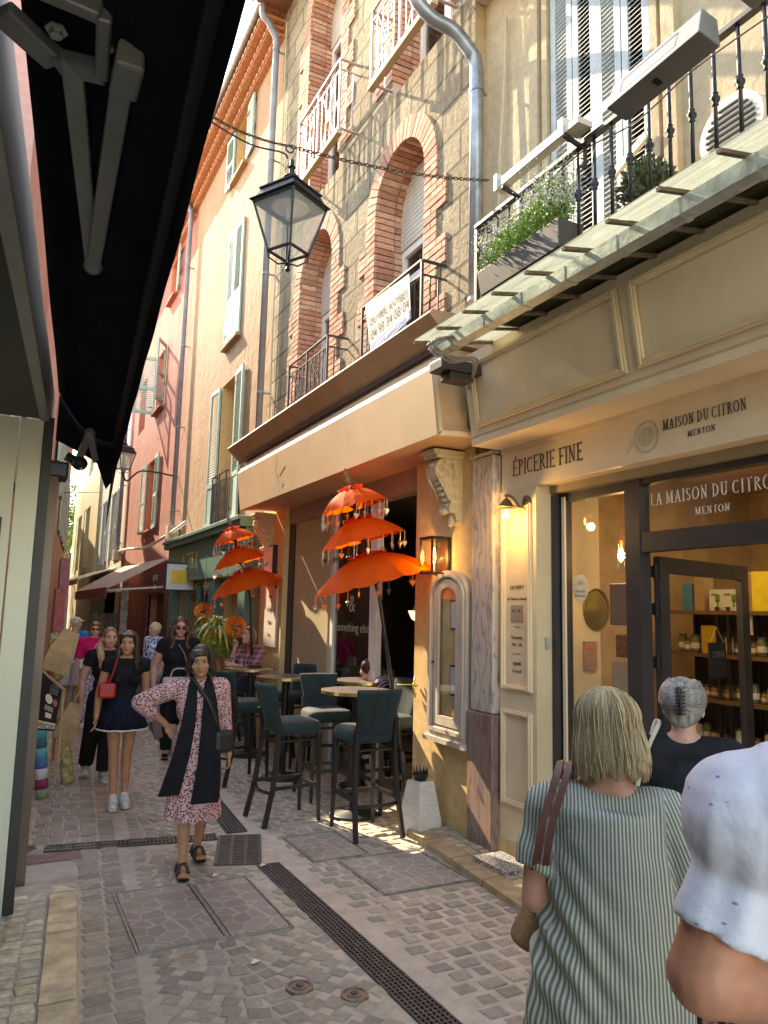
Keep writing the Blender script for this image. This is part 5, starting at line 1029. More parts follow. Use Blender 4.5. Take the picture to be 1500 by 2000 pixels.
def bush(cx, cy, cz, rx, ry, rz, nl, nf, parent, seed, lm=LEAF, fm=PET, leafs=.018, name='foliage', up=.5):
    r = random.Random(seed); b = MB(); s = MB(); f = MB()
    for k in range(nl):
        while 1:
            p = V(r.uniform(-1, 1), r.uniform(-1, 1), r.uniform(-.3, 1))
            if p.length < 1 + .3 * noise.noise(p * 3): break
        q = V(cx + p.x * rx, cy + p.y * ry, cz + p.z * rz); d = (p + V(r.gauss(0, .5), r.gauss(0, .5), up + r.gauss(0, .4))).normalized(); e = d.cross(V(r.gauss(0, 1), r.gauss(0, 1), r.gauss(0, 1))).normalized(); ll = leafs * r.uniform(.7, 1.5)
        b.add([q, q + d * ll * .5 + e * ll * .28, q + d * ll, q + d * ll * .5 - e * ll * .28], [(0, 1, 2, 3)])
        if k % 9 == 0: s.add([(cx + p.x * rx * .3, cy + p.y * ry * .85, cz - rz * .2), (cx + p.x * rx * .3 + .002, cy + p.y * ry * .85, cz - rz * .2), q], [(0, 1, 2)])
    for k in range(nf):
        p = V(r.gauss(0, .6), r.uniform(-1, 1), abs(r.gauss(.75, .3))); q = V(cx + p.x * rx, cy + p.y * ry * 1.05, cz + p.z * rz * 1.05)
        n = V(r.gauss(0, 1), r.gauss(0, 1), r.gauss(0, 1)).normalized(); a = n.orthogonal().normalized(); c = n.cross(a); ss = leafs * .32
        f.add([q + (a * math.cos(i * 1.256) + c * math.sin(i * 1.256)) * ss for i in range(5)], [(0, 1, 2, 3, 4)])
    o = b.build(name, lm, parent, fixn=False)
    if s.v: s.build('stem', STEM, parent, fixn=False)
    if nf: f.build('blossom', fm, parent, fixn=False)
bush(2.60, 3.34, 3.84, .11, .40, .17, 5200, 2600, t, 1, leafs=.016)
bush(2.60, 3.10, 3.94, .09, .20, .20, 900, 1500, t, 2, leafs=.014)
t = thing('rosemary_pot', (2.85, 2.66, 3.6), 'small pot of needle leaved herb behind the balcony bars, right of the trough', 'plant')
b = MB(); b.lathe([(.08, 0), (.11, .14), (.1, .14), (.09, .1)], 16, Matrix.Translation((2.85, 2.62, 3.645))); b.build('pot', mat('grey_pot', (.3, .3, .3), .6), t, smooth=True); bush(2.85, 2.62, 3.86, .13, .14, .16, 1400, 0, t, 3, mat('sage_leaf', (.14, .18, .10), .6, var=.3), leafs=.03)
# grey box lights clamped on the railing
GB = mat('grey_case', (.17, .18, .185), .5, var=.1, vs=3)
def casebox(p0, p1, w, h, label, tiltz=0):
    p0, p1 = V(p0), V(p1); t = thing('floodlight_case', p0, label, 'outdoor heater', 'long grey heater cases over the railing')
    d = (p1 - p0).normalized(); up = V(.18, 0, 1); a = d.cross(up).normalized(); u = a.cross(d); L_ = (p1 - p0).length; M = Matrix((a, d, u)).transposed().to_4x4(); M.translation = p0
    b = MB(); b.add([M @ V(*q) for q in [(-w / 2, 0, 0), (w / 2, 0, 0), (w / 2, L_, 0), (-w / 2, L_, 0), (-w * .36, .012, h), (w * .36, .012, h), (w * .36, L_ - .012, h), (-w * .36, L_ - .012, h)]], [(0, 3, 2, 1), (4, 5, 6, 7), (0, 1, 5, 4), (1, 2, 6, 5), (2, 3, 7, 6), (3, 0, 4, 7)]); b.build('case', GB, t, bevel=.006)
    b = MB(); q = [(-.5, .16), (-.5, .72), (-.46, .8), (-.43, .2)]
    pts = [M @ V(*p) for p in ((w * .47, L_ * .15, h * .25), (w * .47, L_ * .75, h * .25), (w * .41, L_ * .75, h * .8), (w * .41, L_ * .15, h * .8))]; b.tube(pts, .0016, 4, closed=True)
    pts = [M @ V(*p) for p in ((-w * .49, L_ * .15, h * .2), (-w * .49, L_ * .75, h * .2), (-w * .42, L_ * .75, h * .8), (-w * .42, L_ * .15, h * .8))]; b.tube(pts, .0016, 4, closed=True); b.build('panel_line', mat('light_grey_edge', (.4, .42, .43), .5), t)
    b = MB(); b.box(-.02, .02, L_ * .45, L_ * .5, -.004, 0, M); b.build('sensor', BLACKMETAL, t)
    b = MB(); m = M @ V(0, L_ * .5, 0); b.tube([m, V(2.63, m.y, 4.2)], .006, 5); b.build('bracket', IRON, t)
casebox((2.42, 2.40, 4.02), (2.42, 1.87, 4.03), .13, .14, 'large grey box shaped case fixed over the balcony railing, nearer of two fully seen')
casebox((2.42, 1.72, 4.08), (2.42, 1.2, 4.09), .13, .14, 'grey box shaped case cut off by the top right corner of the picture')
t = thing('linear_lamp', (2.55, 3.4, 4.27), 'long cream painted strip lamp lying along the balcony handrail', 'lamp')
b = MB(); b.box(2.50, 2.56, 2.90, 3.47, 4.235, 4.29); b.build('body', mat('cream_metal_lamp', (.60, .55, .48), .5), t, bevel=.004)
b = MB(); b.box(2.49, 2.57, 2.86, 2.90, 4.225, 4.33); b.box(2.50, 2.60, 2.75, 2.865, 4.235, 4.27); b.build('end_cap', _m['cream_metal_lamp'], t); b = MB(); b.box(2.49, 2.57, 3.46, 3.49, 4.225, 4.33); b.build('end_cap', _m['cream_metal_lamp'], t)
for y in (2.86, 3.42): b = MB(); b.bar((2.50, y, 4.225), (2.64, y, 4.19), .02); b.box(2.62, 2.65, y - .015, y + .015, 4.08, 4.2); b.build('clamp', IRON, t)
b = MB(); pts = soft([(2.60, 3.8, 4.15), (2.60, 3.45, 4.10), (2.60, 3.15, 4.12), (2.60, 2.8, 4.14), (2.60, 2.45, 4.08), (2.6, 2.1, 4.12), (2.6, 1.7, 4.1)]); b.tube(pts, .004, 5); fl = b.build('festoon_string', BLACKMETAL); tag(fl, 'thin string of clear bulbs wound along the balcony railing', 'string lights')
for y in (3.62, 3.05, 2.72, 3.35): b = MB(); b.lathe([(.001, -.07), (.018, -.055), (.022, -.035), (.012, -.01), (.01, 0)], 12, Matrix.Translation((2.60, y, 4.11)), cap=False); b.build('bulb', GLASS, fl, smooth=True)

# ---------------------------------------------------------------- agency banner on the window railing
ban = MB(); cs = [V(3.02, 6.43, 4.70), V(3.02, 5.52, 4.66), V(3.02, 5.47, 4.22), V(3.02, 6.25, 4.08)]
def bp_(u, v): return cs[0].lerp(cs[1], u).lerp(cs[3].lerp(cs[2], u), v)
ban.grid(lambda u, v: bp_(u, v), 14, 8); o = ban.build('banner', mat('banner_white', (.42, .40, .37), .7, var=.03), fixn=False); tag(o, 'white agency banner tied to the railing of the right arched window', 'banner')
q = MB(); q.grid(lambda u, v: bp_(.02 + u * .96, .76 + v * .22) + V(-.004, 0, 0), 14, 3); q.build('blue_strip', mat('banner_blue', (.04, .15, .45), .6), o, fixn=False)
def btext(s, v, size, m, u=.5):
    c = bp_(u, v) + V(-.006, 0, 0); d = (bp_(.75, v) - bp_(.25, v)).normalized(); up = (bp_(.5, v - .1) - bp_(.5, v + .1)).normalized(); nn = d.cross(up).normalized(); up = nn.cross(d)
    text(s, c, size, m, o, depth=.001, R=Matrix((d, up, nn)).transposed(), sx=.92)
NAV = mat('ink', (.03, .03, .035), .6)
btext('DU VIEIL ANTIBES', .36, .105, NAV); btext('04 93 34 08 04', .60, .135, NAV); btext('agence-antibes.com', .865, .085, WHITEL)

# ---------------------------------------------------------------- street lantern on its chain
def lantern(loc, s, label, rot=0, wall=False):
    t = thing('street_lantern', loc, label, 'lantern', rz=0); M = Matrix.Translation(loc) @ Matrix.Rotation(rot, 4, 'Z') @ Matrix.Diagonal((s, s, s, 1))
    def ringq(h, z): return [(-h, -h, z), (h, -h, z), (h, h, z), (-h, h, z)]
    def frus(b, h0, z0, h1, z1, capt=True):
        b.add(ringq(h0, z0) + ringq(h1, z1), [(0, 1, 5, 4), (1, 2, 6, 5), (2, 3, 7, 6), (3, 0, 4, 7)] + ([(4, 5, 6, 7), (0, 3, 2, 1)] if capt else []), M)
    r = MB(); frus(r, .205, .0, .215, .012); frus(r, .19, .012, .155, .10); frus(r, .165, .10, .165, .112); frus(r, .155, .112, .075, .175); frus(r, .055, .175, .045, .20); r.lathe([(.05, .20), (.06, .215), (.05, .23), (.02, .24), (.018, .29), (.03, .30), (.018, .31), (.014, .36)], 14, M); r.build('roof', BLACKMETAL, t)
    fr = MB(); zb = -.37
    for sx, sy in ((-1, -1), (1, -1), (1, 1), (-1, 1)): fr.bar(M @ V(sx * .19, sy * .19, 0), M @ V(sx * .105, sy * .105, zb), .017 * s)
    for k in range(4):
        a = [(-1, -1), (1, -1), (1, 1), (-1, 1)]; p, q = a[k], a[(k + 1) % 4]
        fr.bar(M @ V(p[0] * .105, p[1] * .105, zb), M @ V(q[0] * .105, q[1] * .105, zb), .016 * s); fr.bar(M @ V(p[0] * .19, p[1] * .19, -.005), M @ V(q[0] * .19, q[1] * .19, -.005), .018 * s)
        fr.tube([M @ V(p[0] * .105, p[1] * .105, zb), M @ V(p[0] * .10, p[1] * .10, zb - .05), M @ V(p[0] * .05, p[1] * .05, zb - .095), M @ V(p[0] * .015, p[1] * .015, zb - .085)], .007 * s, 6)
    fr.lathe([(.005, zb - .15), (.02, zb - .13), (.012, zb - .11), (.022, zb - .09), (.012, zb - .07), (.004, zb - .06)], 12, M); fr.build('frame', BLACKMETAL, t)
    g = MB(); a = [(-1, -1), (1, -1), (1, 1), (-1, 1)]
    for k in range(4): p, q = a[k], a[(k + 1) % 4]; g.add([M @ V(p[0] * .186, p[1] * .186, -.012), M @ V(q[0] * .186, q[1] * .186, -.012), M @ V(q[0] * .103, q[1] * .103, zb + .01), M @ V(p[0] * .103, p[1] * .103, zb + .01)], [(0, 1, 2, 3)])
    g.build('glass', mat_lant, t)
    bb = MB(); bb.lathe([(.14, -.02), (.13, -.03), (.05, -.04), (.03, -.09), (.028, -.11)], 16, M); bb.build('reflector', WHITEFR, t)
    return t
mat_lant = bpy.data.materials.new('hazy_lantern_glass'); n_, bb, N_, L_ = nodes(mat_lant); bb.inputs['Base Color'].default_value = (.55, .55, .52, 1); bb.inputs['Roughness'].default_value = .25; tp = N_('ShaderNodeBsdfTransparent'); ms = N_('ShaderNodeMixShader'); ms.inputs[0].default_value = .42; L_(tp.outputs[0], ms.inputs[1]); L_(bb.outputs[0], ms.inputs[2]); L_(ms.outputs[0], n_.nodes['Material Output'].inputs[0])
lantern((1.43, 4.2, 4.19), .86, 'black four sided street lantern hanging on a chain over the street', .52)
ch = thing('chain', (1.41, 4.2, 4.6), 'rusty chain strung across the street with the big lantern hanging from it', 'chain')
def chain(p, q, sag, n, parent, nm='chain_span'):
    b = MB(); p, q = V(p), V(q); prev = None
    for k in range(n):
        u0 = k / n; u1 = (k + 1.25) / n; f = lambda u: p.lerp(q, u) - V(0, 0, sag * 4 * u * (1 - u)); a, c = f(u0), f(min(1, u1)); d = (c - a); l = d.length; d.normalize(); s1 = d.cross(V(0, 0, 1)).normalized(); s2 = s1.cross(d); e = s1 if k % 2 else s2
        pts = [a + d * (l * (.5 - .5 * math.cos(t_ * math.pi / 6))) + e * (l * .24 * math.sin(t_ * math.pi / 6)) for t_ in range(12)]
        b.tube(pts, .0042, 5, closed=True)
    return b.build(nm, mat('rusty_chain', (.12, .075, .05), .7, .4, var=.4, vs=40), parent)
pA = at(412, 226, Y=4.35); pB = at(955, 352, X=3.28)
top = V(1.41, 4.2, 4.59)
chain(pA, top, .03, 26, ch); chain(top, pB, .05, 56, ch)
b = MB(); b.tube([(1.41 + .025 * math.cos(a * math.pi / 8), 4.2, 4.57 + .025 * math.sin(a * math.pi / 8)) for a in range(16)], .006, 6, closed=True); b.build('ring', IRON, ch)
b = MB(); b.tube(soft([pA + V(0, 0, -.04), pA.lerp(top, .5) + V(0, 0, -.09), top + V(-.05, 0, -.06), (1.40, 4.2, 4.50)]), .006, 6); b.build('cable', BLACKMETAL, ch)
# the far wall lantern below the awning and a further one
p = at(243, 885, Y=16.6); lantern((p.x, p.y, p.z), .95, 'far black wall lantern partly hidden behind the dark awning edge', .3)
b = MB(); b.tube(soft([(p.x, p.y, p.z - .45), (p.x + .1, p.y, p.z - .6), (p.x + .4, p.y, p.z - .35), (3.3, p.y + .0, p.z - .4)]), .02, 8); o = b.build('lantern_bracket', BLACKMETAL); tag(o, 'curved iron bracket on the red house holding the far lantern', 'bracket')
# yellow hanging sign and cable
p = at(353, 1127, X=3.02); b = MB(); b.box(3.0 - .25, 3.0 + .25, p.y - .03, p.y + .03, p.z - .24, p.z + .24); o = b.build('hanging_sign', mat('sign_white', (.7, .7, .66), .5)); tag(o, 'small square sign with yellow disc hanging at the green shopfront', 'sign'); b = MB(); b.box(2.84, 3.16, p.y - .04, p.y - .032, p.z - .13, p.z + .13); b.build('yellow_disc', mat('sign_yellow', (.8, .55, .05), .5), o)
b = MB(); b.box(2.74, 3.26, p.y - .036, p.y + .036, p.z + .24, p.z + .27); b.box(2.74, 3.26, p.y - .036, p.y + .036, p.z - .27, p.z - .24); b.box(2.72, 2.75, p.y - .036, p.y + .036, p.z - .27, p.z + .27); b.build('frame', BLACKMETAL, o)
# pink awning of the red house shop
t = thing('shop_awning', (2.8, 21, 2), 'dusty pink shop awning sloping out over the shop below the red house', 'awning')
b = MB(); b.add([(3.28, 16.9, 2.75), (3.28, 24.2, 2.85), (2.0, 24.2, 2.05), (2.0, 16.9, 2.02), (3.28, 16.9, 2.72), (3.28, 24.2, 2.82), (2.0, 24.2, 2.02), (2.0, 16.9, 1.99)], [(0, 1, 2, 3), (4, 7, 6, 5), (0, 4, 5, 1), (1, 5, 6, 2), (2, 6, 7, 3), (3, 7, 4, 0)]); PK = bpy.data.materials.new('pink_canvas'); n_, bb, N_, L_ = nodes(PK); cloth_mat(PK, n_, bb, N_, L_, (.80, .70, .62), .6); b.build('canopy', PK, t)
b = MB(); b.box(1.99, 2.01, 16.9, 24.2, 1.8, 2.04); b.build('valance', mat('wine_canvas', (.25, .06, .08), .8), t)
for y in (17.2, 24.0): b = MB(); b.bar((3.28, y, 2.1), (2.05, y, 1.98), .04); b.build('arm', WHITEFR, t)
t = thing('shop_awning', (2.8, 28, 2.5), 'cream fringed awning further on below the pale house', 'awning')
b = MB(); b.add([(3.28, 25.2, 2.9), (3.28, 33.0, 3.0), (2.1, 33.0, 2.55), (2.1, 25.2, 2.45), (3.28, 25.2, 2.87), (3.28, 33.0, 2.97), (2.1, 33.0, 2.52), (2.1, 25.2, 2.42)], [(0, 1, 2, 3), (4, 7, 6, 5), (0, 4, 5, 1), (1, 5, 6, 2), (2, 6, 7, 3), (3, 7, 4, 0)]); b.build('canopy', mat('cream_canvas', (.68, .58, .42), .8, var=.1), t)
b = MB()
for k in range(24): b.box(2.09, 2.11, 25.2 + k * .325, 25.2 + k * .325 + .25, 2.30, 2.47)
b.build('fringe', mat('tan_fringe', (.45, .30, .16), .8), t)
# ---------------------------------------------------------------- bar stools
VELVET = mat('teal_velvet', (.007, .026, .028), .8, var=.35, vs=5, sheen=.08, bump=.08, bs=120); BWOOD = mat('black_stained_wood', (.018, .016, .016), .38, var=.3, vs=14)
def make_stool(label):
    """origin on the ground below the seat, backrest on the -Y side"""
    t = thing('bar_stool', (0, 0, 0), label, 'bar stool', 'green velvet bar stools of the cafe')
    b = MB()
    def cush(u, v):
        a = u * 2 * math.pi; k = 5; c, s = math.cos(a), math.sin(a); r = (abs(c) ** k + abs(s) ** k) ** (-1 / k); prof = [(.0, .70), (.85, .70), (.97, .715), (1.0, .745), (.99, .775), (.93, .80), (.8, .812), (.5, .82), (0, .824)]
        f = v * (len(prof) - 1); i = min(int(f), len(prof) - 2); w_ = f - i; R = prof[i][0] * (1 - w_) + prof[i + 1][0] * w_; z = prof[i][1] * (1 - w_) + prof[i + 1][1] * w_
        return V(r * c * R * .215, r * s * R * .205 + .01, z)
    b.grid(cush, 28, 17, closeu=True); b.build('seat', VELVET, t, smooth=True)
    b = MB()
    def back(u, v):
        a = u * 2 * math.pi; k = 4; c, s = math.cos(a), math.sin(a); r = (abs(c) ** k + abs(s) ** k) ** (-1 / k); x = r * c; y = r * s
        z = .775 + v * .345; wv = .155 + .045 * v ** 1.5
        if v < .06: sc = .8 + v / .06 * .2
        elif v > .92: sc = math.sqrt(max(0, 1 - ((v - .92) / .08) ** 2)) * .95 + .05
        else: sc = 1
        th = .030 * sc; px_ = x * wv * (1 if v < .92 else .96 + .04 * sc)
        return V(px_, -.185 - .10 * v + y * th + .035 * (px_ / .2) ** 2, z)
    b.grid(back, 24, 18, closeu=True); n_ = 24; b.f.append(tuple(range(n_))[::-1]); b.f.append(tuple(len(b.v) - n_ + j for j in range(n_))); b.mi += [0, 0]; bo = b.build('backrest', VELVET, t, smooth=True)
    q = MB()
    for x in (-.055, .055): q.tube([(x, -.222 - .1 * v, .79 + .36 * v) for v in (0, .3, .6, .95)], .003, 5)
    q.build('seam', VELVET, bo)
    for sx_ in (-1, 1):
        b = MB(); b.add([(sx_ * .165 - .017, .165, .70), (sx_ * .165 + .017, .165, .70), (sx_ * .165 + .017, .199, .70), (sx_ * .165 - .017, .199, .70), (sx_ * .185 - .012, .185, 0), (sx_ * .185 + .012, .185, 0), (sx_ * .185 + .012, .209, 0), (sx_ * .185 - .012, .209, 0)], [(0, 1, 2, 3), (4, 7, 6, 5), (0, 4, 5, 1), (1, 5, 6, 2), (2, 6, 7, 3), (3, 7, 4, 0)]); b.build('leg', BWOOD, t)
        b = MB(); pts = [(sx_ * .20, -.295, .0), (sx_ * .185, -.225, .30), (sx_ * .172, -.19, .60), (sx_ * .165, -.19, .78), (sx_ * .16, -.225, .90)]
        for i in range(4): b.bar(pts[i], pts[i + 1], .03, .036, up=(0, 1, 0))
        b.build('leg', BWOOD, t)
    b = MB()
    b.tube([(x * .165, y, .655) for x, y in ((-1, -.17), (-1, .16), (-.8, .19), (.8, .19), (1, .16), (1, -.17), (.8, -.19), (-.8, -.19))], .011, 6, closed=True); b.build('seat_ring', BWOOD, t); b = MB()
    z = .27; b.bar((-.18, .19, z), (.18, .19, z), .022, .03); b.bar((-.18, .19, z + .02), (-.185, -.21, z + .02), .022, .028); b.bar((.18, .19, z + .02), (.185, -.21, z + .02), .022, .028)
    b.tube([(-.185, -.215, z - .02), (-.1, -.25, z - .02), (0, -.262, z - .02), (.1, -.25, z - .02), (.185, -.215, z - .02)], .014, 6)
    b.build('footrest', BWOOD, t)
    return t
ST = [(2.70, 5.52, 0, 'nearest bar stool, its backrest turned to the street, in front of the round table'), (2.29, 6.13, -85, 'bar stool side-on to the street left of the front round table, whole seat in view'),
      (2.86, 6.72, 176, 'bar stool facing the street just behind the front round table'), (3.20, 6.10, 100, 'bar stool half hidden by the leaning parasol pole, against the cafe jamb'),
      (2.36, 7.72, -78, 'dark bar stool at the left table, right beside the elbow of the walking woman'), (3.12, 8.35, 118, 'bar stool with sunlit backrest edge behind the middle table'),
      (3.40, 8.05, 150, 'dark bar stool behind the sunlit one, against the tan panel'), (2.75, 9.9, 90, 'farthest bar stool, behind the table with the marble top'),
      (3.75, 7.6, 160, 'bar stool inside the cafe door, left one'), (3.75, 6.9, 200, 'bar stool inside the cafe opening below the bowl lamp')]
base = make_stool(ST[0][3]); base.location = (ST[0][0], ST[0][1], gz(ST[0][1]) + .012)
for x, y, r, l in ST[1:]:
    dup(base, (x, y, gz(y) + .012), math.radians(r), l)
# ---------------------------------------------------------------- tables
BRASS = mat('brass_edge', (.55, .42, .18), .3, .9, var=.15); MARB = marble('table_marble', (.12, .10, .095), (.06, .05, .05), 3)
def make_table(label, square=False):
    t = thing('bistro_table', (0, 0, 0), label, 'table', 'high bistro tables of the cafe'); r = .30
    if square: pts = [(x, y) for x, y in [(-.3, -.25), (-.25, -.3), (.25, -.3), (.3, -.25), (.3, .25), (.25, .3), (-.25, .3), (-.3, .25)]]
    b = MB(); b.lathe([(r, 1.022), (r, 1.046)], 40); b.build('tabletop', MARB, t)
    b = MB(); b.lathe([(r + .001, 1.016), (r + .012, 1.018), (r + .012, 1.046), (r + .001, 1.048)], 40, cap=False); b.build('brass_rim', BRASS, t, smooth=False)
    b = MB(); b.lathe([(.035, .03), (.035, 1.0), (.12, 1.0), (.12, 1.016)], 16); b.build('column', BWOOD, t)
    b = MB(); b.lathe([(.215, .0), (.22, .008), (.20, .02), (.06, .035), (.04, .05)], 32); b.build('base', BLACKMETAL, t, smooth=True)
    return t
TB = [(2.846, 6.012, 'front high round table with grey top and brass rim, between the two nearest stools'), (2.793, 7.69, 'middle high round table with brass rim, behind the side-on stool'), (2.84, 9.1, 'far high table with pale marble top in front of the seated woman in plaid'), (3.38, 7.0, 'high table with brass rim in the cafe opening, right of the front table')]
tb = make_table(TB[0][2]); tb.location = (TB[0][0], TB[0][1], gz(TB[0][1]) + .012)
for x, y, l in TB[1:]: dup(tb, (x, y, gz(y) + .012), 0, l)
z0 = gz(9.1) + 1.06; b = MB(); b.box(2.80, 2.95, 9.02, 9.12, z0, z0 + .035); o = b.build('ashtray', BLACKMETAL, bevel=.005); tag(o, 'small black ashtray on the far marble table', 'ashtray')
b = MB(); b.lathe([(.03, 0), (.036, .12), (.034, .12), (.028, .01)], 14, Matrix.Translation((2.70, 9.05, z0))); o = b.build('water_glass', GLASS, smooth=True); tag(o, 'empty glass on the far marble table by the seated woman', 'glass')

# ---------------------------------------------------------------- tiered parasols
ORANGE = bpy.data.materials.new('orange_fabric'); n_, bb, N_, L_ = nodes(ORANGE)
cloth_mat(ORANGE, n_, bb, N_, L_, (.80, .105, .008), .45)
RED = bpy.data.materials.new('red_orange_trim'); n_, bb, N_, L_ = nodes(RED); cloth_mat(RED, n_, bb, N_, L_, (.75, .035, .01), .3)
CH = [mat('silver_charm', (.62, .62, .56), .35, .7, var=.2), mat('orange_charm', (.75, .14, .02), .5), mat('dark_charm', (.06, .04, .03), .5)]
def parasol(base, axis, length, tiers, label, seed, tilt=(0, -.03, 0), foot=None):
    base = V(base); ax = V(axis).normalized(); t = thing('tiered_parasol', base, label, 'parasol', 'orange three tiered parasols'); rg = random.Random(seed)
    a = ax.cross(V(0, 1, 0)).normalized(); c = ax.cross(a); M = Matrix((a, c, ax)).transposed().to_4x4(); M.translation = base
    MP = M; ax2 = (ax + V(tilt)).normalized(); a2 = ax2.cross(V(0, 1, 0)).normalized(); c2 = ax2.cross(a2); MT = Matrix((a2, c2, ax2)).transposed().to_4x4()
    b = MB(); b.tube([foot, base, base + ax * length], .017, 10); b.tube([foot, foot.lerp(base, .25)], .024, 10); b.build('pole', BWOOD, t, smooth=True)
    b = MB(); b.lathe([(.008, 0), (.012, .02), (.028, .045), (.03, .06), (.012, .085), (.022, .105), (.022, .12), (.008, .14), (.014, .155), (.004, .175)], 14, M @ Matrix.Translation((0, 0, length))); b.build('finial', mat('carved_finial', (.22, .13, .06), .6, .3), t, smooth=True)
    for k, (za, R, H) in enumerate(tiers):
        M = MT.copy(); M.translation = base + ax * za; za = 0
        n = 16
        def dome(u, v):
            th = u * 2 * math.pi; r = R * (.06 + .94 * v); sc = abs(math.sin(th * n / 2)); z = za - H * (v ** 1.9) - .0 ; r2 = r * (1 - .035 * (1 - sc) * 0 + .0) ; z += -.012 * sc * v * v * R / .4
            return M @ V(r2 * math.cos(th), r2 * math.sin(th), z)
        b = MB(); b.grid(dome, 96, 12, closeu=True); cn = b.build('canopy', ORANGE, t, fixn=False)
        b = MB()
        for r_ in range(n): th = r_ * 2 * math.pi / n; b.tube([M @ V(R * (.06 + .94 * v) * math.cos(th), R * (.06 + .94 * v) * math.sin(th), za - H * v ** 1.9 - .008) for v in (0, .3, .6, .85, 1)], .004, 4); b.tube([M @ V(R * .5 * math.cos(th), R * .5 * math.sin(th), za - H * .5 ** 1.9 - .01), M @ V(.02 * math.cos(th), .02 * math.sin(th), za - H * 1.1)], .003, 4)
        b.build('rib', BWOOD, cn)
        b = MB()
        def ruff(u, v): th = u * 2 * math.pi; r = .022 + (.10 * R / .45 + .02) * v + .012 * v * math.sin(th * 11); return M @ V(r * math.cos(th), r * math.sin(th), za + .028 - .03 * v + .012 * v * math.sin(th * 11 + 1))
        b.grid(ruff, 66, 5, closeu=True); b.build('ruffle', RED, cn, fixn=False)
        b = MB(); b.lathe([(.022, za - H * .8), (.03, za - H * .8 + .02), (.022, za - H * .8 + .05)], 10, M); b.build('hub', BWOOD, cn)
        nn = int(26 * R / .3) if k == 0 else int(16 * R / .3)
        for q in range(nn):
            th = q * 2 * math.pi / nn + rg.uniform(-.05, .05); p = M @ V(R * math.cos(th), R * math.sin(th), za - H - .005); ln = rg.uniform(.07, .10) if k < 2 else rg.uniform(.05, .13)
            if k == 2 and rg.random() < .45: continue
            cm = MB(); cm.tube([p, p - V(0, 0, ln)], .0022, 4)
            for z in (.3, .55, .8): cm.sph(p - V(0, 0, ln * z), .0055, 6, 4)
            e = p - V(0, 0, ln + .018); yaw = rg.uniform(0, 3.14); d = V(math.cos(yaw), math.sin(yaw), 0); s = .024
            hp = [(0, -1.2), (.75, -.3), (1, .3), (.6, .85), (0, .5), (-.6, .85), (-1, .3), (-.75, -.3)]; nrm = V(-d.y, d.x, 0) * .003
            cm.add([e + d * u * s + V(0, 0, v * s) + nrm for u, v in hp] + [e + d * u * s + V(0, 0, v * s) - nrm for u, v in hp], [tuple(range(8)), tuple(range(8, 16))[::-1]] + [(i, (i + 1) % 8, 8 + (i + 1) % 8, 8 + i) for i in range(8)])
            cm.sph(e - V(0, 0, .034), .004, 5, 4)
            cm.build('heart_charm', CH[0 if rg.random() < (.6 if k < 2 else .3) else 1 if rg.random() < .4 else 2], cn, fixn=False)
    return t
# nearer one leans out over the seats
P0 = V(3.17, 5.62, .06); K0 = at(742, 1170, Y=5.82); TOP = at(683, 950, Y=5.92); ax = (TOP - K0); Ln = ax.length; ax.normalize()
parasol(K0, ax, Ln, [(Ln - .02, .300, .165), (Ln - .30, .375, .195), (Ln - .63, .54, .24)], 'nearer leaning orange three tiered parasol with hanging heart charms, in front of the cafe opening', 1, foot=P0)
P1 = V(3.05, 9.45, gz(9.45)); K0 = at(489, 1165, Y=9.6); TOP = at(451, 1030, Y=9.68); ax = (TOP - K0); Ln = ax.length; ax.normalize()
parasol(K0, ax, Ln, [(Ln - .02, .28, .16), (Ln - .29, .36, .2), (Ln - .60, .49, .25)], 'farther orange three tiered parasol beside the price list pillar', 2, foot=P1)

# ---------------------------------------------------------------- hanging plants by the green shopfront
def leafy(cx, cy, cz, n, ln, parent, seed, m, name='leaves', droop=1.0, w=.022):
    r = random.Random(seed); b = MB()
    for k in range(n):
        a = r.uniform(0, 6.28); l = ln * r.uniform(.6, 1.2); el = r.uniform(.2, 1.1); p = V(cx + r.gauss(0, .03), cy + r.gauss(0, .03), cz); d = V(math.cos(a) * math.cos(el), math.sin(a) * math.cos(el), math.sin(el)); s = V(-math.sin(a), math.cos(a), 0); prev = None
        for j in range(7):
            t_ = j / 6; q = p + d * l * t_ - V(0, 0, droop * l * t_ * t_ * .8); wd = w * math.sin(math.pi * min(1, t_ * .9 + .08)) ; cur = (q + s * wd, q - s * wd)
            if prev: b.add([prev[0], prev[1], cur[1], cur[0]], [(0, 1, 2, 3)])
            prev = cur
    return b.build(name, m, parent, fixn=False)
BL = mat('bright_strap_leaf', (.26, .36, .05), .5, var=.35, vs=8, c2=(.42, .44, .10))
t = thing('hanging_plant', (2.75, 11.2, 1.1), 'strap leaved plant hanging on an orange pot bracket left of the seated woman', 'plant')
c = at(425, 1222, X=2.85); leafy(c.x, c.y, c.z, 60, .55, t, 5, BL); bush(c.x, c.y, c.z - .35, .22, .22, .3, 1500, 300, t, 6, BL, mat('yellow_petal', (.65, .40, .04), .6), leafs=.05)
b = MB(); b.lathe([(.10, -.25), (.15, 0), (.14, 0), (.09, -.2)], 16, Matrix.Translation(c)); b.build('pot', mat('terracotta_pot', (.45, .2, .08), .8), t, smooth=True)
b = MB(); b.tube([(c.x + .02, c.y, c.z - .2), (c.x + .12, c.y, gz(c.y))], .06, 10); o = b.build('orange_post', mat('orange_wood', (.50, .22, .07), .7, var=.2)); tag(o, 'orange brown post below the strap leaved plant', 'post')
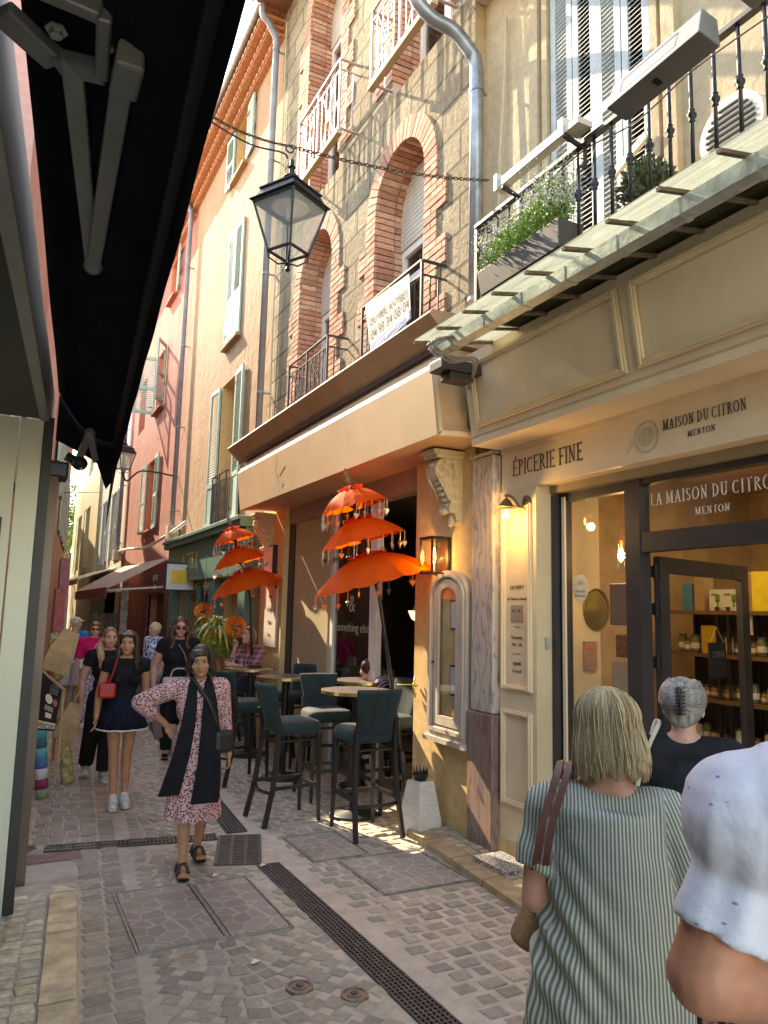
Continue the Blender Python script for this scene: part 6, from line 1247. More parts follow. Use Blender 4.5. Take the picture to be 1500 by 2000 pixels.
for k, (px_, py_, lb) in enumerate(((398, 1195, 'orange paper flower ball left of the strap leaved plant'), (460, 1225, 'orange paper flower ball right of the strap leaved plant, by the seated woman'))):
    c = at(px_, py_, X=2.9); t = thing('flower_ball', c, lb, 'decoration'); r = random.Random(k); b = MB()
    for q in range(220):
        d = V(r.gauss(0, 1), r.gauss(0, 1), r.gauss(0, 1)).normalized(); e = d.orthogonal().normalized(); p = c + d * .10; b.add([p - e * .022, p + d * .05 - e * .01, p + d * .055 + e * .012, p + e * .022], [(0, 1, 2, 3)])
    b.build('petals', mat('orange_petal', (.75, .25, .03), .6, var=.25, vs=20), t, fixn=False); b = MB(); b.tube([c + V(0, 0, .1), c + V(0, 0, .9)], .005, 5); b.build('string', KR, t)
t = thing('potted_plant', (2.4, 22, 0), 'bright green leafy plants outside the shop below the pink awning', 'plant'); c = at(190, 1250, Y=20.5); leafy(c.x, c.y, c.z - .1, 70, .8, t, 8, BL, w=.05); b = MB(); b.lathe([(.2, 0), (.28, .5), (.25, .5)], 14, Matrix.Translation((c.x, c.y, gz(c.y)))); b.build('pot', _m['terracotta_pot'], t)
b = MB(); b.tube([(c.x, c.y, gz(c.y) + .4), (c.x, c.y, c.z)], .04, 8); b.build('stem', STEM, t)
t = thing('potted_plant', (1.9, 23, 0), 'smaller leafy pot plant left of the other under the pink awning', 'plant'); c = at(168, 1285, Y=21.5); leafy(c.x, c.y, c.z - .1, 50, .6, t, 9, BL, w=.05); b = MB(); b.lathe([(.2, 0), (.25, .5), (.22, .5)], 14, Matrix.Translation((c.x, c.y, gz(c.y)))); b.build('pot', _m['terracotta_pot'], t)
b = MB(); b.tube([(c.x, c.y, gz(c.y) + .4), (c.x, c.y, c.z)], .04, 8); b.build('stem', STEM, t)
# display things under the pink awning
for k, (px_, py_, w_, h_, c_, lb) in enumerate(((243, 1190, .16, 1.3, (.45, .42, .38), 'narrow rack of pale scarves beside the red pillar'), (205, 1215, .7, .5, (.25, .28, .35), 'small dark display of goods under the pink awning'))):
    c = at(px_, py_, Y=18.5 + k * 4); b = MB(); r = random.Random(k); 
    for q in range(8): b.box(c.x - w_ / 2 + q * w_ / 8, c.x - w_ / 2 + (q + .8) * w_ / 8, c.y, c.y + .08, c.z - h_ / 2 - r.uniform(0, .2), c.z + h_ / 2)
    o = b.build('scarf_rack' if k == 0 else 'goods_display', mat('goods_%d' % k, c_, .8, var=.6, vs=8)); tag(o, lb, 'display')

# ---------------------------------------------------------------- far trees behind the street end
def tree(x, y, h, label, seed):
    t = thing('tree', (x, y, gz(y)), label, 'tree', 'trees beyond the end of the street'); b = MB(); b.tube([(x, y, gz(y)), (x + .1, y, h * .35), (x - .1, y, h * .6)], [.25, .18, .1], 10)
    r = random.Random(seed)
    for k in range(6): a = r.uniform(0, 6.28); b.tube([(x, y, h * .4), (x + math.cos(a) * 1.0, y + math.sin(a), h * .65), (x + math.cos(a) * 1.7, y + math.sin(a) * 1.7, h * .8)], [.09, .05, .02], 6)
    b.build('trunk', mat('bark', (.12, .09, .06), .9, var=.3), t)
    f = MB()
    for k in range(26):
        d = V(r.gauss(0, 1), r.gauss(0, 1), r.gauss(0, .8)).normalized() * r.uniform(.5, 1); c = V(x + d.x * 2.2, y + d.y * 2.2, h * .72 + d.z * h * .26); rr_ = r.uniform(.5, .9)
        for q in range(150):
            e = V(r.gauss(0, 1), r.gauss(0, 1), r.gauss(0, 1)).normalized(); p = c + e * rr_ * r.uniform(.6, 1.05); n = (e + V(r.gauss(0, .6), r.gauss(0, .6), r.gauss(0, .6))).normalized(); a = n.orthogonal().normalized(); b2 = n.cross(a); s = r.uniform(.06, .13); f.add([p - a * s, p + b2 * s * .6, p + a * s, p - b2 * s * .6], [(0, 1, 2, 3)])
    f.build('crown', mat('tree_leaf', (.10, .17, .03), .6, var=.5, vs=3, c2=(.16, .24, .05)), t, fixn=False)
tree(3.3, 47, 9.5, 'leafy tree at the far end of the street, left one', 1); tree(5.2, 52, 10, 'leafy tree at the far end of the street, farther back', 2); tree(1.6, 50, 7, 'low leafy tree glimpsed beyond the left hand row', 3)
b = building('end_house', 62, 'pale house closing off the far end of the street'); mb = MB(); mb.box(-6, 16, 60, 66, -1.5, 5.5); mb.build('wall', YELLOWP, b)

# ---------------------------------------------------------------- left side of the street
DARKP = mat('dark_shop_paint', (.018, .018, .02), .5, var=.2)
PANEL = mat('cream_lacquer_panel', (.62, .62, .50), .35, var=.03, vs=2)
LW = lambda y: -.26 + .088 * y      # line of the left hand fronts
t = thing('dark_shop', (-.3, 2, 0), 'dark left hand shop with cream panelled pier and black canopy box, closest to the camera', 'shopfront')
b = MB()
def lb(b, l0, l1, y0, y1, z0, z1):
    """box that follows the slant of the left row (l = offset from the front line)"""
    b.add([(LW(y0) + l0, y0, z0), (LW(y0) + l1, y0, z0), (LW(y1) + l1, y1, z0), (LW(y1) + l0, y1, z0), (LW(y0) + l0, y0, z1), (LW(y0) + l1, y0, z1), (LW(y1) + l1, y1, z1), (LW(y1) + l0, y1, z1)], [(0, 3, 2, 1), (4, 5, 6, 7), (0, 1, 5, 4), (1, 2, 6, 5), (2, 3, 7, 6), (3, 0, 4, 7)])
b.box(-1.6, .015, 4.70, 4.86, -.08, 2.72); b.box(.022, .145, 4.695, 4.86, -.08, 2.72); b.build('cream_pier', PANEL, t, bevel=.004)
b = MB(); b.box(-.6, -.03, 4.66, 4.698, .6, 2.13); b.build('black_notice', DARKP, t)
b = MB(); b.box(.147, .20, 4.69, 4.90, -.08, 2.74); b.build('black_edge', DARKP, t)
b = MB(); lb(b, -1.2, -.012, .2, 4.69, 2.725, 3.0); b.build('canopy_box', DARKP, t)
b = MB(); lb(b, -.02, .010, -.5, 5.4, 2.73, 3.02); lb(b, -.03, .018, -.5, 5.4, 2.715, 2.73); b.build('cassette_rail', mat('pale_grey_rail', (.27, .27, .25), .4, .3, var=.08), t)
b = MB(); lb(b, -1.5, .02, .8, 4.2, -.06, .16); lb(b, -1.5, -.06, .8, 4.69, .16, .19); b.build('threshold', mat('grey_threshold', (.38, .39, .40), .5, var=.1), t)
b = MB(); lb(b, .025, .03, 2.2, 3.2, .02, .14); b.build('vent_slot', DARKP, t)
b = MB(); b.add([(-1.6, -2, 0), (-1.6, 4.9, 0), (-1.6, 4.9, 3.1), (-1.6, -2, 3.1)], [(0, 1, 2, 3)]); b.box(-1.6, -.9, -2, 4.7, 3.02, 4.0); b.build('dark_wall', DARKP, t, fixn=False)
# folding arm awning
AF = mat('black_awning_fabric', (.018, .018, .023), .95, var=.2, spec=.05); ARM = mat('grey_awning_arm', (.24, .235, .21), .5, .2, var=.12)
t = thing('black_awning', (.3, 2.5, 2.8), 'big black folding arm awning overhead in the upper left, seen from below', 'awning')
def fab(u, v): y = -1.2 + v * 6.4; l = .032 + u * .388; return V(LW(y) + l, y, 3.05 - .30 * u - .10 * math.sin(u * 3.14) + .01 * math.sin(v * 23))
b = MB(); b.grid(fab, 10, 40); b.build('fabric', AF, t, fixn=False)
b = MB(); lb(b, .39, .43, -1.2, 5.2, 2.70, 2.80); b.build('front_rail', mat('dark_rail', (.05, .045, .04), .5, .3), t)
def val(u, v): y = -1.2 + v * 6.42; end = max(0, (v - .90) / .10); return V(LW(y) + .422 - .012 * math.sin(u * 3) - .03 * u * end, y + .03 * u, 2.71 - u * (.20 + .36 * end ** 1.5 + .008 * math.sin(v * 60)))
b = MB(); b.grid(val, 6, 80); b.build('valance', AF, t, fixn=False)
b = MB(); v2 = [fab(1, 1), fab(0, 1)]; b.add([V(LW(5.2) + .42, 5.22, 2.5), V(LW(5.2) + .37, 5.22, 2.42), V(LW(5.2) + .30, 5.22, 2.60), V(LW(5.2) + .04, 5.22, 2.72), V(LW(5.2) + .04, 5.22, 3.02), V(LW(5.2) + .42, 5.22, 2.78)], [(0, 1, 2, 3, 4, 5)]); b.build('end_flap', AF, t, fixn=False)
def arm(ps, label=None):
    a = thing_part = MB()
    for p, q in zip(ps, ps[1:]): a.bar(p, q, .045, .032)
    for p in ps[1:-1]: a.sph(p, (.032, .032, .028), 12, 8)
    return a.build('folding_arm', ARM, t, bevel=.005)
A = [at(140, 110, Z=2.82), at(182, 520, Z=2.78), at(240, 150, Z=2.74)]
arm(A)
b = MB(); c = at(110, 60, Z=2.82); M = Matrix.Translation(c); d1 = (at(0, 20, Z=2.84)); d2 = at(200, 140, Z=2.80)
b.bar(d1, at(110, 120, Z=2.83), .06, .03); b.bar(at(110, 120, Z=2.83), d2, .06, .03); b.bar(at(60, -40, Z=2.82), at(200, 20, Z=2.80), .03, .05); b.bar(at(205, 20, Z=2.80), d2, .03, .05); b.build('arm_bracket', mat('bracket_grey', (.22, .22, .20), .45, .4, var=.1), t, bevel=.006)
c = at(112, 40, Z=2.815); b = MB(); b.lathe([(.001, 0), (.022, 0), (.022, .004), (.013, .005), (.013, .016), (.001, .016)], 6, Matrix.Translation(c - V(0, 0, .02)) @ Matrix.Rotation(math.pi, 4, 'X'), cap=False); c = at(215, 80, Z=2.80); b.lathe([(.010, -.02), (.010, .02)], 12, Matrix.Translation(c)); b.build('bolt', mat('bolt_steel', (.35, .35, .33), .4, .7), t)
c = at(247, 150, Z=2.74); b = MB(); b.add([c + V(x, y, z) for x, y, z in [(-.03, -.06, -.02), (.03, -.06, -.02), (.03, .05, -.02), (-.03, .05, -.02), (-.025, -.06, .04), (.025, -.06, .04), (.025, .05, .04), (-.025, .05, .04)]], [(0, 3, 2, 1), (4, 5, 6, 7), (0, 1, 5, 4), (1, 2, 6, 5), (2, 3, 7, 6), (3, 0, 4, 7)]); b.build('rail_clamp', ARM, t, bevel=.008)
arm([at(150, 905, Z=2.62), at(176, 845, Z=2.66), at(188, 900, Z=2.62)])
b = MB(); p = at(155, 905, Y=4.95); b.sph(p, (.05, .05, .045), 14, 10); b.tube([p + V(0, 0, .0), p + V(-.08, 0, .04)], .03, 10); o2 = b.build('arm_joint', BLACKMETAL, t, smooth=True)
b = MB(); p = at(158, 916, Y=4.9); b.sph(p, .008, 8, 6); b.build('joint_cap', WHITEFR, t, smooth=True)
# what stands behind: row of left hand houses, heights set by where sun should reach
LP = plaster('left_pink_plaster', (.60, .30, .25), (.66, .38, .33), (.5, .35, .3), .4, .4)
def lhouse(name, l0, y0, y1, h, m, label, wins=(), door=None, back=6):
    B = thing(name, (LW(y0), y0, 0), label, 'building'); b = MB(); X = lambda y: LW(y) + l0
    b.add([(X(y0), y0, -1), (X(y1), y1, -1), (X(y1) - back, y1, -1), (X(y0) - back, y0, -1), (X(y0), y0, h), (X(y1), y1, h), (X(y1) - back, y1, h), (X(y0) - back, y0, h)], [(0, 3, 2, 1), (4, 5, 6, 7), (0, 1, 5, 4), (1, 2, 6, 5), (2, 3, 7, 6), (3, 0, 4, 7)]); b.build('wall', m, B)
    b = MB(); b.add([(X(y0) + .35, y0, h - .02), (X(y1) + .35, y1, h - .02), (X(y1) - back, y1, h + .9), (X(y0) - back, y0, h + .9), (X(y0) + .35, y0, h + .04), (X(y1) + .35, y1, h + .04), (X(y1) - back, y1, h + .96), (X(y0) - back, y0, h + .96)], [(0, 3, 2, 1), (4, 5, 6, 7), (0, 1, 5, 4), (1, 2, 6, 5), (2, 3, 7, 6), (3, 0, 4, 7)]); b.build('roof', ROOFT, B)
    for (wy, z0, z1) in wins:
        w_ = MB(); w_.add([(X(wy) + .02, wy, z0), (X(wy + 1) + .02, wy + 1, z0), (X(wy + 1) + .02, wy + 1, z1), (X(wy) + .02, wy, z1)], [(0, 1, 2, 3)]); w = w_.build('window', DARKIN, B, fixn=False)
        for s in (0, 1):
            y = wy - .5 if s == 0 else wy + 1; sh = MB(); sh.add([(X(y) + .03, y, z0), (X(y + .5) + .03, y + .5, z0), (X(y + .5) + .07, y + .5, z0), (X(y) + .07, y, z0), (X(y) + .03, y, z1), (X(y + .5) + .03, y + .5, z1), (X(y + .5) + .07, y + .5, z1), (X(y) + .07, y, z1)], [(0, 3, 2, 1), (4, 5, 6, 7), (0, 1, 5, 4), (1, 2, 6, 5), (2, 3, 7, 6), (3, 0, 4, 7)]); sh.build('shutter', SHUT_GREEN, B)
    return B
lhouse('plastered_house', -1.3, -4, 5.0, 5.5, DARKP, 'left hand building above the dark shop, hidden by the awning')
lhouse('plastered_house', -.35, 6.2, 9.5, 6.5, LP, 'pinkish plastered house right behind the cream pier on the left, raised to cast shade', ((6.5, 2.6, 3.8),))  # height raised so the house shades the man in white
lhouse('plastered_house', -.16, 9.5, 13.0, 7.4, LP, 'tall pink house on the left, glimpsed through the gap beside the black awning', ((10.5, 3.2, 5), (10.5, 6, 7.6)))
lhouse('plastered_house', -.5, 13.0, 15.4, 5.2, BEIGE, 'beige house between the pink and yellow ones on the left, kept low for sun', ((13.8, 3.2, 4.8),))  # height kept low so sun patches pass over to the terrace
lhouse('plastered_house', -.30, 15.6, 26, 7.4, YELLOWP, 'yellow house farther down the left side', ((17.5, 3.2, 5), (20.5, 3.2, 5), (23, 3.2, 5)))
lhouse('plastered_house', -1.2, 26, 42, 7.5, BEIGE, 'last beige house on the left before the trees', ((28, 3.2, 5), (32, 3.2, 5)))
# small things along the left side
b = MB(); lb(b, .02, .07, 5.3, 5.36, -.08, 2.6); o = b.build('brown_frame_post', mat('brown_frame', (.16, .11, .09), .4, .2, var=.3, stretch=(1, 1, .2))); tag(o, 'slim reddish brown door post just beyond the cream pier', 'post')
t = thing('striped_windbreak', (.5, 8, 0), 'rolled beach mat with turquoise, blue and wine stripes leaning by the left wall', 'beach mat')
c0 = at(82, 1560); c1 = at(78, 1420, Y=c0.y); n = 7; cl = [(.05, .42, .45), (.03, .18, .20), (.10, .42, .50), (.05, .16, .40), (.60, .6, .6), (.25, .03, .10), (.22, .30, .16)][::-1]
for k in range(n):
    b = MB(); p = c0.lerp(c1, k / n); q = c0.lerp(c1, (k + 1) / n); b.tube([p, q], .055, 14); b.build('stripe', mat('mat_stripe_%d' % k, cl[k], .8), t, smooth=True)
for (a, q, rr_, lb_) in (((133, 1530), (118, 1385), .062, 'yellow brown printed cork roll standing on the ground beside the black sign'), ((None, 1370), (112, 1235), .055, 'printed cork roll hanging above the black sign')):
    if a[0]: p0 = at(*a); p1 = at(q[0], q[1], Y=p0.y + .15)
    else: p0 = at(112, 1325, Y=8.1); p1 = at(106, 1238, Y=8.2)
    b = MB(); pts = [p0.lerp(p1, k / 8) for k in range(9)]; b.tube(pts, rr_, 18); o = b.build('cork_roll', mat('cork_print', (.36, .25, .08), .7, var=.35, vs=14, c2=(.50, .38, .18)), smooth=True); tag(o, lb_, 'roll')
    r_ = random.Random(3)
    for k in range(14): s = MB(); u = r_.random(); p = p0.lerp(p1, u) + V(r_.uniform(-.04, .04), -rr_ * .96, 0); s.sph(p, (.014, .012, .02), 6, 4); s.build('teal_motif', mat('teal_motif', (.12, .28, .25), .7), o)
def paperbag(px_, py_, Y, w_, h_, label, lean):
    c = at(px_, py_, Y=Y); t = thing('paper_bag', c - V(0, 0, h_ / 2), label, 'bag'); b = MB(); M = Matrix.Translation(c) @ Matrix.Rotation(lean, 4, 'Y')
    b.add([(-w_ * .5, -.05, -h_ / 2), (w_ * .5, -.05, -h_ / 2), (w_ * .5, .05, -h_ / 2), (-w_ * .5, .05, -h_ / 2), (-w_ * .30, -.02, h_ / 2), (w_ * .30, -.02, h_ / 2), (w_ * .30, .02, h_ / 2), (-w_ * .30, .02, h_ / 2), (-w_ * .48, -.06, 0), (w_ * .45, -.07, -.02), (w_ * .45, .05, 0), (-w_ * .48, .05, 0)], [(0, 3, 2, 1), (0, 1, 9, 8), (1, 2, 10, 9), (2, 3, 11, 10), (3, 0, 8, 11), (8, 9, 5, 4), (9, 10, 6, 5), (10, 11, 7, 6), (11, 8, 4, 7)], M); b.build('body', mat('kraft_paper', (.42, .28, .14), .75, var=.2, vs=14, bump=.3, bs=12), t)
    h = MB(); h.tube([M @ V(-w_ * .15, -.02, h_ / 2 - .02), M @ V(-w_ * .1, -.03, h_ / 2 + .12), M @ V(w_ * .1, -.03, h_ / 2 + .12), M @ V(w_ * .15, -.02, h_ / 2 - .02)], .008, 6); h.build('handle', _m['kraft_paper'], t)
paperbag(122, 1272, 8.0, .26, .42, 'brown paper bag hanging high on the left by the man in blue', .35); paperbag(136, 1408, 7.9, .20, .34, 'brown paper bag hanging lower on the left beside the standing cork roll', .3)
t = thing('chalkboard', (.45, 7.0, .5), 'tall black hanging board covered with round and torn stickers, on the left', 'sign'); 
q = [at(80, 1310, Y=6.6), at(121, 1348, Y=6.9), at(106, 1428, Y=6.9), at(66, 1426, Y=6.6)]
def bq(u, v, e=0): p = q[0].lerp(q[1], u).lerp(q[3].lerp(q[2], u), v); return p + V(e * .3, -e, 0)
b = MB(); b.add([bq(0, 0), bq(1, 0), bq(1, 1), bq(0, 1), bq(0, 0, -.02), bq(1, 0, -.02), bq(1, 1, -.02), bq(0, 1, -.02)], [(0, 1, 2, 3), (4, 7, 6, 5), (0, 4, 5, 1), (1, 5, 6, 2), (2, 6, 7, 3), (3, 7, 4, 0)]); b.build('board', mat('slate_black', (0, 0, 0)), t)
def sticker(u0, u1, v0, v1, m, name='sticker', rnd=False):
    b = MB()
    if rnd: cu, cv = (u0 + u1) / 2, (v0 + v1) / 2; b.add([bq(cu + (u1 - u0) / 2 * math.cos(a * .393), cv + (v1 - v0) / 2 * math.sin(a * .393), .004) for a in range(16)], [tuple(range(16))])
    else: b.add([bq(u0, v0, .004), bq(u1, v0, .004), bq(u1, v1, .004), bq(u0, v1, .004)], [(0, 1, 2, 3)])
    return b.build(name, m, t, fixn=False)
sticker(.32, .66, .28, .46, WHITEL, rnd=True); sticker(.70, .90, .30, .46, mat('pink_sticker', (.55, .15, .18), .6), rnd=True); sticker(.35, .75, .50, .60, mat('grey_sticker', (.35, .35, .30), .6, var=.4, vs=60)); sticker(.42, .72, .64, .74, WHITEL); sticker(.12, .98, .82, .96, WHITEL)
R_ = None; d = (bq(1, .9) - bq(0, .9)).normalized(); up = (bq(.5, .2) - bq(.5, .8)).normalized(); nn = d.cross(up).normalized(); up = nn.cross(d); R_ = Matrix((d, up, nn)).transposed()
text('bitcoin', bq(.62, .89, .006), .085, mat('ink', (0, 0, 0)), t, depth=.001, R=R_); sticker(.15, .30, .84, .94, mat('orange_dot', (.7, .25, .03), .6), rnd=True)
text('CÔTÉ', bq(.66, .10, .006), .06, mat('chalk_grey', (.25, .25, .25), .8), t, depth=.001, R=R_); text('GÉNÉ', bq(.66, .19, .006), .06, _m['chalk_grey'], t, depth=.001, R=R_)
b = MB(); b.tube([q[0] + V(-.02, 0, .02), q[1] + V(.02, 0, .0)], .012, 6); b.tube([q[1] + V(.01, 0, 0), q[1] + V(.02, .05, -.6)], .012, 6); b.build('cord', KR, t)
c = at(108, 1500); b = MB(); b.bar(c + V(0, .4, 0), c + V(-.02, .5, 1.0), .035, .035); o = b.build('wooden_easel_leg', mat('orange_wood', (0, 0, 0))); tag(o, 'thin reddish wooden stand behind the cork roll', 'stand')
b = MB(); c = at(66, 1540); b.prism([(-.5, 0), (.12, 0), (.14, .18), (.10, .22), (-.5, .24)], c.y - .05, c.y + .6, 'Y', Matrix.Translation((c.x, 0, gz(c.y)))); o = b.build('stone_step', mat('sandstone', (.52, .40, .22), .85, var=.2, vs=6, bump=.5, bs=20), bevel=.03); tag(o, 'worn yellow sandstone step at the left wall', 'step')
b = MB(); b.lathe([(.001, .012), (.07, .012), (.08, 0)], 20, Matrix.Translation(at(48, 1660))); o = b.build('street_stud', CAST); tag(o, 'small dark iron disc in the ground by the black door edge', 'stud')
b = MB(); p = at(60, 1688); b.box(p.x - .12, p.x + .32, p.y - .02, p.y + .16, -.02, .012, None); 
for v in b.v: v.z += gz(v.y)
o = b.build('red_cover', mat('dull_red_cover', (.26, .15, .14), .8, var=.2, vs=20)); tag(o, 'dull red inspection cover at the left wall before the cobbles', 'manhole cover')
# box lamp and signs on the left front
t = thing('box_lamp', (.3, 5.4, 2.5), 'dark square lamp box on the left front just under the awning end', 'lamp'); c = at(112, 915, Y=5.3); b = MB(); b.box(c.x - .06, c.x + .07, c.y, c.y + .2, c.z - .06, c.z + .05); b.build('case', BLACKMETAL, t, bevel=.006); b = MB(); b.box(c.x - .045, c.x + .055, c.y - .004, c.y, c.z - .045, c.z + .035); b.build('lens', mat('grey_lens', (.2, .24, .28), .15), t)
t = thing('scarf_display', (.5, 9, 0), 'dim red, blue and white goods hanging along the left wall', 'display'); r_ = random.Random(8)
for k in range(7):
    y = 8.6 + k * .35; z1 = r_.uniform(1.7, 2.2); b = MB(); x = LW(y) + .02; b.box(x, x + .10, y, y + .26, z1 - r_.uniform(.5, 1.1), z1); b.build('garment', mat('garment_%d' % k, [(.35, .10, .10), (.12, .16, .34), (.5, .5, .5), (.30, .12, .14), (.45, .35, .2), (.5, .16, .1), (.2, .25, .4)][k], .9, var=.3, vs=20), t)
p = at(150, 1050, Y=22.0); 
for (px_, py_, Y_, lb_) in ((118, 990, 24.0, 'dark distant lantern at the left, in front of the tree'),):
    p = at(px_, py_, Y=Y_); lantern((p.x, p.y, p.z), 1.0, lb_, .2)
b = MB(); p = at(118, 1025, Y=23); b.add([(p.x - 1.2, p.y, p.z + .5), (p.x + .15, p.y, p.z - .35), (p.x + .15, p.y + 2.5, p.z - .35), (p.x - 1.2, p.y + 2.5, p.z + .5), (p.x - 1.2, p.y, p.z + .4), (p.x + .15, p.y, p.z - .5), (p.x + .15, p.y + 2.5, p.z - .5), (p.x - 1.2, p.y + 2.5, p.z + .4)], [(0, 1, 2, 3), (4, 7, 6, 5), (0, 4, 5, 1), (1, 5, 6, 2), (2, 6, 7, 3), (3, 7, 4, 0)]); o = b.build('small_awning', mat('brown_awning', (.08, .05, .04), .8, var=.3)); tag(o, 'small dark brown awning roof far down the left side', 'awning')
# overhead wires far down the street
b = MB(); b.tube([at(120, 962, X=1.0) , at(200, 962, X=3.2)], .012, 4); o = b.build('overhead_wire', LETTER); tag(o, 'thin wire crossing the far end of the street high up', 'wire')
b = MB(); b.tube(soft([(3.2, 24.6, 3.35), (3.1, 22, 3.25), (3.1, 19, 3.1), (3.1, 16.2, 3.2), (3.0, 14, 3.25)]), .035, 8); o = b.build('conduit', WHITEFR, smooth=True); tag(o, 'pale conduit pipe running along the red house above its shop', 'pipe')
for (y, lb_) in ((24.6, 'cream junction box at the foot of the far drainpipe'), (16.15, 'cream junction box at the foot of the drainpipe beside the green shopfront')):
    b = MB(); b.box(3.04, 3.28, y - .14, y + .14, 3.05, 3.38); o = b.build('junction_box', mat('cream_box', (.55, .46, .30), .6, var=.1), bevel=.01); tag(o, lb_, 'junction box')
# ---------------------------------------------------------------- people
def skin_mat(name, c, rough=.5): return attr_mat(name, rough, .12, 160, .10, 30, spec=.4, sub=.08, dist=.004)
SKIN = skin_mat('skin', None)
def hairm(name, c1, c2, sc=60):
    m = bpy.data.materials.new(name); n, b, N, L_ = nodes(m); tc = N('ShaderNodeTexCoord'); mp = N('ShaderNodeMapping'); mp.inputs['Scale'].default_value = (1, 1, .07); L_(tc.outputs['Object'], mp.inputs[0])
    nz = N('ShaderNodeTexNoise'); nz.inputs['Scale'].default_value = sc; nz.inputs['Detail'].default_value = 4; L_(mp.outputs[0], nz.inputs[0]); cr = N('ShaderNodeValToRGB'); e = cr.color_ramp.elements; e[0].position = .38; e[1].position = .62; e[0].color = (*c1, 1); e[1].color = (*c2, 1); L_(nz.outputs[0], cr.inputs[0]); L_(cr.outputs[0], b.inputs['Base Color'])
    bp = N('ShaderNodeBump'); bp.inputs['Strength'].default_value = .5; bp.inputs['Distance'].default_value = .008; L_(nz.outputs[0], bp.inputs['Height']); L_(bp.outputs[0], b.inputs['Normal']); b.inputs['Roughness'].default_value = .42; return m
def clothm(name, c, var=.12, fold=.5, c2=None, vs=12, mix=None, rough=.85):
    m = mat(name, c, rough, var=var, vs=vs, c2=c2, mix=mix, spec=.2); n = m.node_tree; b = n.nodes['Principled BSDF']
    if n.nodes.get('fold'): return m
    N = n.nodes.new; L_ = n.links.new; tc = N('ShaderNodeTexCoord'); mp = N('ShaderNodeMapping'); mp.inputs['Scale'].default_value = (1, 1, .3); L_(tc.outputs['Object'], mp.inputs[0]); nz = N('ShaderNodeTexNoise'); nz.name = 'fold'; nz.inputs['Scale'].default_value = 9; nz.inputs['Detail'].default_value = 3; L_(mp.outputs[0], nz.inputs[0])
    bp = N('ShaderNodeBump'); bp.inputs['Strength'].default_value = fold; bp.inputs['Distance'].default_value = .05; L_(nz.outputs[0], bp.inputs['Height']); L_(bp.outputs[0], b.inputs['Normal']); return m
def remesh(mb, voxel, smooth=4, fac=.5):
    me = bpy.data.meshes.new('tmp'); me.from_pydata(mb.v, [], mb.f); bm = bmesh.new(); bm.from_mesh(me); bmesh.ops.recalc_face_normals(bm, faces=bm.faces); bm.to_mesh(me); bm.free()
    o = bpy.data.objects.new('tmp', me); COL.objects.link(o); r = o.modifiers.new('r', 'REMESH'); r.mode = 'VOXEL'; r.voxel_size = voxel; r.use_smooth_shade = True
    s = o.modifiers.new('s', 'SMOOTH'); s.factor = fac; s.iterations = smooth
    dg = bpy.context.evaluated_depsgraph_get(); res = bpy.data.meshes.new_from_object(o.evaluated_get(dg)); bpy.data.objects.remove(o); bpy.data.meshes.remove(me); return res
def vco(me): a = np.empty(len(me.vertices) * 3, dtype=np.float32); me.vertices.foreach_get('co', a); return a.reshape(-1, 3)
def vcol(me, cols): at_ = me.attributes.new('Col', 'FLOAT_COLOR', 'POINT'); at_.data.foreach_set('color', np.concatenate([cols, np.ones((len(cols), 1))], 1).astype(np.float32).ravel())
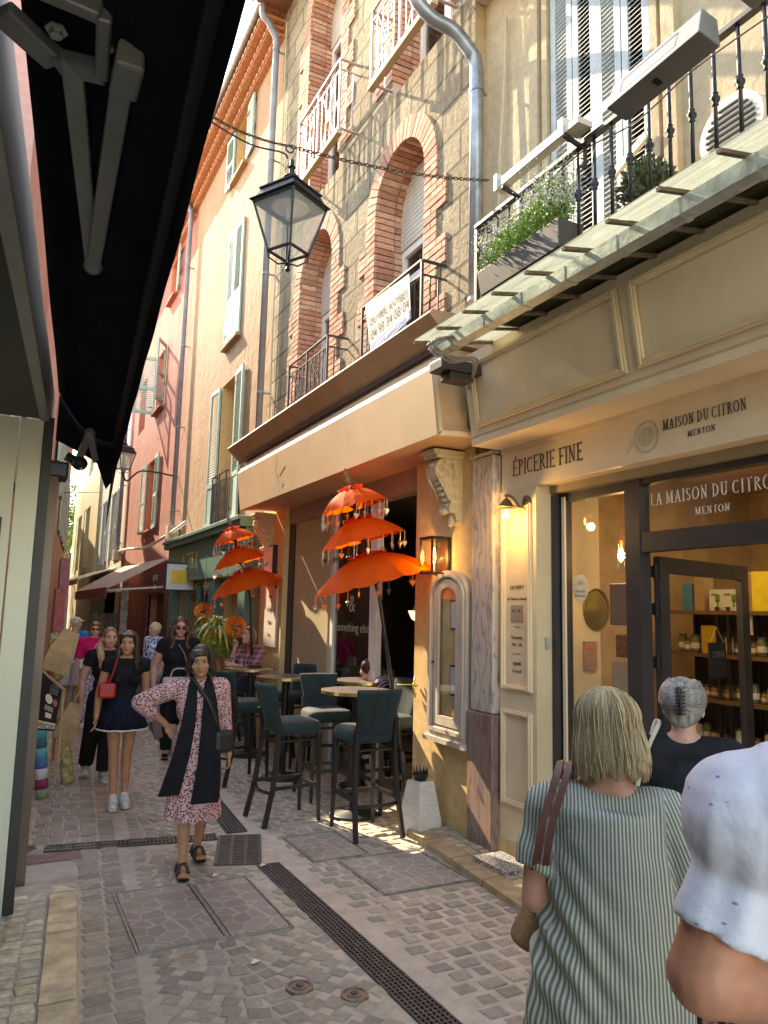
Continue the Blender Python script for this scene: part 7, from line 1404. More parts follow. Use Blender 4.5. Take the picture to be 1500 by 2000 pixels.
class Fig:
    def __init__(s, loc, yaw, H, label, skin=(.42, .22, .14), g=1.0, pose=None, head=(0, 0, 0), voxel=.009, k=1.0, hs=1.0):
        s.H = H; s.g = g; s.vx = voxel; s.skin = skin
        s.root = thing('person', loc, label, 'person', rz=math.radians(yaw)); s.root.scale = (k, k, k); s.R = Matrix.Translation(V(loc)) @ Matrix.Rotation(math.radians(yaw), 4, 'Z') @ Matrix.Scale(k, 4); s.Ri = s.R.inverted()
        J = dict(hipR=(.052, 0, .53), kneeR=(.056, .012, .285), ankR=(.056, -.012, .048), shoR=(.105, -.005, .812), elbR=(.135, -.02, .635), wriR=(.14, .03, .485), neck=(0, -.012, .845), head=(0, .012, .925), pel=(0, 0, .535), chest=(0, .0, .72))
        for k in list(J):
            if k.endswith('R'): J[k[:-1] + 'L'] = (-J[k][0], J[k][1], J[k][2])
        J.update(pose or {}); s.J = {k: (s.Ri @ v if isinstance(v, Vector) else V(v) * H) for k, v in J.items()}
        s.HM = Matrix.Translation(s.J['head']) @ Matrix.Rotation(math.radians(head[0]), 4, 'Z') @ Matrix.Rotation(math.radians(head[1]), 4, 'X') @ Matrix.Rotation(math.radians(head[2]), 4, 'Y') @ Matrix.Scale(H * hs, 4)
        s.prims = MB()
    def cap(s, b, p, q, r1, r2, n=14):
        p, q = V(p), V(q); b.sph(p, r1, n, 9); b.sph(q, r2, n, 9); b.tube([p, p.lerp(q, .5), q], [r1, (r1 + r2) / 2, r2], n)
    def hp(s, x, y, z): return s.HM @ V(x, y, z)
    def hell(s, b, c, r, n=14, m=10): M = s.HM @ Matrix.Translation(V(c)) @ Matrix.Diagonal((*r, 1)); b.sph((0, 0, 0), 1, n, m); k = 2 + n * (m - 1); b.v[-k:] = [M @ v for v in b.v[-k:]]
    def hand(s, b, w, d, nrm, side, curl=.35, size=1.0, spread=.012):
        """side: +1 thumb towards d x nrm"""
        d = V(d).normalized(); nrm = V(nrm); nrm = (nrm - d * nrm.dot(d)).normalized(); e = d.cross(nrm) * side; k = s.H / 1.65 * size
        M = Matrix((e, d, nrm)).transposed().to_4x4(); M.translation = V(w)
        pc = M @ V(0, .045 * k, 0); b.sph(pc, (.038 * k, .046 * k, .015 * k), 12, 8, M.to_3x3()); b.sph(M @ V(0, .015 * k, 0), (.026 * k, .03 * k, .018 * k), 10, 7, M.to_3x3())
        for i, (x, ln) in enumerate(((.028, .068), (.010, .076), (-.009, .070), (-.027, .055))):
            p = M @ V(x * k, .078 * k, 0); a = curl; r = .0088 * k
            for j, f in enumerate((.42, .32, .26)):
                dd = (d * math.cos(a) - nrm * math.sin(a) + e * (x * 1.2)).normalized(); q = p + dd * ln * f * k; s.cap(b, p, q, r, r * .9, 8); p = q; r *= .9; a += curl * 1.1
        p = M @ V(.026 * k, .022 * k, 0); a1 = (d * .75 + e * .75 - nrm * .3).normalized(); q = p + a1 * .036 * k; s.cap(b, p, q, .0125 * k, .0105 * k, 8); q2 = q + (d * .9 + e * .25 - nrm * .35).normalized() * .03 * k; s.cap(b, q, q2, .0105 * k, .009 * k, 8)
    def body(s, hands=None, arms=(1, 1), lip=(.45, .12, .10), brow=(.05, .03, .02), legs=True, face=True, age=0):
        H, g, J = s.H, s.g, s.J; b = s.prims; c = lambda p, q, r1, r2: s.cap(b, p, q, r1 * H, r2 * H)
        sp = J['chest'] - J['pel']
        M3 = sp.normalized().to_track_quat('Z', 'Y').to_matrix() if abs(sp.normalized().z) < .995 else Matrix.Identity(3)
        b.sph(J['pel'], (.093 * H * g, .070 * H * g, .065 * H), 16, 10); b.sph(J['pel'].lerp(J['chest'], .45) + V(0, .004 * H, 0), (.078 * H * g, .060 * H * g, .075 * H), 16, 10); b.sph(J['chest'], (.090 * H * g, .062 * H * g, .09 * H), 16, 10, M3)
        c(J['shoL'].lerp(J['shoR'], .12), J['shoR'].lerp(J['shoL'], .12), .036, .036); c(J['shoL'].lerp(J['shoR'], .3) + V(0, 0, .012 * H), J['neck'], .03, .032); c(J['shoR'].lerp(J['shoL'], .3) + V(0, 0, .012 * H), J['neck'], .03, .032)
        c(J['neck'] - V(0, 0, .01 * H), s.hp(0, -.012, -.02), .031 * (g ** .5), .029 * (g ** .5))
        for sd in 'LR':
            if legs:
                h, k, a = J['hip' + sd], J['knee' + sd], J['ank' + sd]; c(h, h.lerp(k, .45), .054 * g, .045 * g); c(h.lerp(k, .45), k, .045 * g, .031 * g ** .5); cf = k.lerp(a, .28) + V(0, -.010 * H, 0); c(k, cf, .030, .032 * g ** .5); c(cf, a, .031 * g ** .5, .018)
                f = s.foot(sd); c(a, a + f * .03 * H + V(0, 0, -.02 * H), .020, .020); c(a + V(0, 0, -.026 * H) - f * .018 * H, a + f * .075 * H + V(0, 0, -.034 * H), .019, .013)
                sidev = V(f.y, -f.x, 0)
                for i in range(5): c(a + f * .07 * H + sidev * (i - 2) * .009 * H - V(0, 0, .036 * H), a + f * (.098 - abs(i - 1.6) * .004) * H + sidev * (i - 2) * .0105 * H - V(0, 0, .039 * H), .0075, .006)
            h, e, w = J['sho' + sd], J['elb' + sd], J['wri' + sd]; c(h, h.lerp(e, .5), .034 * g, .029 * g); c(h.lerp(e, .5), e, .029 * g, .0235 * g ** .5); m_ = e.lerp(w, .3); c(e, m_, .0235 * g ** .5, .0235 * g ** .5); c(m_, w, .0235 * g ** .5, .0155)
            hd = (hands or {}).get(sd) or dict(d=(w - e), n=V(1 if sd == 'R' else -1, 0, 0) * -1, curl=.3)
            if hd != 'none': s.hand(b, w, hd['d'], hd['n'], hd.get('side', 1 if sd == 'R' else -1), hd.get('curl', .3))
        # head (units of H)
        E = s.hell; E(b, (0, -.004, .018), (.0455, .056, .053)); E(b, (0, .014, -.012), (.038, .042, .052)); E(b, (0, .030, -.042), (.022, .020, .020)); E(b, (0, .008, -.030), (.033, .035, .03))
        E(b, (0, .048, .028), (.028, .010, .012)); E(b, (0, .057, -.008), (.0075, .011, .012)); E(b, (0, .054, .006), (.0055, .008, .016)); E(b, (0, .050, -.0295), (.0135, .0075, .0085)); E(b, (0, .040, -.048), (.014, .012, .012))
        for sx in (-1, 1):
            E(b, (sx * .0465, -.002, -.004), (.0075, .013, .019), 10, 8); E(b, (sx * .026, .036, -.010), (.015, .014, .016)); E(b, (sx * .0195, .0455, .0195), (.012, .007, .005)); E(b, (sx * .010, .051, -.013), (.0055, .007, .006)); E(b, (sx * .019, .040, .008), (.011, .008, .007))
        me = remesh(b, s.vx, 3, .4); P = vco(me); Hi = np.array(s.HM.inverted()); Q = P @ Hi[:3, :3].T + Hi[:3, 3]
        col = np.tile(np.array(s.skin) * 1.2, (len(P), 1)).astype(float)
        rng = np.random.default_rng(1); col *= (1 + .05 * np.sin(P[:, :1] * 37 + P[:, 2:] * 29))
        def blend(w_, c_): nonlocal col; w_ = np.clip(w_, 0, 1)[:, None]; col = col * (1 - w_) + np.array(c_) * w_
        fr = (Q[:, 1] > .02) & (np.abs(Q[:, 0]) < .05) & (np.abs(Q[:, 2]) < .07)
        g_ = lambda cx, cz, rx, rz: np.exp(-(((Q[:, 0] - cx) / rx) ** 2 + ((Q[:, 2] - cz) / rz) ** 2) ** 1.5) * fr
        if face:
            sk = np.array(s.skin); blend(g_(0, -.0295, .0145, .0060) * .85, lip); blend(g_(0, -.0295, .013, .0012) * .6, (.10, .03, .03))
            for sx in (-1, 1):
                blend(g_(sx * .026, -.012, .016, .012) * .35, sk * np.array([1.12, .82, .78])); blend(g_(sx * .0195, .0195, .0125, .0028) * .85, brow); blend(g_(sx * .019, .0075, .0095, .0042) * .8, (.38, .34, .31)); blend(g_(sx * .019, .0078, .0042, .0042) * .95, (.035, .02, .015)); blend(g_(sx * .019, .0115, .0105, .0016) * .9, (.04, .02, .015))
            if age:
                for sx in (-1, 1): blend(g_(sx * .022, -.002, .013, .0015) * .35, sk * .6); blend(g_(sx * .020, -.025, .003, .010) * .3, sk * .6)
        vcol(me, col); me.materials.append(SKIN); o = bpy.data.objects.new('body', me); COL.objects.link(o); o.parent = s.root; s.bodyo = o; return o
    def foot(s, sd): return getattr(s, 'ft', {}).get(sd, V(.06 if sd == 'R' else -.06, 1, 0)).normalized()
    def part(s, mb, name, m, voxel=None, smooth=4, label=None, stripes=False, off=0):
        if voxel: me = remesh(mb, voxel, smooth)
        else: me = bpy.data.meshes.new(name); me.from_pydata(mb.v, [], mb.f); me.polygons.foreach_set('use_smooth', [True] * len(me.polygons))
        me.materials.clear(); me.materials.append(m); me.name = name
        o = bpy.data.objects.new(name, me); COL.objects.link(o); o.parent = s.root
        if label: o['label'] = label
        return o
    def torso(s, b, infl=.012, top=.0, waist=1.0, low='pel', neck=True, bust=0):
        H, g, J = s.H, s.g, s.J; i = infl
        b.sph(J['chest'], (.090 * H * g + i, .062 * H * g + i, .092 * H + i), 18, 12); b.sph(J['pel'].lerp(J['chest'], .45) + V(0, .004 * H, 0), (.078 * H * g * waist + i, .060 * H * g * waist + i, .078 * H), 18, 12)
        if low == 'pel': b.sph(J['pel'] + V(0, 0, .01 * H), (.093 * H * g + i, .070 * H * g + i, .055 * H), 18, 12)
        s.cap(b, J['shoL'].lerp(J['shoR'], .10), J['shoR'].lerp(J['shoL'], .10), .036 * H + i, .036 * H + i)
        for sd in 'LR': s.cap(b, J['sho' + sd], J['sho' + sd].lerp(J['chest'], .6), .034 * H * g + i, .05 * H * g)
        if neck:
            for sd, od in ('LR', 'RL'): s.cap(b, J['sho' + sd].lerp(J['sho' + od], .2) + V(0, 0, .006 * H), J['sho' + sd].lerp(J['sho' + od], .33) + V(0, -.004 * H, .014 * H), .03 * H + i * .6, .026 * H + i * .6)
        if bust:
            for sx in (-1, 1): b.sph(J['chest'] + V(sx * .042 * H, .048 * H, .0), (.040 * H * bust, .034 * H * bust, .038 * H * bust), 12, 9)
    def sleeve(s, b, sd, t, infl=.012, flare=1.0, e2=0):
        J, H, g = s.J, s.H, s.g; h, e, w = J['sho' + sd], J['elb' + sd], J['wri' + sd]
        if t <= 1: q = h.lerp(e, t); s.capflat(b, h, q, .034 * H * g + infl, (.030 * H * g + infl) * flare)
        else: s.cap(b, h, e, .034 * H * g + infl, .027 * H * g + infl); q = e.lerp(w, t - 1); s.capflat(b, e, q, .027 * H * g + infl, (.021 * H * g + infl) * flare)
    def capflat(s, b, p, q, r1, r2): b.sph(p, r1, 16, 10); b.tube([p, p.lerp(q, .5), q], [r1, (r1 + r2) / 2, r2], 20)
    def skirt(s, b, rings, n=96, folds=9, seed=0, amp=.0):
        """rings: (z, rx, ry, cx, cy, fold amplitude) in metres, local"""
        r = random.Random(seed); ph = [r.uniform(0, 6.28) for _ in range(4)]; vs = []
        for (z, rx, ry, cx, cy, am) in rings:
            for k in range(n):
                a = 2 * math.pi * k / n; f = 1 + am * (math.sin(folds * a + ph[0] + .4 * math.sin(2 * a + ph[1])) * .6 + .4 * math.sin((folds * 1.7 // 1) * a + ph[2])); vs.append((cx + rx * f * math.cos(a), cy + ry * f * math.sin(a), z + am * .3 * rx * math.sin(folds * a + ph[0])))
        m = len(rings); b.add(vs, [(i * n + k, i * n + (k + 1) % n, (i + 1) * n + (k + 1) % n, (i + 1) * n + k) for i in range(m - 1) for k in range(n)] + [tuple(range(n))[::-1], tuple((m - 1) * n + k for k in range(n))])
    def trousers(s, b, infl=.015, wide=1.0, low=1.0):
        J, H, g = s.J, s.H, s.g; b.sph(J['pel'], (.093 * H * g + infl, .070 * H * g + infl, .062 * H), 16, 10)
        for sd in 'LR':
            h, k, a = J['hip' + sd], J['knee' + sd], J['ank' + sd]; r1 = .052 * H * g + infl
            if low <= .5: s.capflat(b, h, h.lerp(k, low * 2), r1, r1 * wide)
            else: s.cap(b, h, k, r1, .036 * H * g + infl * wide); s.capflat(b, k, k.lerp(a, (low - .5) * 2), .036 * H * g + infl * wide, .028 * H + infl * 1.3 * wide)
    def shoes(s, m, kind='shoe', sole=None):
        for sd in 'LR':
            b = MB(); a = s.J['ank' + sd]; f = s.foot(sd); H = s.H; z = V(0, 0, 1)
            if kind == 'sneaker':
                s.cap(b, a - f * .02 * H - z * .018 * H, a + f * .03 * H - z * .018 * H, .031 * H, .028 * H); s.cap(b, a - f * .025 * H - z * .03 * H, a + f * .078 * H - z * .031 * H, .026 * H, .023 * H); s.cap(b, a + z * .008 * H, a, .025 * H, .027 * H)
            else: s.cap(b, a - f * .02 * H - z * .028 * H, a + f * .078 * H - z * .032 * H, .023 * H, .019 * H)
            o = s.part(b, 'shoe', m, .006, 3)
            q = MB(); c0 = a - f * .045 * H; sv = V(f.y, -f.x, 0); zz = a.z - .048 * H
            pts = [(-.0, .018), (.03, .024), (.07, .024), (.11, .027), (.14, .022), (.152, .010)]; vs = [c0 + f * u * H + sv * w_ * H for u, w_ in pts] + [c0 + f * u * H - sv * w_ * H for u, w_ in pts[::-1]]; n = len(vs); hh = .018 * H if kind == 'sneaker' else .012 * H
            q.add([V(v.x, v.y, zz) for v in vs] + [V(v.x, v.y, zz + hh) for v in vs], [tuple(range(n))[::-1], tuple(range(n, 2 * n))] + [(i, (i + 1) % n, n + (i + 1) % n, n + i) for i in range(n)]); q2 = q.build('sole', sole or m, None); q2.data.transform(Matrix.Translation(q2.location)); q2.location = (0, 0, 0); q2.parent = o
    def strands(s, paths, r, m, name='hair_strands', n=4):
        b = MB()
        for p, rr_ in paths: b.tube(p, rr_, n, cap=False)
        return s.part(b, name, m)
    def haircap(s, b, back=1.0, top=.006):
        E = s.hell; E(b, (0, -.012, .024), (.052 + top * .3, .058, .054 + top)); E(b, (0, -.022, .004), (.051, .048, .052))
    def fringe(s, b, part=.0):
        E = s.hell; E(b, (-.02, .028, .052), (.030, .022, .016)); E(b, (.022, .028, .052), (.030, .022, .016)); 
    def sidehair(s, b, x=.046, y=-.002, z0=.03, z1=-.09, r0=.018, r1=.016, out=0):
        for sx in (-1, 1): s.cap(b, s.hp(sx * x, y, z0), s.hp(sx * (x + out), y + .0, z1), r0 * s.H, r1 * s.H)
    def box_bag(s, c, sz, m, name, label=None, bev=.02, rot=0, rootn='bag', cat='bag'):
        b = MB(); M = s.R @ Matrix.Translation(V(c)) @ Matrix.Rotation(rot, 4, 'Z'); x, y, z = sz; b.box(-x / 2, x / 2, -y / 2, y / 2, -z / 2, z / 2, M); o = b.build(name, m, bevel=bev); tag(o, label, cat); return o
    def strap(s, o, pts, w, m, name='strap'):
        pts = [s.R @ V(p) for p in pts]; b = MB(); cr = soft(pts, 6); prev = None; off = wloc(o) if o else V(0, 0, 0)
        b.tube(cr, w / 2, 6); return b.build(name, m, o, smooth=True)
G_ = lambda y: gz(y) + .014
# blonde bob: core + strands
def bob(f, m_core, m_str, zlen=-.105, n=1500, seed=2, rx=.060, ry=.066, curl_in=.9, fr_open=.62, thick=.0016, core=True, jit=.02):
    r = random.Random(seed); b = MB(); f.haircap(b, top=.004); rings = []
    for k in range(9):
        t = k / 8; z = .055 - (.055 - zlen) * t; w_ = (.030 + .030 * min(1, t * 3)) * (1 + .10 * t); vs = []
        for j in range(36):
            a = math.pi * (-.5) + (j / 35 - .5) * 2 * math.pi * fr_open; vs.append(f.hp(math.cos(a) * w_ * .95, -.008 + math.sin(a) * w_ * 1.0, z))
        rings.append(vs)
    for k in range(8):
        for j in range(35):
            A = [rings[k][j], rings[k][j + 1], rings[k + 1][j + 1], rings[k + 1][j]]; c = f.hp(0, -.008, .02 if k < 3 else zlen * k / 8)
            I = [v.lerp(V(c.x, c.y, v.z), .22) for v in A]; b.add(A + I, [(0, 1, 2, 3), (4, 7, 6, 5), (0, 4, 5, 1), (1, 5, 6, 2), (2, 6, 7, 3), (3, 7, 4, 0)])
    if core: f.part(b, 'hair', m_core, .008, 4)
    paths = []
    for k in range(n):
        a = math.pi * (-.5) + (r.random() - .5) * 2 * math.pi * fr_open * 1.02; lift = r.uniform(.97, 1.06) * (1.09 if r.random() < .02 else 1); pts = []; ph = r.uniform(0, 6.28); el0 = r.uniform(.25, 1.45); zl = zlen + r.uniform(-jit, .012) + .008 * math.sin(a * 13); wob = r.uniform(.02, .10)
        for j in range(11):
            t = j / 10
            if t < .35: e = el0 * (1 - t / .35); z = .020 + .062 * math.sin(e); w_ = .058 * math.cos(e)
            else:
                s_ = (t - .35) / .65; z = .020 + (zl - .020) * s_; w_ = .056 + .018 * s_ ** 1.3 - .008 * s_ ** 5
            aa = a + wob * math.sin(t * 5 + ph); pts.append(f.hp(math.cos(aa) * w_ * lift * 1.0, -.010 + math.sin(aa) * w_ * lift * 1.08, z))
        rd = thick * r.uniform(.7, 1.3); paths.append((pts, [rd * .6] + [rd] * 9 + [rd * .25]))
    f.strands(paths, 0, m_str, n=3)
def strandmat(name, cols):
    m = bpy.data.materials.new(name); n_, bb, N_, L_ = nodes(m); g = N_('ShaderNodeNewGeometry'); cr = N_('ShaderNodeValToRGB'); e = cr.color_ramp.elements; e[0].color = (*cols[0], 1); e[1].color = (*cols[-1], 1)
    for i, c in enumerate(cols[1:-1]): x = e.new((i + 1) / (len(cols) - 1)); x.color = (*c, 1)
    L_(g.outputs['Random Per Island'], cr.inputs[0]); L_(cr.outputs[0], bb.inputs['Base Color']); bb.inputs['Roughness'].default_value = .42; bb.inputs['Specular IOR Level'].default_value = .5; return m
DKS = strandmat('dark_strands', [(.008, .005, .004), (.03, .018, .012), (.06, .035, .022), (.02, .012, .009)]); BRS = strandmat('brown_strands', [(.02, .011, .007), (.07, .036, .02), (.14, .075, .04), (.04, .022, .013)])
BLK = clothm('black_jersey', (.012, .012, .014), .3); BLKW = clothm('black_trouser', (.010, .010, .012), .3)

# 1 -- elderly woman in the spotted dress
x, y = 1.265, 5.20
f = Fig((x, y, G_(y)), 178, 1.63, 'older dark haired woman striding in a spotted pink dress, black scarf and sandals', (.34, .17, .095), 1.05,
        dict(kneeR=(.045, .055, .285), ankR=(.050, .075, .050), kneeL=(-.052, .02, .29), ankL=(-.052, -.105, .062), elbR=(.262, -.035, .745), wriR=(.135, -.05, .635), elbL=(-.135, -.03, .64), wriL=(-.150, .03, .495)), head=(-16, -4, 2), voxel=.0062, k=.885)
f.body(hands={'R': dict(d=(-.5, .25, -.7), n=(.3, -1, 0), curl=.35, side=1), 'L': dict(d=(-.05, .15, -1), n=(-1, .2, 0), curl=.75)}, brow=(.04, .02, .015), lip=(.30, .12, .09), age=1)
DR = bpy.data.materials.new('spotted_pink_cloth'); n_, bb, N_, L_ = nodes(DR); tc = N_('ShaderNodeTexCoord'); vo = N_('ShaderNodeTexVoronoi'); vo.inputs['Scale'].default_value = 68; vo.inputs['Randomness'].default_value = .85; L_(tc.outputs['Object'], vo.inputs[0]); nz = N_('ShaderNodeTexNoise'); nz.inputs['Scale'].default_value = 70; L_(tc.outputs['Object'], nz.inputs[0]); ad = N_('ShaderNodeMath'); ad.operation = 'MULTIPLY_ADD'; L_(nz.outputs[0], ad.inputs[0]); ad.inputs[1].default_value = .55; L_(vo.outputs[0], ad.inputs[2])
cr = N_('ShaderNodeValToRGB'); e = cr.color_ramp.elements; e[0].position = .67; e[0].color = (.085, .018, .028, 1); e[1].position = .76; e[1].color = (.62, .36, .36, 1); L_(ad.outputs[0], cr.inputs[0]); L_(cr.outputs[0], bb.inputs['Base Color']); bb.inputs['Roughness'].default_value = .8
nz2 = N_('ShaderNodeTexNoise'); nz2.inputs['Scale'].default_value = 10; L_(tc.outputs['Object'], nz2.inputs[0]); bp = N_('ShaderNodeBump'); bp.inputs['Strength'].default_value = .6; bp.inputs['Distance'].default_value = .04; L_(nz2.outputs[0], bp.inputs['Height']); L_(bp.outputs[0], bb.inputs['Normal'])
b = MB(); f.torso(b, .016, bust=.9); H = f.H
f.skirt(b, [(.36, .215, .185, 0, .01, .05), (.55, .195, .165, 0, .005, .045), (.75, .185, .15, 0, 0, .03), (.92, .175, .14, 0, 0, .015), (1.05, .145, .115, 0, 0, .01)], folds=8)
f.sleeve(b, 'R', 1.55, .020, 1.0); f.sleeve(b, 'L', 1.75, .016, .95); f.part(b, 'dress', DR, .009, 4)
HB = hairm('dark_hair', (.010, .006, .005), (.045, .025, .018))
b = MB(); f.haircap(b, top=.012); f.sidehair(b, .044, .004, .03, -.026, .017, .014); f.hell(b, (.012, .034, .050), (.040, .022, .020)); f.hell(b, (.034, .040, .034), (.016, .014, .022)); f.hell(b, (0, -.038, -.02), (.040, .022, .035)); f.part(b, 'hair', HB, .007, 3); bob(f, None, DKS, zlen=-.040, n=1100, fr_open=.70, core=False, jit=.015, thick=.0018)
SC = clothm('black_scarf_wool', (.010, .010, .014), .3, .6)
def ribbon(fg, pts, wd, th, m, name, voxel=.009):
    """soft cloth band; pts = (centre, half-width direction)"""
    b = MB(); n = len(pts); P = []
    for i, (p, w_, k) in enumerate(pts):
        p = V(p); w_ = V(w_); t = (V(pts[min(i + 1, n - 1)][0]) - V(pts[max(i - 1, 0)][0])).normalized(); nn = t.cross(w_).normalized() * th
        P.append([p - w_ * k - nn, p + w_ * k - nn, p + w_ * k + nn, p - w_ * k + nn])
    vs = [v for q in P for v in q]; b.add(vs, [(i * 4 + j, i * 4 + (j + 1) % 4, i * 4 + 4 + (j + 1) % 4, i * 4 + 4 + j) for i in range(n - 1) for j in range(4)] + [(0, 3, 2, 1), tuple((n - 1) * 4 + j for j in range(4))])
    return fg.part(b, name, m, voxel, 3)
ribbon(f, [((.0, -.075, 1.40), (0, .3, 1), .035), ((.055, -.03, 1.40), (.2, .6, .5), .04), ((.060, .05, 1.36), (1, .3, 0), .035), ((.075, .115, 1.22), (1, 0, 0), .045), ((.10, .15, 1.05), (1, 0, 0), .055), ((.14, .17, .85), (1, 0, 0), .065), ((.185, .17, .68), (1, 0, 0), .072), ((.215, .165, .565), (1, 0, 0), .078)], 0, .014, SC, 'scarf_end')
ribbon(f, [((.0, -.075, 1.40), (0, .3, 1), .035), ((-.055, -.03, 1.40), (-.2, .6, .5), .04), ((-.060, .05, 1.36), (1, -.3, 0), .035), ((-.065, .115, 1.22), (1, 0, 0), .055), ((-.070, .15, 1.02), (1, 0, 0), .07), ((-.070, .175, .80), (1, 0, 0), .085), ((-.060, .19, .62), (1, 0, 0), .10), ((-.045, .195, .50), (1, 0, 0), .105)], 0, .014, SC, 'scarf_end')
for sd in 'LR':
    a = f.J['ank' + sd]; ft = f.foot(sd); sv = V(ft.y, -ft.x, 0); c0 = a - ft * .07; q = MB(); zz = a.z - .080
    pts = [(0, .03), (.05, .036), (.12, .038), (.18, .044), (.22, .036), (.238, .014)]; vs = [c0 + ft * u + sv * w_ for u, w_ in pts] + [c0 + ft * u - sv * w_ for u, w_ in pts[::-1]]; n = len(vs)
    q.add([V(v.x, v.y, zz - .004) for v in vs] + [V(v.x, v.y, zz + .02) for v in vs], [tuple(range(n))[::-1], tuple(range(n, 2 * n))] + [(i, (i + 1) % n, n + (i + 1) % n, n + i) for i in range(n)]); sole = f.part(q, 'sandal', BLK)
    q = MB()
    for (u0, u1) in ((.085, .16), (.16, .085), (.03, .045)):
        q.tube(soft([c0 + ft * u0 - sv * .042 + V(0, 0, zz + .02 - c0.z), c0 + ft * (u0 * .6 + u1 * .4) - sv * .02 + V(0, 0, zz + .072 - c0.z), c0 + ft * (u0 * .4 + u1 * .6) + sv * .02 + V(0, 0, zz + .072 - c0.z), c0 + ft * u1 + sv * .042 + V(0, 0, zz + .02 - c0.z)], 5), .013, 6)
    st = f.part(q, 'sandal_strap', mat('dark_sandal_leather', (.035, .022, .018), .5, var=.5, vs=50)); st.parent = sole
o = f.box_bag((-.175, .13, .93), (.16, .09, .17), mat('black_bag', (.012, .012, .014), .5), 'shoulder_bag', 'black shoulder bag at the left hip of the older woman in the spotted dress', .03, .2)
f.strap(o, [(-.14, .14, 1.0), (-.06, .15, 1.20), (.02, .105, 1.33), (.06, .03, 1.40)], .026, _m['black_bag'])
b = MB(); M = f.R @ Matrix.Translation((.29, -.06, 1.02)) @ Matrix.Rotation(.25, 4, 'Y'); b.box(-.035, .035, -.006, .006, -.08, .06, M); o = b.build('phone', mat('wine_phone_case', (.05, .015, .018), .4), bevel=.005); tag(o, 'dark wine coloured phone held behind the hip of the older woman', 'phone')

# 2 -- girl in the skirt
x, y = 1.065, 7.13
f = Fig((x, y, G_(y)), 176, 1.70, 'young brown haired woman in black crop top and short navy skirt with white trim', (.40, .20, .12), .86,
        dict(kneeR=(.040, .03, .285), ankR=(.030, .055, .050), kneeL=(-.032, .01, .285), ankL=(-.035, .01, .050), elbR=(.140, -.035, .645), wriR=(.150, .02, .505), elbL=(-.125, -.045, .645), wriL=(-.105, -.07, .50)), head=(-14, -3, 0), voxel=.0068, k=.89)
f.body(brow=(.05, .03, .02))
b = MB(); f.torso(b, .008, low=None, bust=.8); f.sleeve(b, 'R', .28, .009); f.sleeve(b, 'L', .28, .009); f.part(b, 'top', BLK, .009)
NV = clothm('navy_pleated', (.008, .011, .028), .2, .6)
b = MB(); rg_ = [(.745, .245, .215, 0, 0, .05), (.85, .205, .175, 0, 0, .035), (.97, .155, .125, 0, 0, .012), (1.055, .125, .095, 0, 0, .004)]; f.skirt(b, rg_, folds=10, seed=3); f.part(b, 'skirt', NV)
b = MB(); f.skirt(b, [(.735, .249, .219, 0, 0, .05), (.749, .248, .218, 0, 0, .05)], folds=10, seed=3); f.part(b, 'white_trim', mat('white_trim_cloth', (.7, .7, .72), .7))
b = MB(); f.haircap(b); s_ = [f.cap(b, f.hp(sx * .042, -.004, .02), f.hp(sx * .052, .004, -.075), .018 * f.H, .018 * f.H) for sx in (-1, 1)]; [f.cap(b, f.hp(sx * .052, .004, -.075), f.hp(sx * .056, .018, -.120), .018 * f.H, .013 * f.H) for sx in (-1, 1)]; f.cap(b, f.hp(0, -.04, 0), f.hp(0, -.045, -.13), .045 * f.H, .038 * f.H); f.hell(b, (-.016, .022, .055), (.03, .026, .014)); f.hell(b, (.02, .022, .055), (.03, .026, .014)); f.part(b, 'hair', hairm('brown_hair', (.022, .012, .008), (.085, .045, .026)), .008); bob(f, None, BRS, zlen=-.145, n=1000, fr_open=.68, core=False, jit=.02, thick=.0020)
WS = mat('white_trainer', (.62, .64, .66), .5, var=.12, vs=30); f.shoes(WS, 'sneaker', mat('trainer_sole', (.55, .55, .55), .6))
o = f.box_bag((.175, .08, 1.12), (.17, .08, .15), mat('red_leather', (.42, .008, .015), .3, var=.15), 'red_bag', 'small glossy red handbag under the arm of the young woman in the skirt', .02)
f.strap(o, [(.16, .09, 1.19), (.13, .09, 1.30), (.10, .05, 1.41), (.09, -.01, 1.435), (.13, -.05, 1.3), (.19, .02, 1.18)], .018, _m['red_leather'])

# 3 -- ponytail woman
x, y = 1.06, 8.35
f = Fig((x, y, G_(y)), 180, 1.72, 'woman with fair ponytail over her shoulder, black tee and black wide trousers', (.46, .25, .18), 1.05,
        dict(kneeR=(.075, -.02, .285), ankR=(.085, -.12, .075), kneeL=(-.02, .03, .285), ankL=(-.01, .06, .048), elbR=(.155, -.02, .645), wriR=(.155, .02, .50)), head=(4, -2, 0), voxel=.008, k=.89)
f.body(brow=(.16, .09, .05)); b = MB(); f.torso(b, .014, bust=1.0); f.sleeve(b, 'R', .42, .014); f.sleeve(b, 'L', .42, .014); f.part(b, 'tee', BLK, .010)
b = MB(); f.trousers(b, .022, 1.3, .98); f.part(b, 'trousers', BLKW, .011); f.shoes(mat('grey_trainer', (.35, .33, .31), .6), 'sneaker', _m['trainer_sole'])
FH = hairm('fair_hair', (.30, .17, .08), (.58, .42, .24)); b = MB(); f.haircap(b, top=.001); f.part(b, 'hair', hairm('mousy_hair', (.10, .06, .035), (.26, .17, .10)), .008)
b = MB(); P_ = [f.hp(.03, -.05, .0), f.hp(.055, -.03, -.05), f.hp(.062, .03, -.085), f.hp(.058, .06, -.13), f.hp(.062, .068, -.19)]; rr = [.02, .024, .026, .022, .006]
for i in range(4): f.cap(b, P_[i], P_[i + 1], rr[i] * f.H, rr[i + 1] * f.H)
f.part(b, 'ponytail', FH, .008)

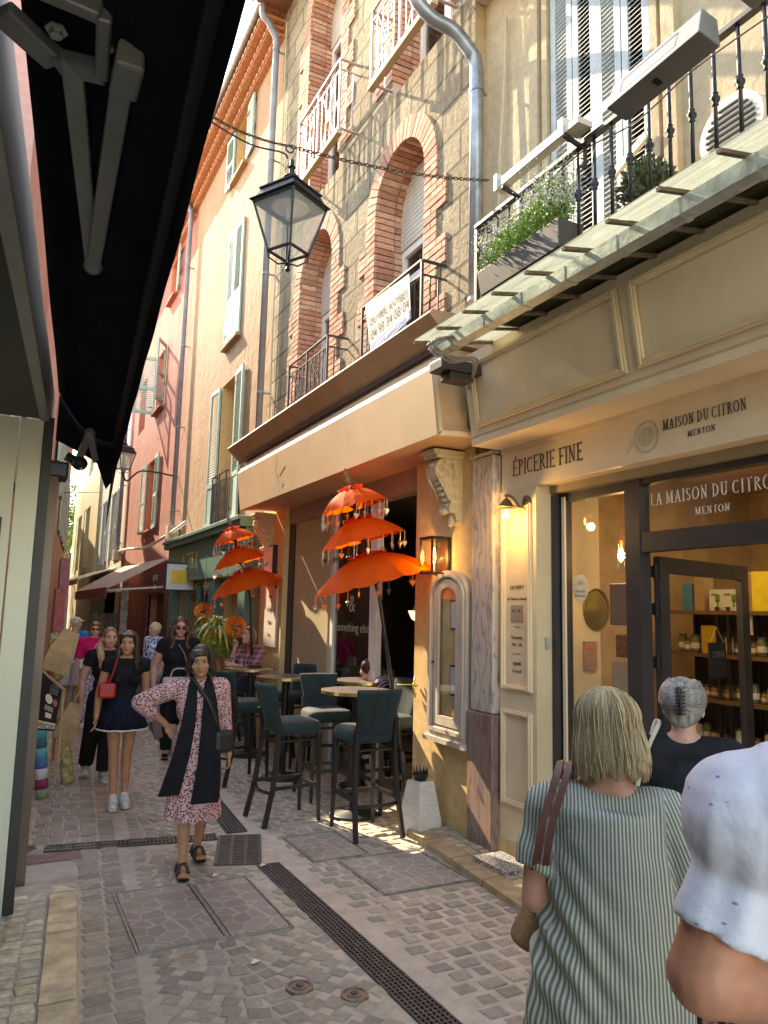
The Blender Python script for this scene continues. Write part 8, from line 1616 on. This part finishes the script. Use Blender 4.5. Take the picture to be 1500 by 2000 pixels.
# 4 -- sunglasses woman
x, y = 1.98, 9.25
f = Fig((x, y, G_(y)), 172, 1.70, 'tall woman with long wavy brown hair, sunglasses and black V-neck top, behind the older woman', (.50, .25, .19), 1.25, dict(elbR=(.17, -.04, .645), wriR=(.165, .03, .50), elbL=(-.16, -.03, .65), wriL=(-.10, .08, .56)), head=(2, -2, 0), voxel=.008, k=.965)
f.body(brow=(.06, .03, .02)); b = MB(); f.torso(b, .013, neck=False, bust=1.25); f.sleeve(b, 'R', .38, .013); f.sleeve(b, 'L', .38, .013); f.skirt(b, [(.85, .20, .165, 0, 0, .02), (1.1, .165, .13, 0, 0, .01)]); f.part(b, 'top', BLK, .010)
b = MB(); f.trousers(b, .015, 1, .98); f.part(b, 'trousers', BLKW, .012); f.shoes(BLK)
WH = hairm('wavy_brown_hair', (.035, .016, .009), (.16, .075, .035)); b = MB(); f.haircap(b); r_ = random.Random(4)
for sx in (-1, 1):
    for k in range(7):
        p = f.hp(sx * .042, -.02 + k * .004, .02); 
        for j in range(5): q = f.hp(sx * (.054 + .014 * math.sin(j * 1.9 + k)), -.03 + k * .011, .0 - j * .036); f.cap(b, p, q, .016 * f.H, .015 * f.H, 8); p = q
f.hell(b, (0, -.01, .072), (.025, .022, .018)); f.part(b, 'hair', WH, .009); bob(f, None, BRS, zlen=-.165, n=700, fr_open=.66, core=False, jit=.03, thick=.0028)
def glasses(f, c=(.03, .012, .012)):
    m = mat('sunglass_lens', c, .1); fr = MB()
    for sx in (-1, 1):
        b = MB(); M = f.HM @ Matrix.Translation((sx * .0195, .0585, .0065)) @ Matrix.Rotation(math.pi / 2, 4, 'X'); b.lathe([(.0001, 0), (.0155, .0), (.0155, .003), (.0001, .003)], 18, M @ Matrix.Diagonal((1, .85, 1, 1)), cap=False); o = f.part(b, 'sunglass_lens', m); fr.tube([f.hp(sx * .034, .055, .010), f.hp(sx * .049, .02, .010), f.hp(sx * .050, -.002, .008)], .0025, 5)
    fr.tube([f.hp(-.004, .060, .010), f.hp(.004, .060, .010)], .003, 5); f.part(fr, 'sunglass_frame', m)
glasses(f)
o = f.box_bag((.02, .20, .86), (.34, .10, .26), mat('natural_canvas', (.50, .43, .34), .8, var=.12), 'canvas_bag', 'pale canvas tote bag of the woman with sunglasses, seen behind the older woman', .03); f.strap(o, [(-.10, .2, .98), (-.08, .2, 1.08), (.06, .2, 1.08), (.10, .2, .98)], .02, _m['natural_canvas']); f.strap(o, [(-.12, .19, .98), (-.06, .17, 1.25), (.02, .13, 1.38)], .012, mat('mauve_strap', (.35, .18, .18), .6))

# 5 -- curly blonde seen from the side
p = at(292, 1408); f = Fig((p.x, p.y, G_(p.y)), 120, 1.56, 'woman with curly blonde hair and blue and white patterned blouse, turned sideways', (.48, .28, .2), 1.05, head=(-10, 0, 0), voxel=.011)
f.body(); b = MB(); f.torso(b, .02); f.sleeve(b, 'R', 1.1, .02); f.sleeve(b, 'L', 1.1, .02); f.skirt(b, [(.72, .19, .16, 0, 0, .03), (1.0, .15, .13, 0, 0, .01)]); f.part(b, 'blouse', clothm('blue_white_print', (.05, .12, .38), .3, .3, (.60, .64, .72), 30, (.44, .54)), .012); b = MB(); f.trousers(b, .015, 1, .98); f.part(b, 'trousers', clothm('pale_blue_trouser', (.30, .36, .45)), .012); f.shoes(_m['white_trainer'])
b = MB(); r_ = random.Random(1); f.haircap(b)
for k in range(70):
    d = V(r_.gauss(0, 1), r_.gauss(-.5, 1), r_.gauss(.25, .9)).normalized(); 
    if d.y > .45 and d.z < .5: continue
    f.hell(b, (d.x * .054, -.012 + d.y * .058, .018 + d.z * .056), (.013, .013, .013), 8, 6)
f.part(b, 'hair', hairm('pale_blonde_hair', (.42, .30, .14), (.78, .66, .42)), .010)

# 6 -- woman in pink
p = at(172, 1420); f = Fig((p.x, p.y, G_(p.y)), 178, 1.56, 'red haired woman in bright pink top, patterned trousers and sunglasses, far down the street', (.52, .32, .25), 1.0, dict(elbL=(-.14, -.01, .65), wriL=(-.11, .06, .56)), voxel=.011)
f.body(); b = MB(); f.torso(b, .016, bust=.9); f.sleeve(b, 'R', .9, .018); f.sleeve(b, 'L', .9, .018); f.part(b, 'pink_top', clothm('pink_jersey', (.62, .012, .13), .1), .011); b = MB(); f.trousers(b, .02, 1.3, .98); f.part(b, 'trousers', clothm('patterned_trouser', (.16, .14, .25), .3, .3, (.50, .42, .48), 40, (.42, .56)), .012); f.shoes(_m['white_trainer'])
b = MB(); f.haircap(b); f.sidehair(b, .046, 0, .03, -.045, .017, .016); f.hell(b, (0, .03, .052), (.04, .022, .016)); f.part(b, 'hair', hairm('auburn_hair', (.10, .03, .012), (.28, .10, .04)), .009); glasses(f)
o = f.box_bag((.12, .13, .93), (.17, .07, .14), mat('white_leather', (.60, .57, .52), .5), 'white_bag', 'white crossbody bag of the woman in the pink top', .02); f.strap(o, [(.10, .13, 1.0), (.0, .12, 1.18), (-.09, .03, 1.31)], .012, _m['white_leather'])

# 7 -- man in blue with white cap
p = at(134, 1398); f = Fig((p.x, p.y, G_(p.y)), -30, 1.76, 'man in bright blue T-shirt, white shorts and white cap, seen from behind on the left', (.50, .27, .18), 1.1, dict(elbR=(.15, -.01, .64), wriR=(.145, .03, .49)), head=(-45, 0, 0), voxel=.011, k=.93)
f.body(); b = MB(); f.torso(b, .022); f.sleeve(b, 'R', .6, .022); f.sleeve(b, 'L', .6, .022); f.part(b, 'tshirt', clothm('bright_blue', (.01, .24, .58), .1), .012); b = MB(); f.trousers(b, .03, 1.15, .46); f.part(b, 'shorts', clothm('white_short', (.60, .58, .60), .06), .012); f.shoes(_m['white_trainer'])
b = MB(); f.hell(b, (0, -.008, .036), (.052, .060, .040)); f.hell(b, (0, .055, .036), (.036, .035, .006)); f.part(b, 'cap', clothm('white_cap_cloth', (.62, .60, .62), .05), .008)

# 8 -- seated woman in plaid
x, y = 3.04, 9.70
f = Fig((x, y, gz(y) - .02), 112, 1.64, 'seated red haired woman in wine plaid shirt, hand at her chin, looking left', (.52, .28, .20), 1.0,
        dict(pel=(0, -.02, .50), chest=(0, .02, .675), neck=(0, .02, .80), head=(0, .05, .885), hipR=(.052, .01, .50), kneeR=(.06, .24, .50), ankR=(.07, .22, .27), hipL=(-.052, .01, .50), kneeL=(-.05, .25, .52), ankL=(-.02, .30, .30), shoR=(.105, .01, .77), shoL=(-.105, .01, .77), elbR=(.11, .12, .655), wriR=(.045, .145, .79), elbL=(-.12, .10, .63), wriL=(-.03, .19, .66)), head=(8, 10, 0), voxel=.009)
f.body(hands={'R': dict(d=(-.3, -.2, 1), n=(0, -1, 0), curl=.7)}); PL = bpy.data.materials.new('wine_plaid'); n_, bb, N_, L_ = nodes(PL); tc = N_('ShaderNodeTexCoord'); sp = N_('ShaderNodeSeparateXYZ'); L_(tc.outputs['Object'], sp.inputs[0]); acc = None
for ax_ in 'XZ':
    mu = N_('ShaderNodeMath'); mu.operation = 'MULTIPLY'; mu.inputs[1].default_value = 100; L_(sp.outputs[ax_], mu.inputs[0]); si = N_('ShaderNodeMath'); si.operation = 'SINE'; L_(mu.outputs[0], si.inputs[0]); acc2 = si
    if acc: ad = N_('ShaderNodeMath'); ad.operation = 'ADD'; L_(acc.outputs[0], ad.inputs[0]); L_(si.outputs[0], ad.inputs[1]); acc = ad
    else: acc = si
mr = N_('ShaderNodeMapRange'); mr.inputs['From Min'].default_value = -2; mr.inputs['From Max'].default_value = 2; L_(acc.outputs[0], mr.inputs[0]); cr = N_('ShaderNodeValToRGB'); e = cr.color_ramp.elements; e[0].color = (.05, .012, .03, 1); e[1].color = (.50, .22, .26, 1); L_(mr.outputs[0], cr.inputs[0]); L_(cr.outputs[0], bb.inputs['Base Color']); bb.inputs['Roughness'].default_value = .85
b = MB(); f.torso(b, .02); f.sleeve(b, 'R', 1.5, .018); f.sleeve(b, 'L', 1.5, .018); f.part(b, 'plaid_shirt', PL, .010); b = MB(); f.trousers(b, .012, 1, .55); f.part(b, 'trousers', clothm('denim_dark', (.06, .07, .12)), .011); f.shoes(_m['white_trainer'])
b = MB(); f.haircap(b); f.cap(b, f.hp(0, -.04, 0), f.hp(0, -.03, -.13), .042 * f.H, .03 * f.H); f.sidehair(b, .044, -.012, .03, -.08); f.part(b, 'hair', hairm('reddish_hair', (.10, .03, .015), (.30, .10, .05)), .009)

# 9 -- person in stripes inside
f = Fig((3.80, 6.75, gz(6.7) - .12), 60, 1.65, 'person in navy striped shirt bent over a table inside the cafe', (.45, .25, .17), 1.05,
        dict(pel=(0, -.02, .50), chest=(0, .11, .63), neck=(0, .19, .72), head=(0, .25, .76), hipR=(.052, .01, .50), kneeR=(.06, .24, .50), ankR=(.07, .22, .27), hipL=(-.052, .01, .50), kneeL=(-.06, .24, .50), ankL=(-.05, .24, .27), shoR=(.105, .17, .70), shoL=(-.105, .17, .70), elbR=(.13, .24, .60), wriR=(.06, .33, .64), elbL=(-.13, .24, .60), wriL=(-.06, .33, .64)), head=(0, -35, 0), voxel=.010)
f.body(); ST_ = bpy.data.materials.new('navy_stripe'); n_, bb, N_, L_ = nodes(ST_); tc = N_('ShaderNodeTexCoord'); wv = N_('ShaderNodeTexWave'); wv.bands_direction = 'DIAGONAL'; wv.inputs['Scale'].default_value = 16; wv.inputs['Distortion'].default_value = .6; L_(tc.outputs['Object'], wv.inputs[0]); cr = N_('ShaderNodeValToRGB'); cr.color_ramp.interpolation = 'CONSTANT'; e = cr.color_ramp.elements; e[0].color = (.02, .02, .06, 1); e[1].position = .65; e[1].color = (.40, .38, .48, 1); L_(wv.outputs[0], cr.inputs[0]); L_(cr.outputs[0], bb.inputs['Base Color'])
b = MB(); f.torso(b, .02); f.cap(b, f.J['pel'], f.J['chest'], .17, .16); f.sleeve(b, 'R', 1.3, .018); f.sleeve(b, 'L', 1.3, .018); f.part(b, 'striped_shirt', ST_, .010); b = MB(); f.trousers(b, .012, 1, .98); f.part(b, 'trousers', BLKW, .011); b = MB(); f.haircap(b); f.part(b, 'hair', HB, .009); f.shoes(BLK)
# ---------------------------------------------------------------- the three figures in the foreground, seen from behind
def seg_dist(P, a, b):
    a = np.array(a); b = np.array(b); d = b - a; t = np.clip(((P - a) @ d) / (d @ d), 0, 1); return np.linalg.norm(P - (a + t[:, None] * d), axis=1)
# 10 -- woman in the striped dress
hx, hy = 1.475, 1.55
f = Fig((hx, hy, gz(hy)), -38, 1.485, 'woman with blonde bob in a green and white striped linen dress, seen from behind', (.50, .25, .18), 1.0,
        dict(elbL=(-.126, -.02, .632), wriL=(-.105, .13, .585), elbR=(.160, .0, .635), wriR=(.12, .13, .60), shoL=(-.102, -.005, .785), shoR=(.102, -.005, .785), chest=(0, 0, .70), neck=(0, -.012, .84)), head=(30, -6, 0), voxel=.0062, hs=.92)
f.body(hands={'L': dict(d=(.3, 1, -.2), n=(0, 0, 1), curl=.6)}, lip=(.4, .15, .12)); H = f.H
b = MB(); f.torso(b, .016, neck=False); f.sleeve(b, 'L', .68, .010, 1.30); f.sleeve(b, 'R', .68, .010, 1.30)
for sd, od in ('LR', 'RL'): f.cap(b, f.J['sho' + sd].lerp(f.J['sho' + od], .1), f.J['sho' + sd].lerp(f.J['sho' + od], .22) + V(0, -.004, .012), .045, .036)
f.skirt(b, [(.30, .240, .225, 0, .0, .05), (.55, .218, .205, 0, -.0, .045), (.74, .198, .185, 0, -.005, .03), (.92, .176, .165, 0, 0, .016), (1.08, .160, .135, 0, 0, .008), (1.18, .145, .12, 0, 0, .004)], folds=7, seed=5)
me_o = f.part(b, 'dress', None, .0085, 5); me = me_o.data; P = vco(me).astype(float)
nv = len(me.vertices); no = np.empty(nv * 3, dtype=np.float32); me.vertices.foreach_get('normal', no); no = no.reshape(-1, 3)
J = f.J; ang = np.arctan2(P[:, 0], -P[:, 1])
# drapery: diagonal pulls towards the left hip, soft vertical folds below
nzv = np.array([noise.noise(Vector((p[0] * 5, p[1] * 5, p[2] * 1.6))) for p in P]); nz2 = np.array([noise.noise(Vector((p[0] * 9 + p[2] * 9, p[1] * 9, p[2] * 14 - p[0] * 6))) for p in P]); nz3 = np.array([noise.noise(Vector((p[0] * 22, p[1] * 22, p[2] * 7 + 3))) for p in P])
wleft = np.exp(-((P[:, 0] + .17) / .16) ** 2 - ((P[:, 2] - .86) / .17) ** 2)
disp = .015 * nzv + .024 * wleft * np.sin((P[:, 2] * .8 + P[:, 0] * .9) * 70 + nzv * 4) * .55 + .004 * nz2 + .003 * nz3
P2 = P + no * disp[:, None]; me.vertices.foreach_set('co', P2.astype(np.float32).ravel())
u = P[:, 0] / (1 + .28 * np.clip(1.15 - P[:, 2], 0, 1))
for sd in 'LR':
    a, e = J['sho' + sd], J['elb' + sd]; d1 = seg_dist(P, a, e); sx = -1 if sd == 'L' else 1; lim = (sx * P[:, 0] > abs(a.x) - .012) & (d1 < .085) & (P[:, 2] < a.z + .08)
    ax_ = np.array((e - a).normalized()); r_ = P - np.array(a); r_ = r_ - (r_ @ ax_)[:, None] * ax_; ev = np.cross(ax_, [0, 1, 0]); ev /= np.linalg.norm(ev); u = np.where(lim, r_ @ ev, u)
ua = me.attributes.new('stripe', 'FLOAT', 'POINT'); ua.data.foreach_set('value', (u + .0012 * nz2).astype(np.float32))
SD = bpy.data.materials.new('striped_linen'); n_, bb, N_, L_ = nodes(SD); an = N_('ShaderNodeAttribute'); an.attribute_name = 'stripe'; mu = N_('ShaderNodeMath'); mu.operation = 'MULTIPLY'; mu.inputs[1].default_value = 2 * math.pi / .0092; L_(an.outputs['Fac'], mu.inputs[0]); si = N_('ShaderNodeMath'); si.operation = 'SINE'; L_(mu.outputs[0], si.inputs[0]); mr = N_('ShaderNodeMapRange'); mr.inputs['From Min'].default_value = -.35; mr.inputs['From Max'].default_value = .45; L_(si.outputs[0], mr.inputs[0])
mx = N_('ShaderNodeMix'); mx.data_type = 'RGBA'; L_(mr.outputs[0], mx.inputs[0]); mx.inputs[6].default_value = (.175, .19, .145, 1); mx.inputs[7].default_value = (.54, .54, .46, 1); tc = N_('ShaderNodeTexCoord'); nz = N_('ShaderNodeTexNoise'); nz.inputs['Scale'].default_value = 300; nz.inputs['Detail'].default_value = 3; L_(tc.outputs['Object'], nz.inputs[0]); m2 = N_('ShaderNodeMapRange'); m2.inputs['To Min'].default_value = .75; m2.inputs['To Max'].default_value = 1.25; L_(nz.outputs[0], m2.inputs[0]); vm = N_('ShaderNodeVectorMath'); vm.operation = 'SCALE'; L_(mx.outputs[2], vm.inputs[0]); L_(m2.outputs[0], vm.inputs['Scale']); L_(vm.outputs[0], bb.inputs['Base Color']); bb.inputs['Roughness'].default_value = .9; bb.inputs['Specular IOR Level'].default_value = .15
n3 = N_('ShaderNodeTexNoise'); n3.inputs['Scale'].default_value = 60; n3.inputs['Detail'].default_value = 4; L_(tc.outputs['Object'], n3.inputs[0]); bp = N_('ShaderNodeBump'); bp.inputs['Strength'].default_value = .45; bp.inputs['Distance'].default_value = .006; L_(n3.outputs[0], bp.inputs['Height']); L_(bp.outputs[0], bb.inputs['Normal'])
me.materials.clear(); me.materials.append(SD)
BM = hairm('ash_blonde_core', (.26, .18, .10), (.42, .32, .19), 50)
bob(f, BM, strandmat('ash_blonde_strands', [(.26, .155, .08), (.46, .31, .16), (.62, .46, .25), (.74, .58, .34), (.54, .39, .20), (.38, .25, .14)]), zlen=-.070, n=5200, thick=.0012)
# brown bag on its strap
LB = mat('tan_leather_strap', (.13, .045, .028), .5, var=.25, vs=30); KH = mat('khaki_canvas', (.32, .19, .09), .8, var=.15, vs=20, bump=.3, bs=60)
t = thing('shoulder_bag', f.R @ V(-.20, .1, .75), 'khaki shoulder bag with brown leather strap, under the arm of the striped dress woman', 'bag')
b = MB(); rg_ = [(.98, .035, .04), (.94, .055, .06), (.88, .080, .09), (.82, .105, .11), (.78, .120, .115), (.765, .11, .10)]
f.skirt(b, [(z, a, c, -.125 - (.98 - z) * .05, .12 + (.98 - z) * .10, .02) for z, a, c in rg_[::-1]], n=48, folds=5, seed=2)
me = remesh(b, .008, 3); me.materials.append(KH); o = bpy.data.objects.new('bag_body', me); COL.objects.link(o); me.transform(f.R); me.transform(Matrix.Translation(-t.location)); o.parent = t
b = MB()
for dx in (0, .024):
    q_ = (soft([f.R @ V(*p) for p in [(-.20 + dx, .09, .97), (-.185 + dx, -.075, 1.03), (-.170 + dx, -.118, 1.14), (-.135 + dx, -.088, 1.245), (-.118 + dx, -.03, 1.288), (-.12 + dx, .04, 1.25), (-.17 + dx, .11, 1.10), (-.2 + dx, .12, .97)]], 6))
    for u_, v_ in zip(q_, q_[1:]): b.bar(u_, v_ + (v_ - u_) * .08, .004, .019, up=f.R.to_3x3() @ V(1, 0, .3))
b.build('strap', LB, t)

# 11 -- woman with the grey bun
hx, hy = 2.27, 1.98
f = Fig((hx, hy, .04), -50, 1.385, 'woman with grey hair clipped up at the back and black top, entering the grocery', (.48, .26, .19), 1.05, dict(elbL=(-.15, -.01, .65), wriL=(-.12, .09, .60), neck=(0, -.012, .85)), head=(-4, -4, 0), voxel=.0065)
f.body(); b = MB(); f.torso(b, .018); f.sleeve(b, 'L', .55, .018); f.sleeve(b, 'R', .55, .018); f.part(b, 'top', clothm('charcoal_jersey', (.018, .018, .021), .2, .6), .009)
b = MB(); f.skirt(b, [(.1, .26, .22, 0, 0, .05), (.5, .2, .17, 0, 0, .03), (.85, .15, .12, 0, 0, .005)], seed=1); f.part(b, 'skirt', clothm('floral_dark', (.03, .02, .02), .3, .3, (.3, .1, .1), 30, (.5, .6))); f.shoes(BLK)
b = MB(); f.haircap(b, top=.006); f.hell(b, (.006, -.052, .030), (.034, .020, .040)); f.hell(b, (0, -.03, .062), (.036, .03, .022)); f.hell(b, (0, -.045, -.02), (.036, .016, .03)); f.part(b, 'hair', hairm('grey_core', (.10, .085, .075), (.34, .31, .28), 60), .006, 3)
r = random.Random(6); paths = []
for k in range(1300):
    sx = r.choice((-1, 1)); a = r.uniform(-1.0, 1.25); hgt = r.uniform(-.030, .075); st = r.uniform(.0, 1); pts = []
    x0, y0, z0 = sx * .050 * math.cos(a * .55), .035 * math.sin(a) + .01, .02 + .060 * math.sin(max(-.6, a * .8 + r.uniform(-.2, .2)))
    z0 = min(.078, max(-.03, z0)); tx, ty, tz = sx * r.uniform(.000, .010), -.076, .022 + hgt * .45
    for j in range(9):
        t_ = j / 8; p = V(x0, y0, z0).lerp(V(tx, ty, tz), t_); d = p - V(0, -.012, .022); rr_ = V(d.x / .054, d.y / .062, d.z / .058).length; lim = 1.04 + .10 * math.sin(t_ * 3.14) * (1 if z0 > .02 else .3)
        if rr_ < lim: d = d * (lim / max(rr_, .15))
        pts.append(f.hp(d.x, -.012 + d.y, .022 + d.z))
    paths.append((pts, [.0012] * 9))
for k in range(0):
    sx = r.choice((-1, 1)); x0 = sx * r.uniform(.03, .05); pts = [f.hp(x0 * (1 - t_ * .5), -.045 - .018 * math.sin(t_ * 2), -.045 + t_ * .06) for t_ in (0, .25, .5, .75, 1)]; paths.append((pts, [.0010] * 5))
f.strands(paths, 0, strandmat('grey_strands', [(.05, .04, .035), (.22, .20, .18), (.42, .40, .37), (.30, .27, .25), (.12, .10, .09), (.48, .46, .43)]), n=3)
b = MB()
for k in range(7): z = -.012 + k * .009; b.tube(soft([f.hp(-.010, -.080, z), f.hp(0, -.086, z + .002), f.hp(.012, -.080, z)], 4), .003, 6)
b.tube([f.hp(0, -.086, -.015), f.hp(.001, -.089, .02), f.hp(0, -.084, .05)], .005, 8); f.part(b, 'hair_clip', BLACKMETAL)
ST2 = mat('cream_strap', (.50, .44, .34), .5, var=.1); t = thing('tote_bag', f.R @ V(-.2, .05, .6), 'dark tote with doubled cream strap over the shoulder of the grey haired woman', 'bag'); b = MB(); M = f.R @ Matrix.Translation((-.19, .02, .70)); b.box(-.05, .05, -.15, .15, -.12, .12, M); b.build('bag_body', mat('dark_tote', (.04, .04, .045), .7), t, bevel=.02)
for dy in (0, .03): b = MB(); b.tube(soft([f.R @ V(*p) for p in [(-.18, -.10 + dy, .80), (-.165, -.115 + dy * .6, .98), (-.125, -.085 + dy, 1.13), (-.085 - dy * .5, -.03 + dy, 1.222), (-.10, .04, 1.19), (-.17, .08, .9)]], 6), .0075, 8); b.build('strap', ST2, t, smooth=True)

# 12 -- man in the white shirt at the right edge
yaw = -48; hx, hy = 1.30, .56
px_ = lambda x, y, d: CAM + (MR @ Vector(((x - 750) / F, -(y - 1000) / F, -1))) * d
E_ = px_(1378, 1905, 1.13); S_ = px_(1474, 1606, 1.17); W_ = px_(1720, 1965, 1.22)
f = Fig((hx, hy, gz(hy)), yaw, 1.78, 'man in white short sleeved shirt with tiny blue prints, right behind the striped dress woman', (.40, .175, .105), 1.0, dict(shoL=S_, elbL=E_, wriL=W_, elbR=(.15, .02, .64), wriR=(.12, .12, .60)), head=(0, 0, 0), voxel=.0065)
f.cap(f.prims, f.J['shoL'], f.J['elbL'], .058, .056); f.cap(f.prims, f.J['elbL'], f.J['elbL'].lerp(f.J['wriL'], .45), .058, .054); f.cap(f.prims, f.J['elbL'].lerp(f.J['wriL'], .45), f.J['wriL'], .054, .034)
f.body(hands={'L': dict(d=(.5, 1, .0), n=(0, 0, 1), curl=.7)}); h0 = f.J['shoL']
b = MB(); f.torso(b, .055); f.cap(b, h0, h0.lerp(V(0, 0, h0.z), .5) + V(0, 0, .03), .062, .075); f.skirt(b, [(.78, .205, .17, 0, 0, .02), (1.0, .21, .17, 0, 0, .01), (1.2, .2, .15, 0, 0, .005)])
h, e = f.J['shoL'], f.J['elbL']; d = (e - h).normalized(); f.cap(b, h, h.lerp(e, .45), .068, .070); f.capflat(b, h.lerp(e, .25), h.lerp(e, .74) , .069, .076); f.sleeve(b, 'R', .7, .035); f.cap(b, h, f.J['neck'], .055, .05)
o = f.part(b, 'shirt', None, .008, 5); me = o.data; P = vco(me).astype(float); no = np.empty(len(P) * 3, dtype=np.float32); me.vertices.foreach_get('normal', no); no = no.reshape(-1, 3)
axd = np.array(d); rel = P - np.array(h); along = rel @ axd; nzv = np.array([noise.noise(Vector((p[0] * 9, p[1] * 9, p[2] * 3.0))) for p in P]); nz2 = np.array([noise.noise(Vector((p[0] * 24, p[1] * 24, p[2] * 9))) for p in P])
tv = np.arctan2(rel @ np.array(d.orthogonal()), rel @ np.array(d.cross(d.orthogonal()))); fold = np.sin(tv * 4 + along * 26 + nzv * 5) * np.clip(1.2 - np.abs(along - .1) * 5, 0, 1)
P2 = P + no * (.005 * nzv + .003 * nz2 + .0035 * fold)[:, None]; me.vertices.foreach_set('co', P2.astype(np.float32).ravel())
SH = bpy.data.materials.new('white_print_cotton'); n_, bb, N_, L_ = nodes(SH); tc = N_('ShaderNodeTexCoord'); mp = N_('ShaderNodeMapping'); mp.inputs['Scale'].default_value = (36, 36, 80); L_(tc.outputs['Object'], mp.inputs[0]); vo = N_('ShaderNodeTexVoronoi'); vo.inputs['Scale'].default_value = 1; vo.inputs['Randomness'].default_value = .7; L_(mp.outputs[0], vo.inputs[0]); lt = N_('ShaderNodeMapRange'); lt.inputs['From Min'].default_value = .20; lt.inputs['From Max'].default_value = .15; L_(vo.outputs['Distance'], lt.inputs[0])
sc_ = N_('ShaderNodeTexNoise'); sc_.inputs['Scale'].default_value = 7; L_(tc.outputs['Object'], sc_.inputs[0]); l2 = N_('ShaderNodeMapRange'); l2.inputs['From Min'].default_value = .55; l2.inputs['From Max'].default_value = .58; L_(sc_.outputs[0], l2.inputs[0]); mu = N_('ShaderNodeMath'); mu.operation = 'MULTIPLY'; L_(lt.outputs[0], mu.inputs[0]); L_(l2.outputs[0], mu.inputs[1])
mx = N_('ShaderNodeMix'); mx.data_type = 'RGBA'; L_(mu.outputs[0], mx.inputs[0]); mx.inputs[6].default_value = (.60, .60, .67, 1); mx.inputs[7].default_value = (.16, .26, .52, 1); L_(mx.outputs[2], bb.inputs['Base Color']); bb.inputs['Roughness'].default_value = .85
n3 = N_('ShaderNodeTexNoise'); n3.inputs['Scale'].default_value = 26; n3.inputs['Detail'].default_value = 4; L_(tc.outputs['Object'], n3.inputs[0]); bp = N_('ShaderNodeBump'); bp.inputs['Strength'].default_value = .35; bp.inputs['Distance'].default_value = .012; L_(n3.outputs[0], bp.inputs['Height']); L_(bp.outputs[0], bb.inputs['Normal'])
me.materials.clear(); me.materials.append(SH)
b = MB(); f.trousers(b, .03, 1.1, .5); f.part(b, 'shorts', clothm('pale_shorts', (.5, .5, .55), .1), .012); f.shoes(_m['white_trainer'], 'sneaker'); b = MB(); f.haircap(b, top=.0); f.part(b, 'hair', hairm('grey_short_hair', (.15, .13, .12), (.4, .38, .35)), .009)
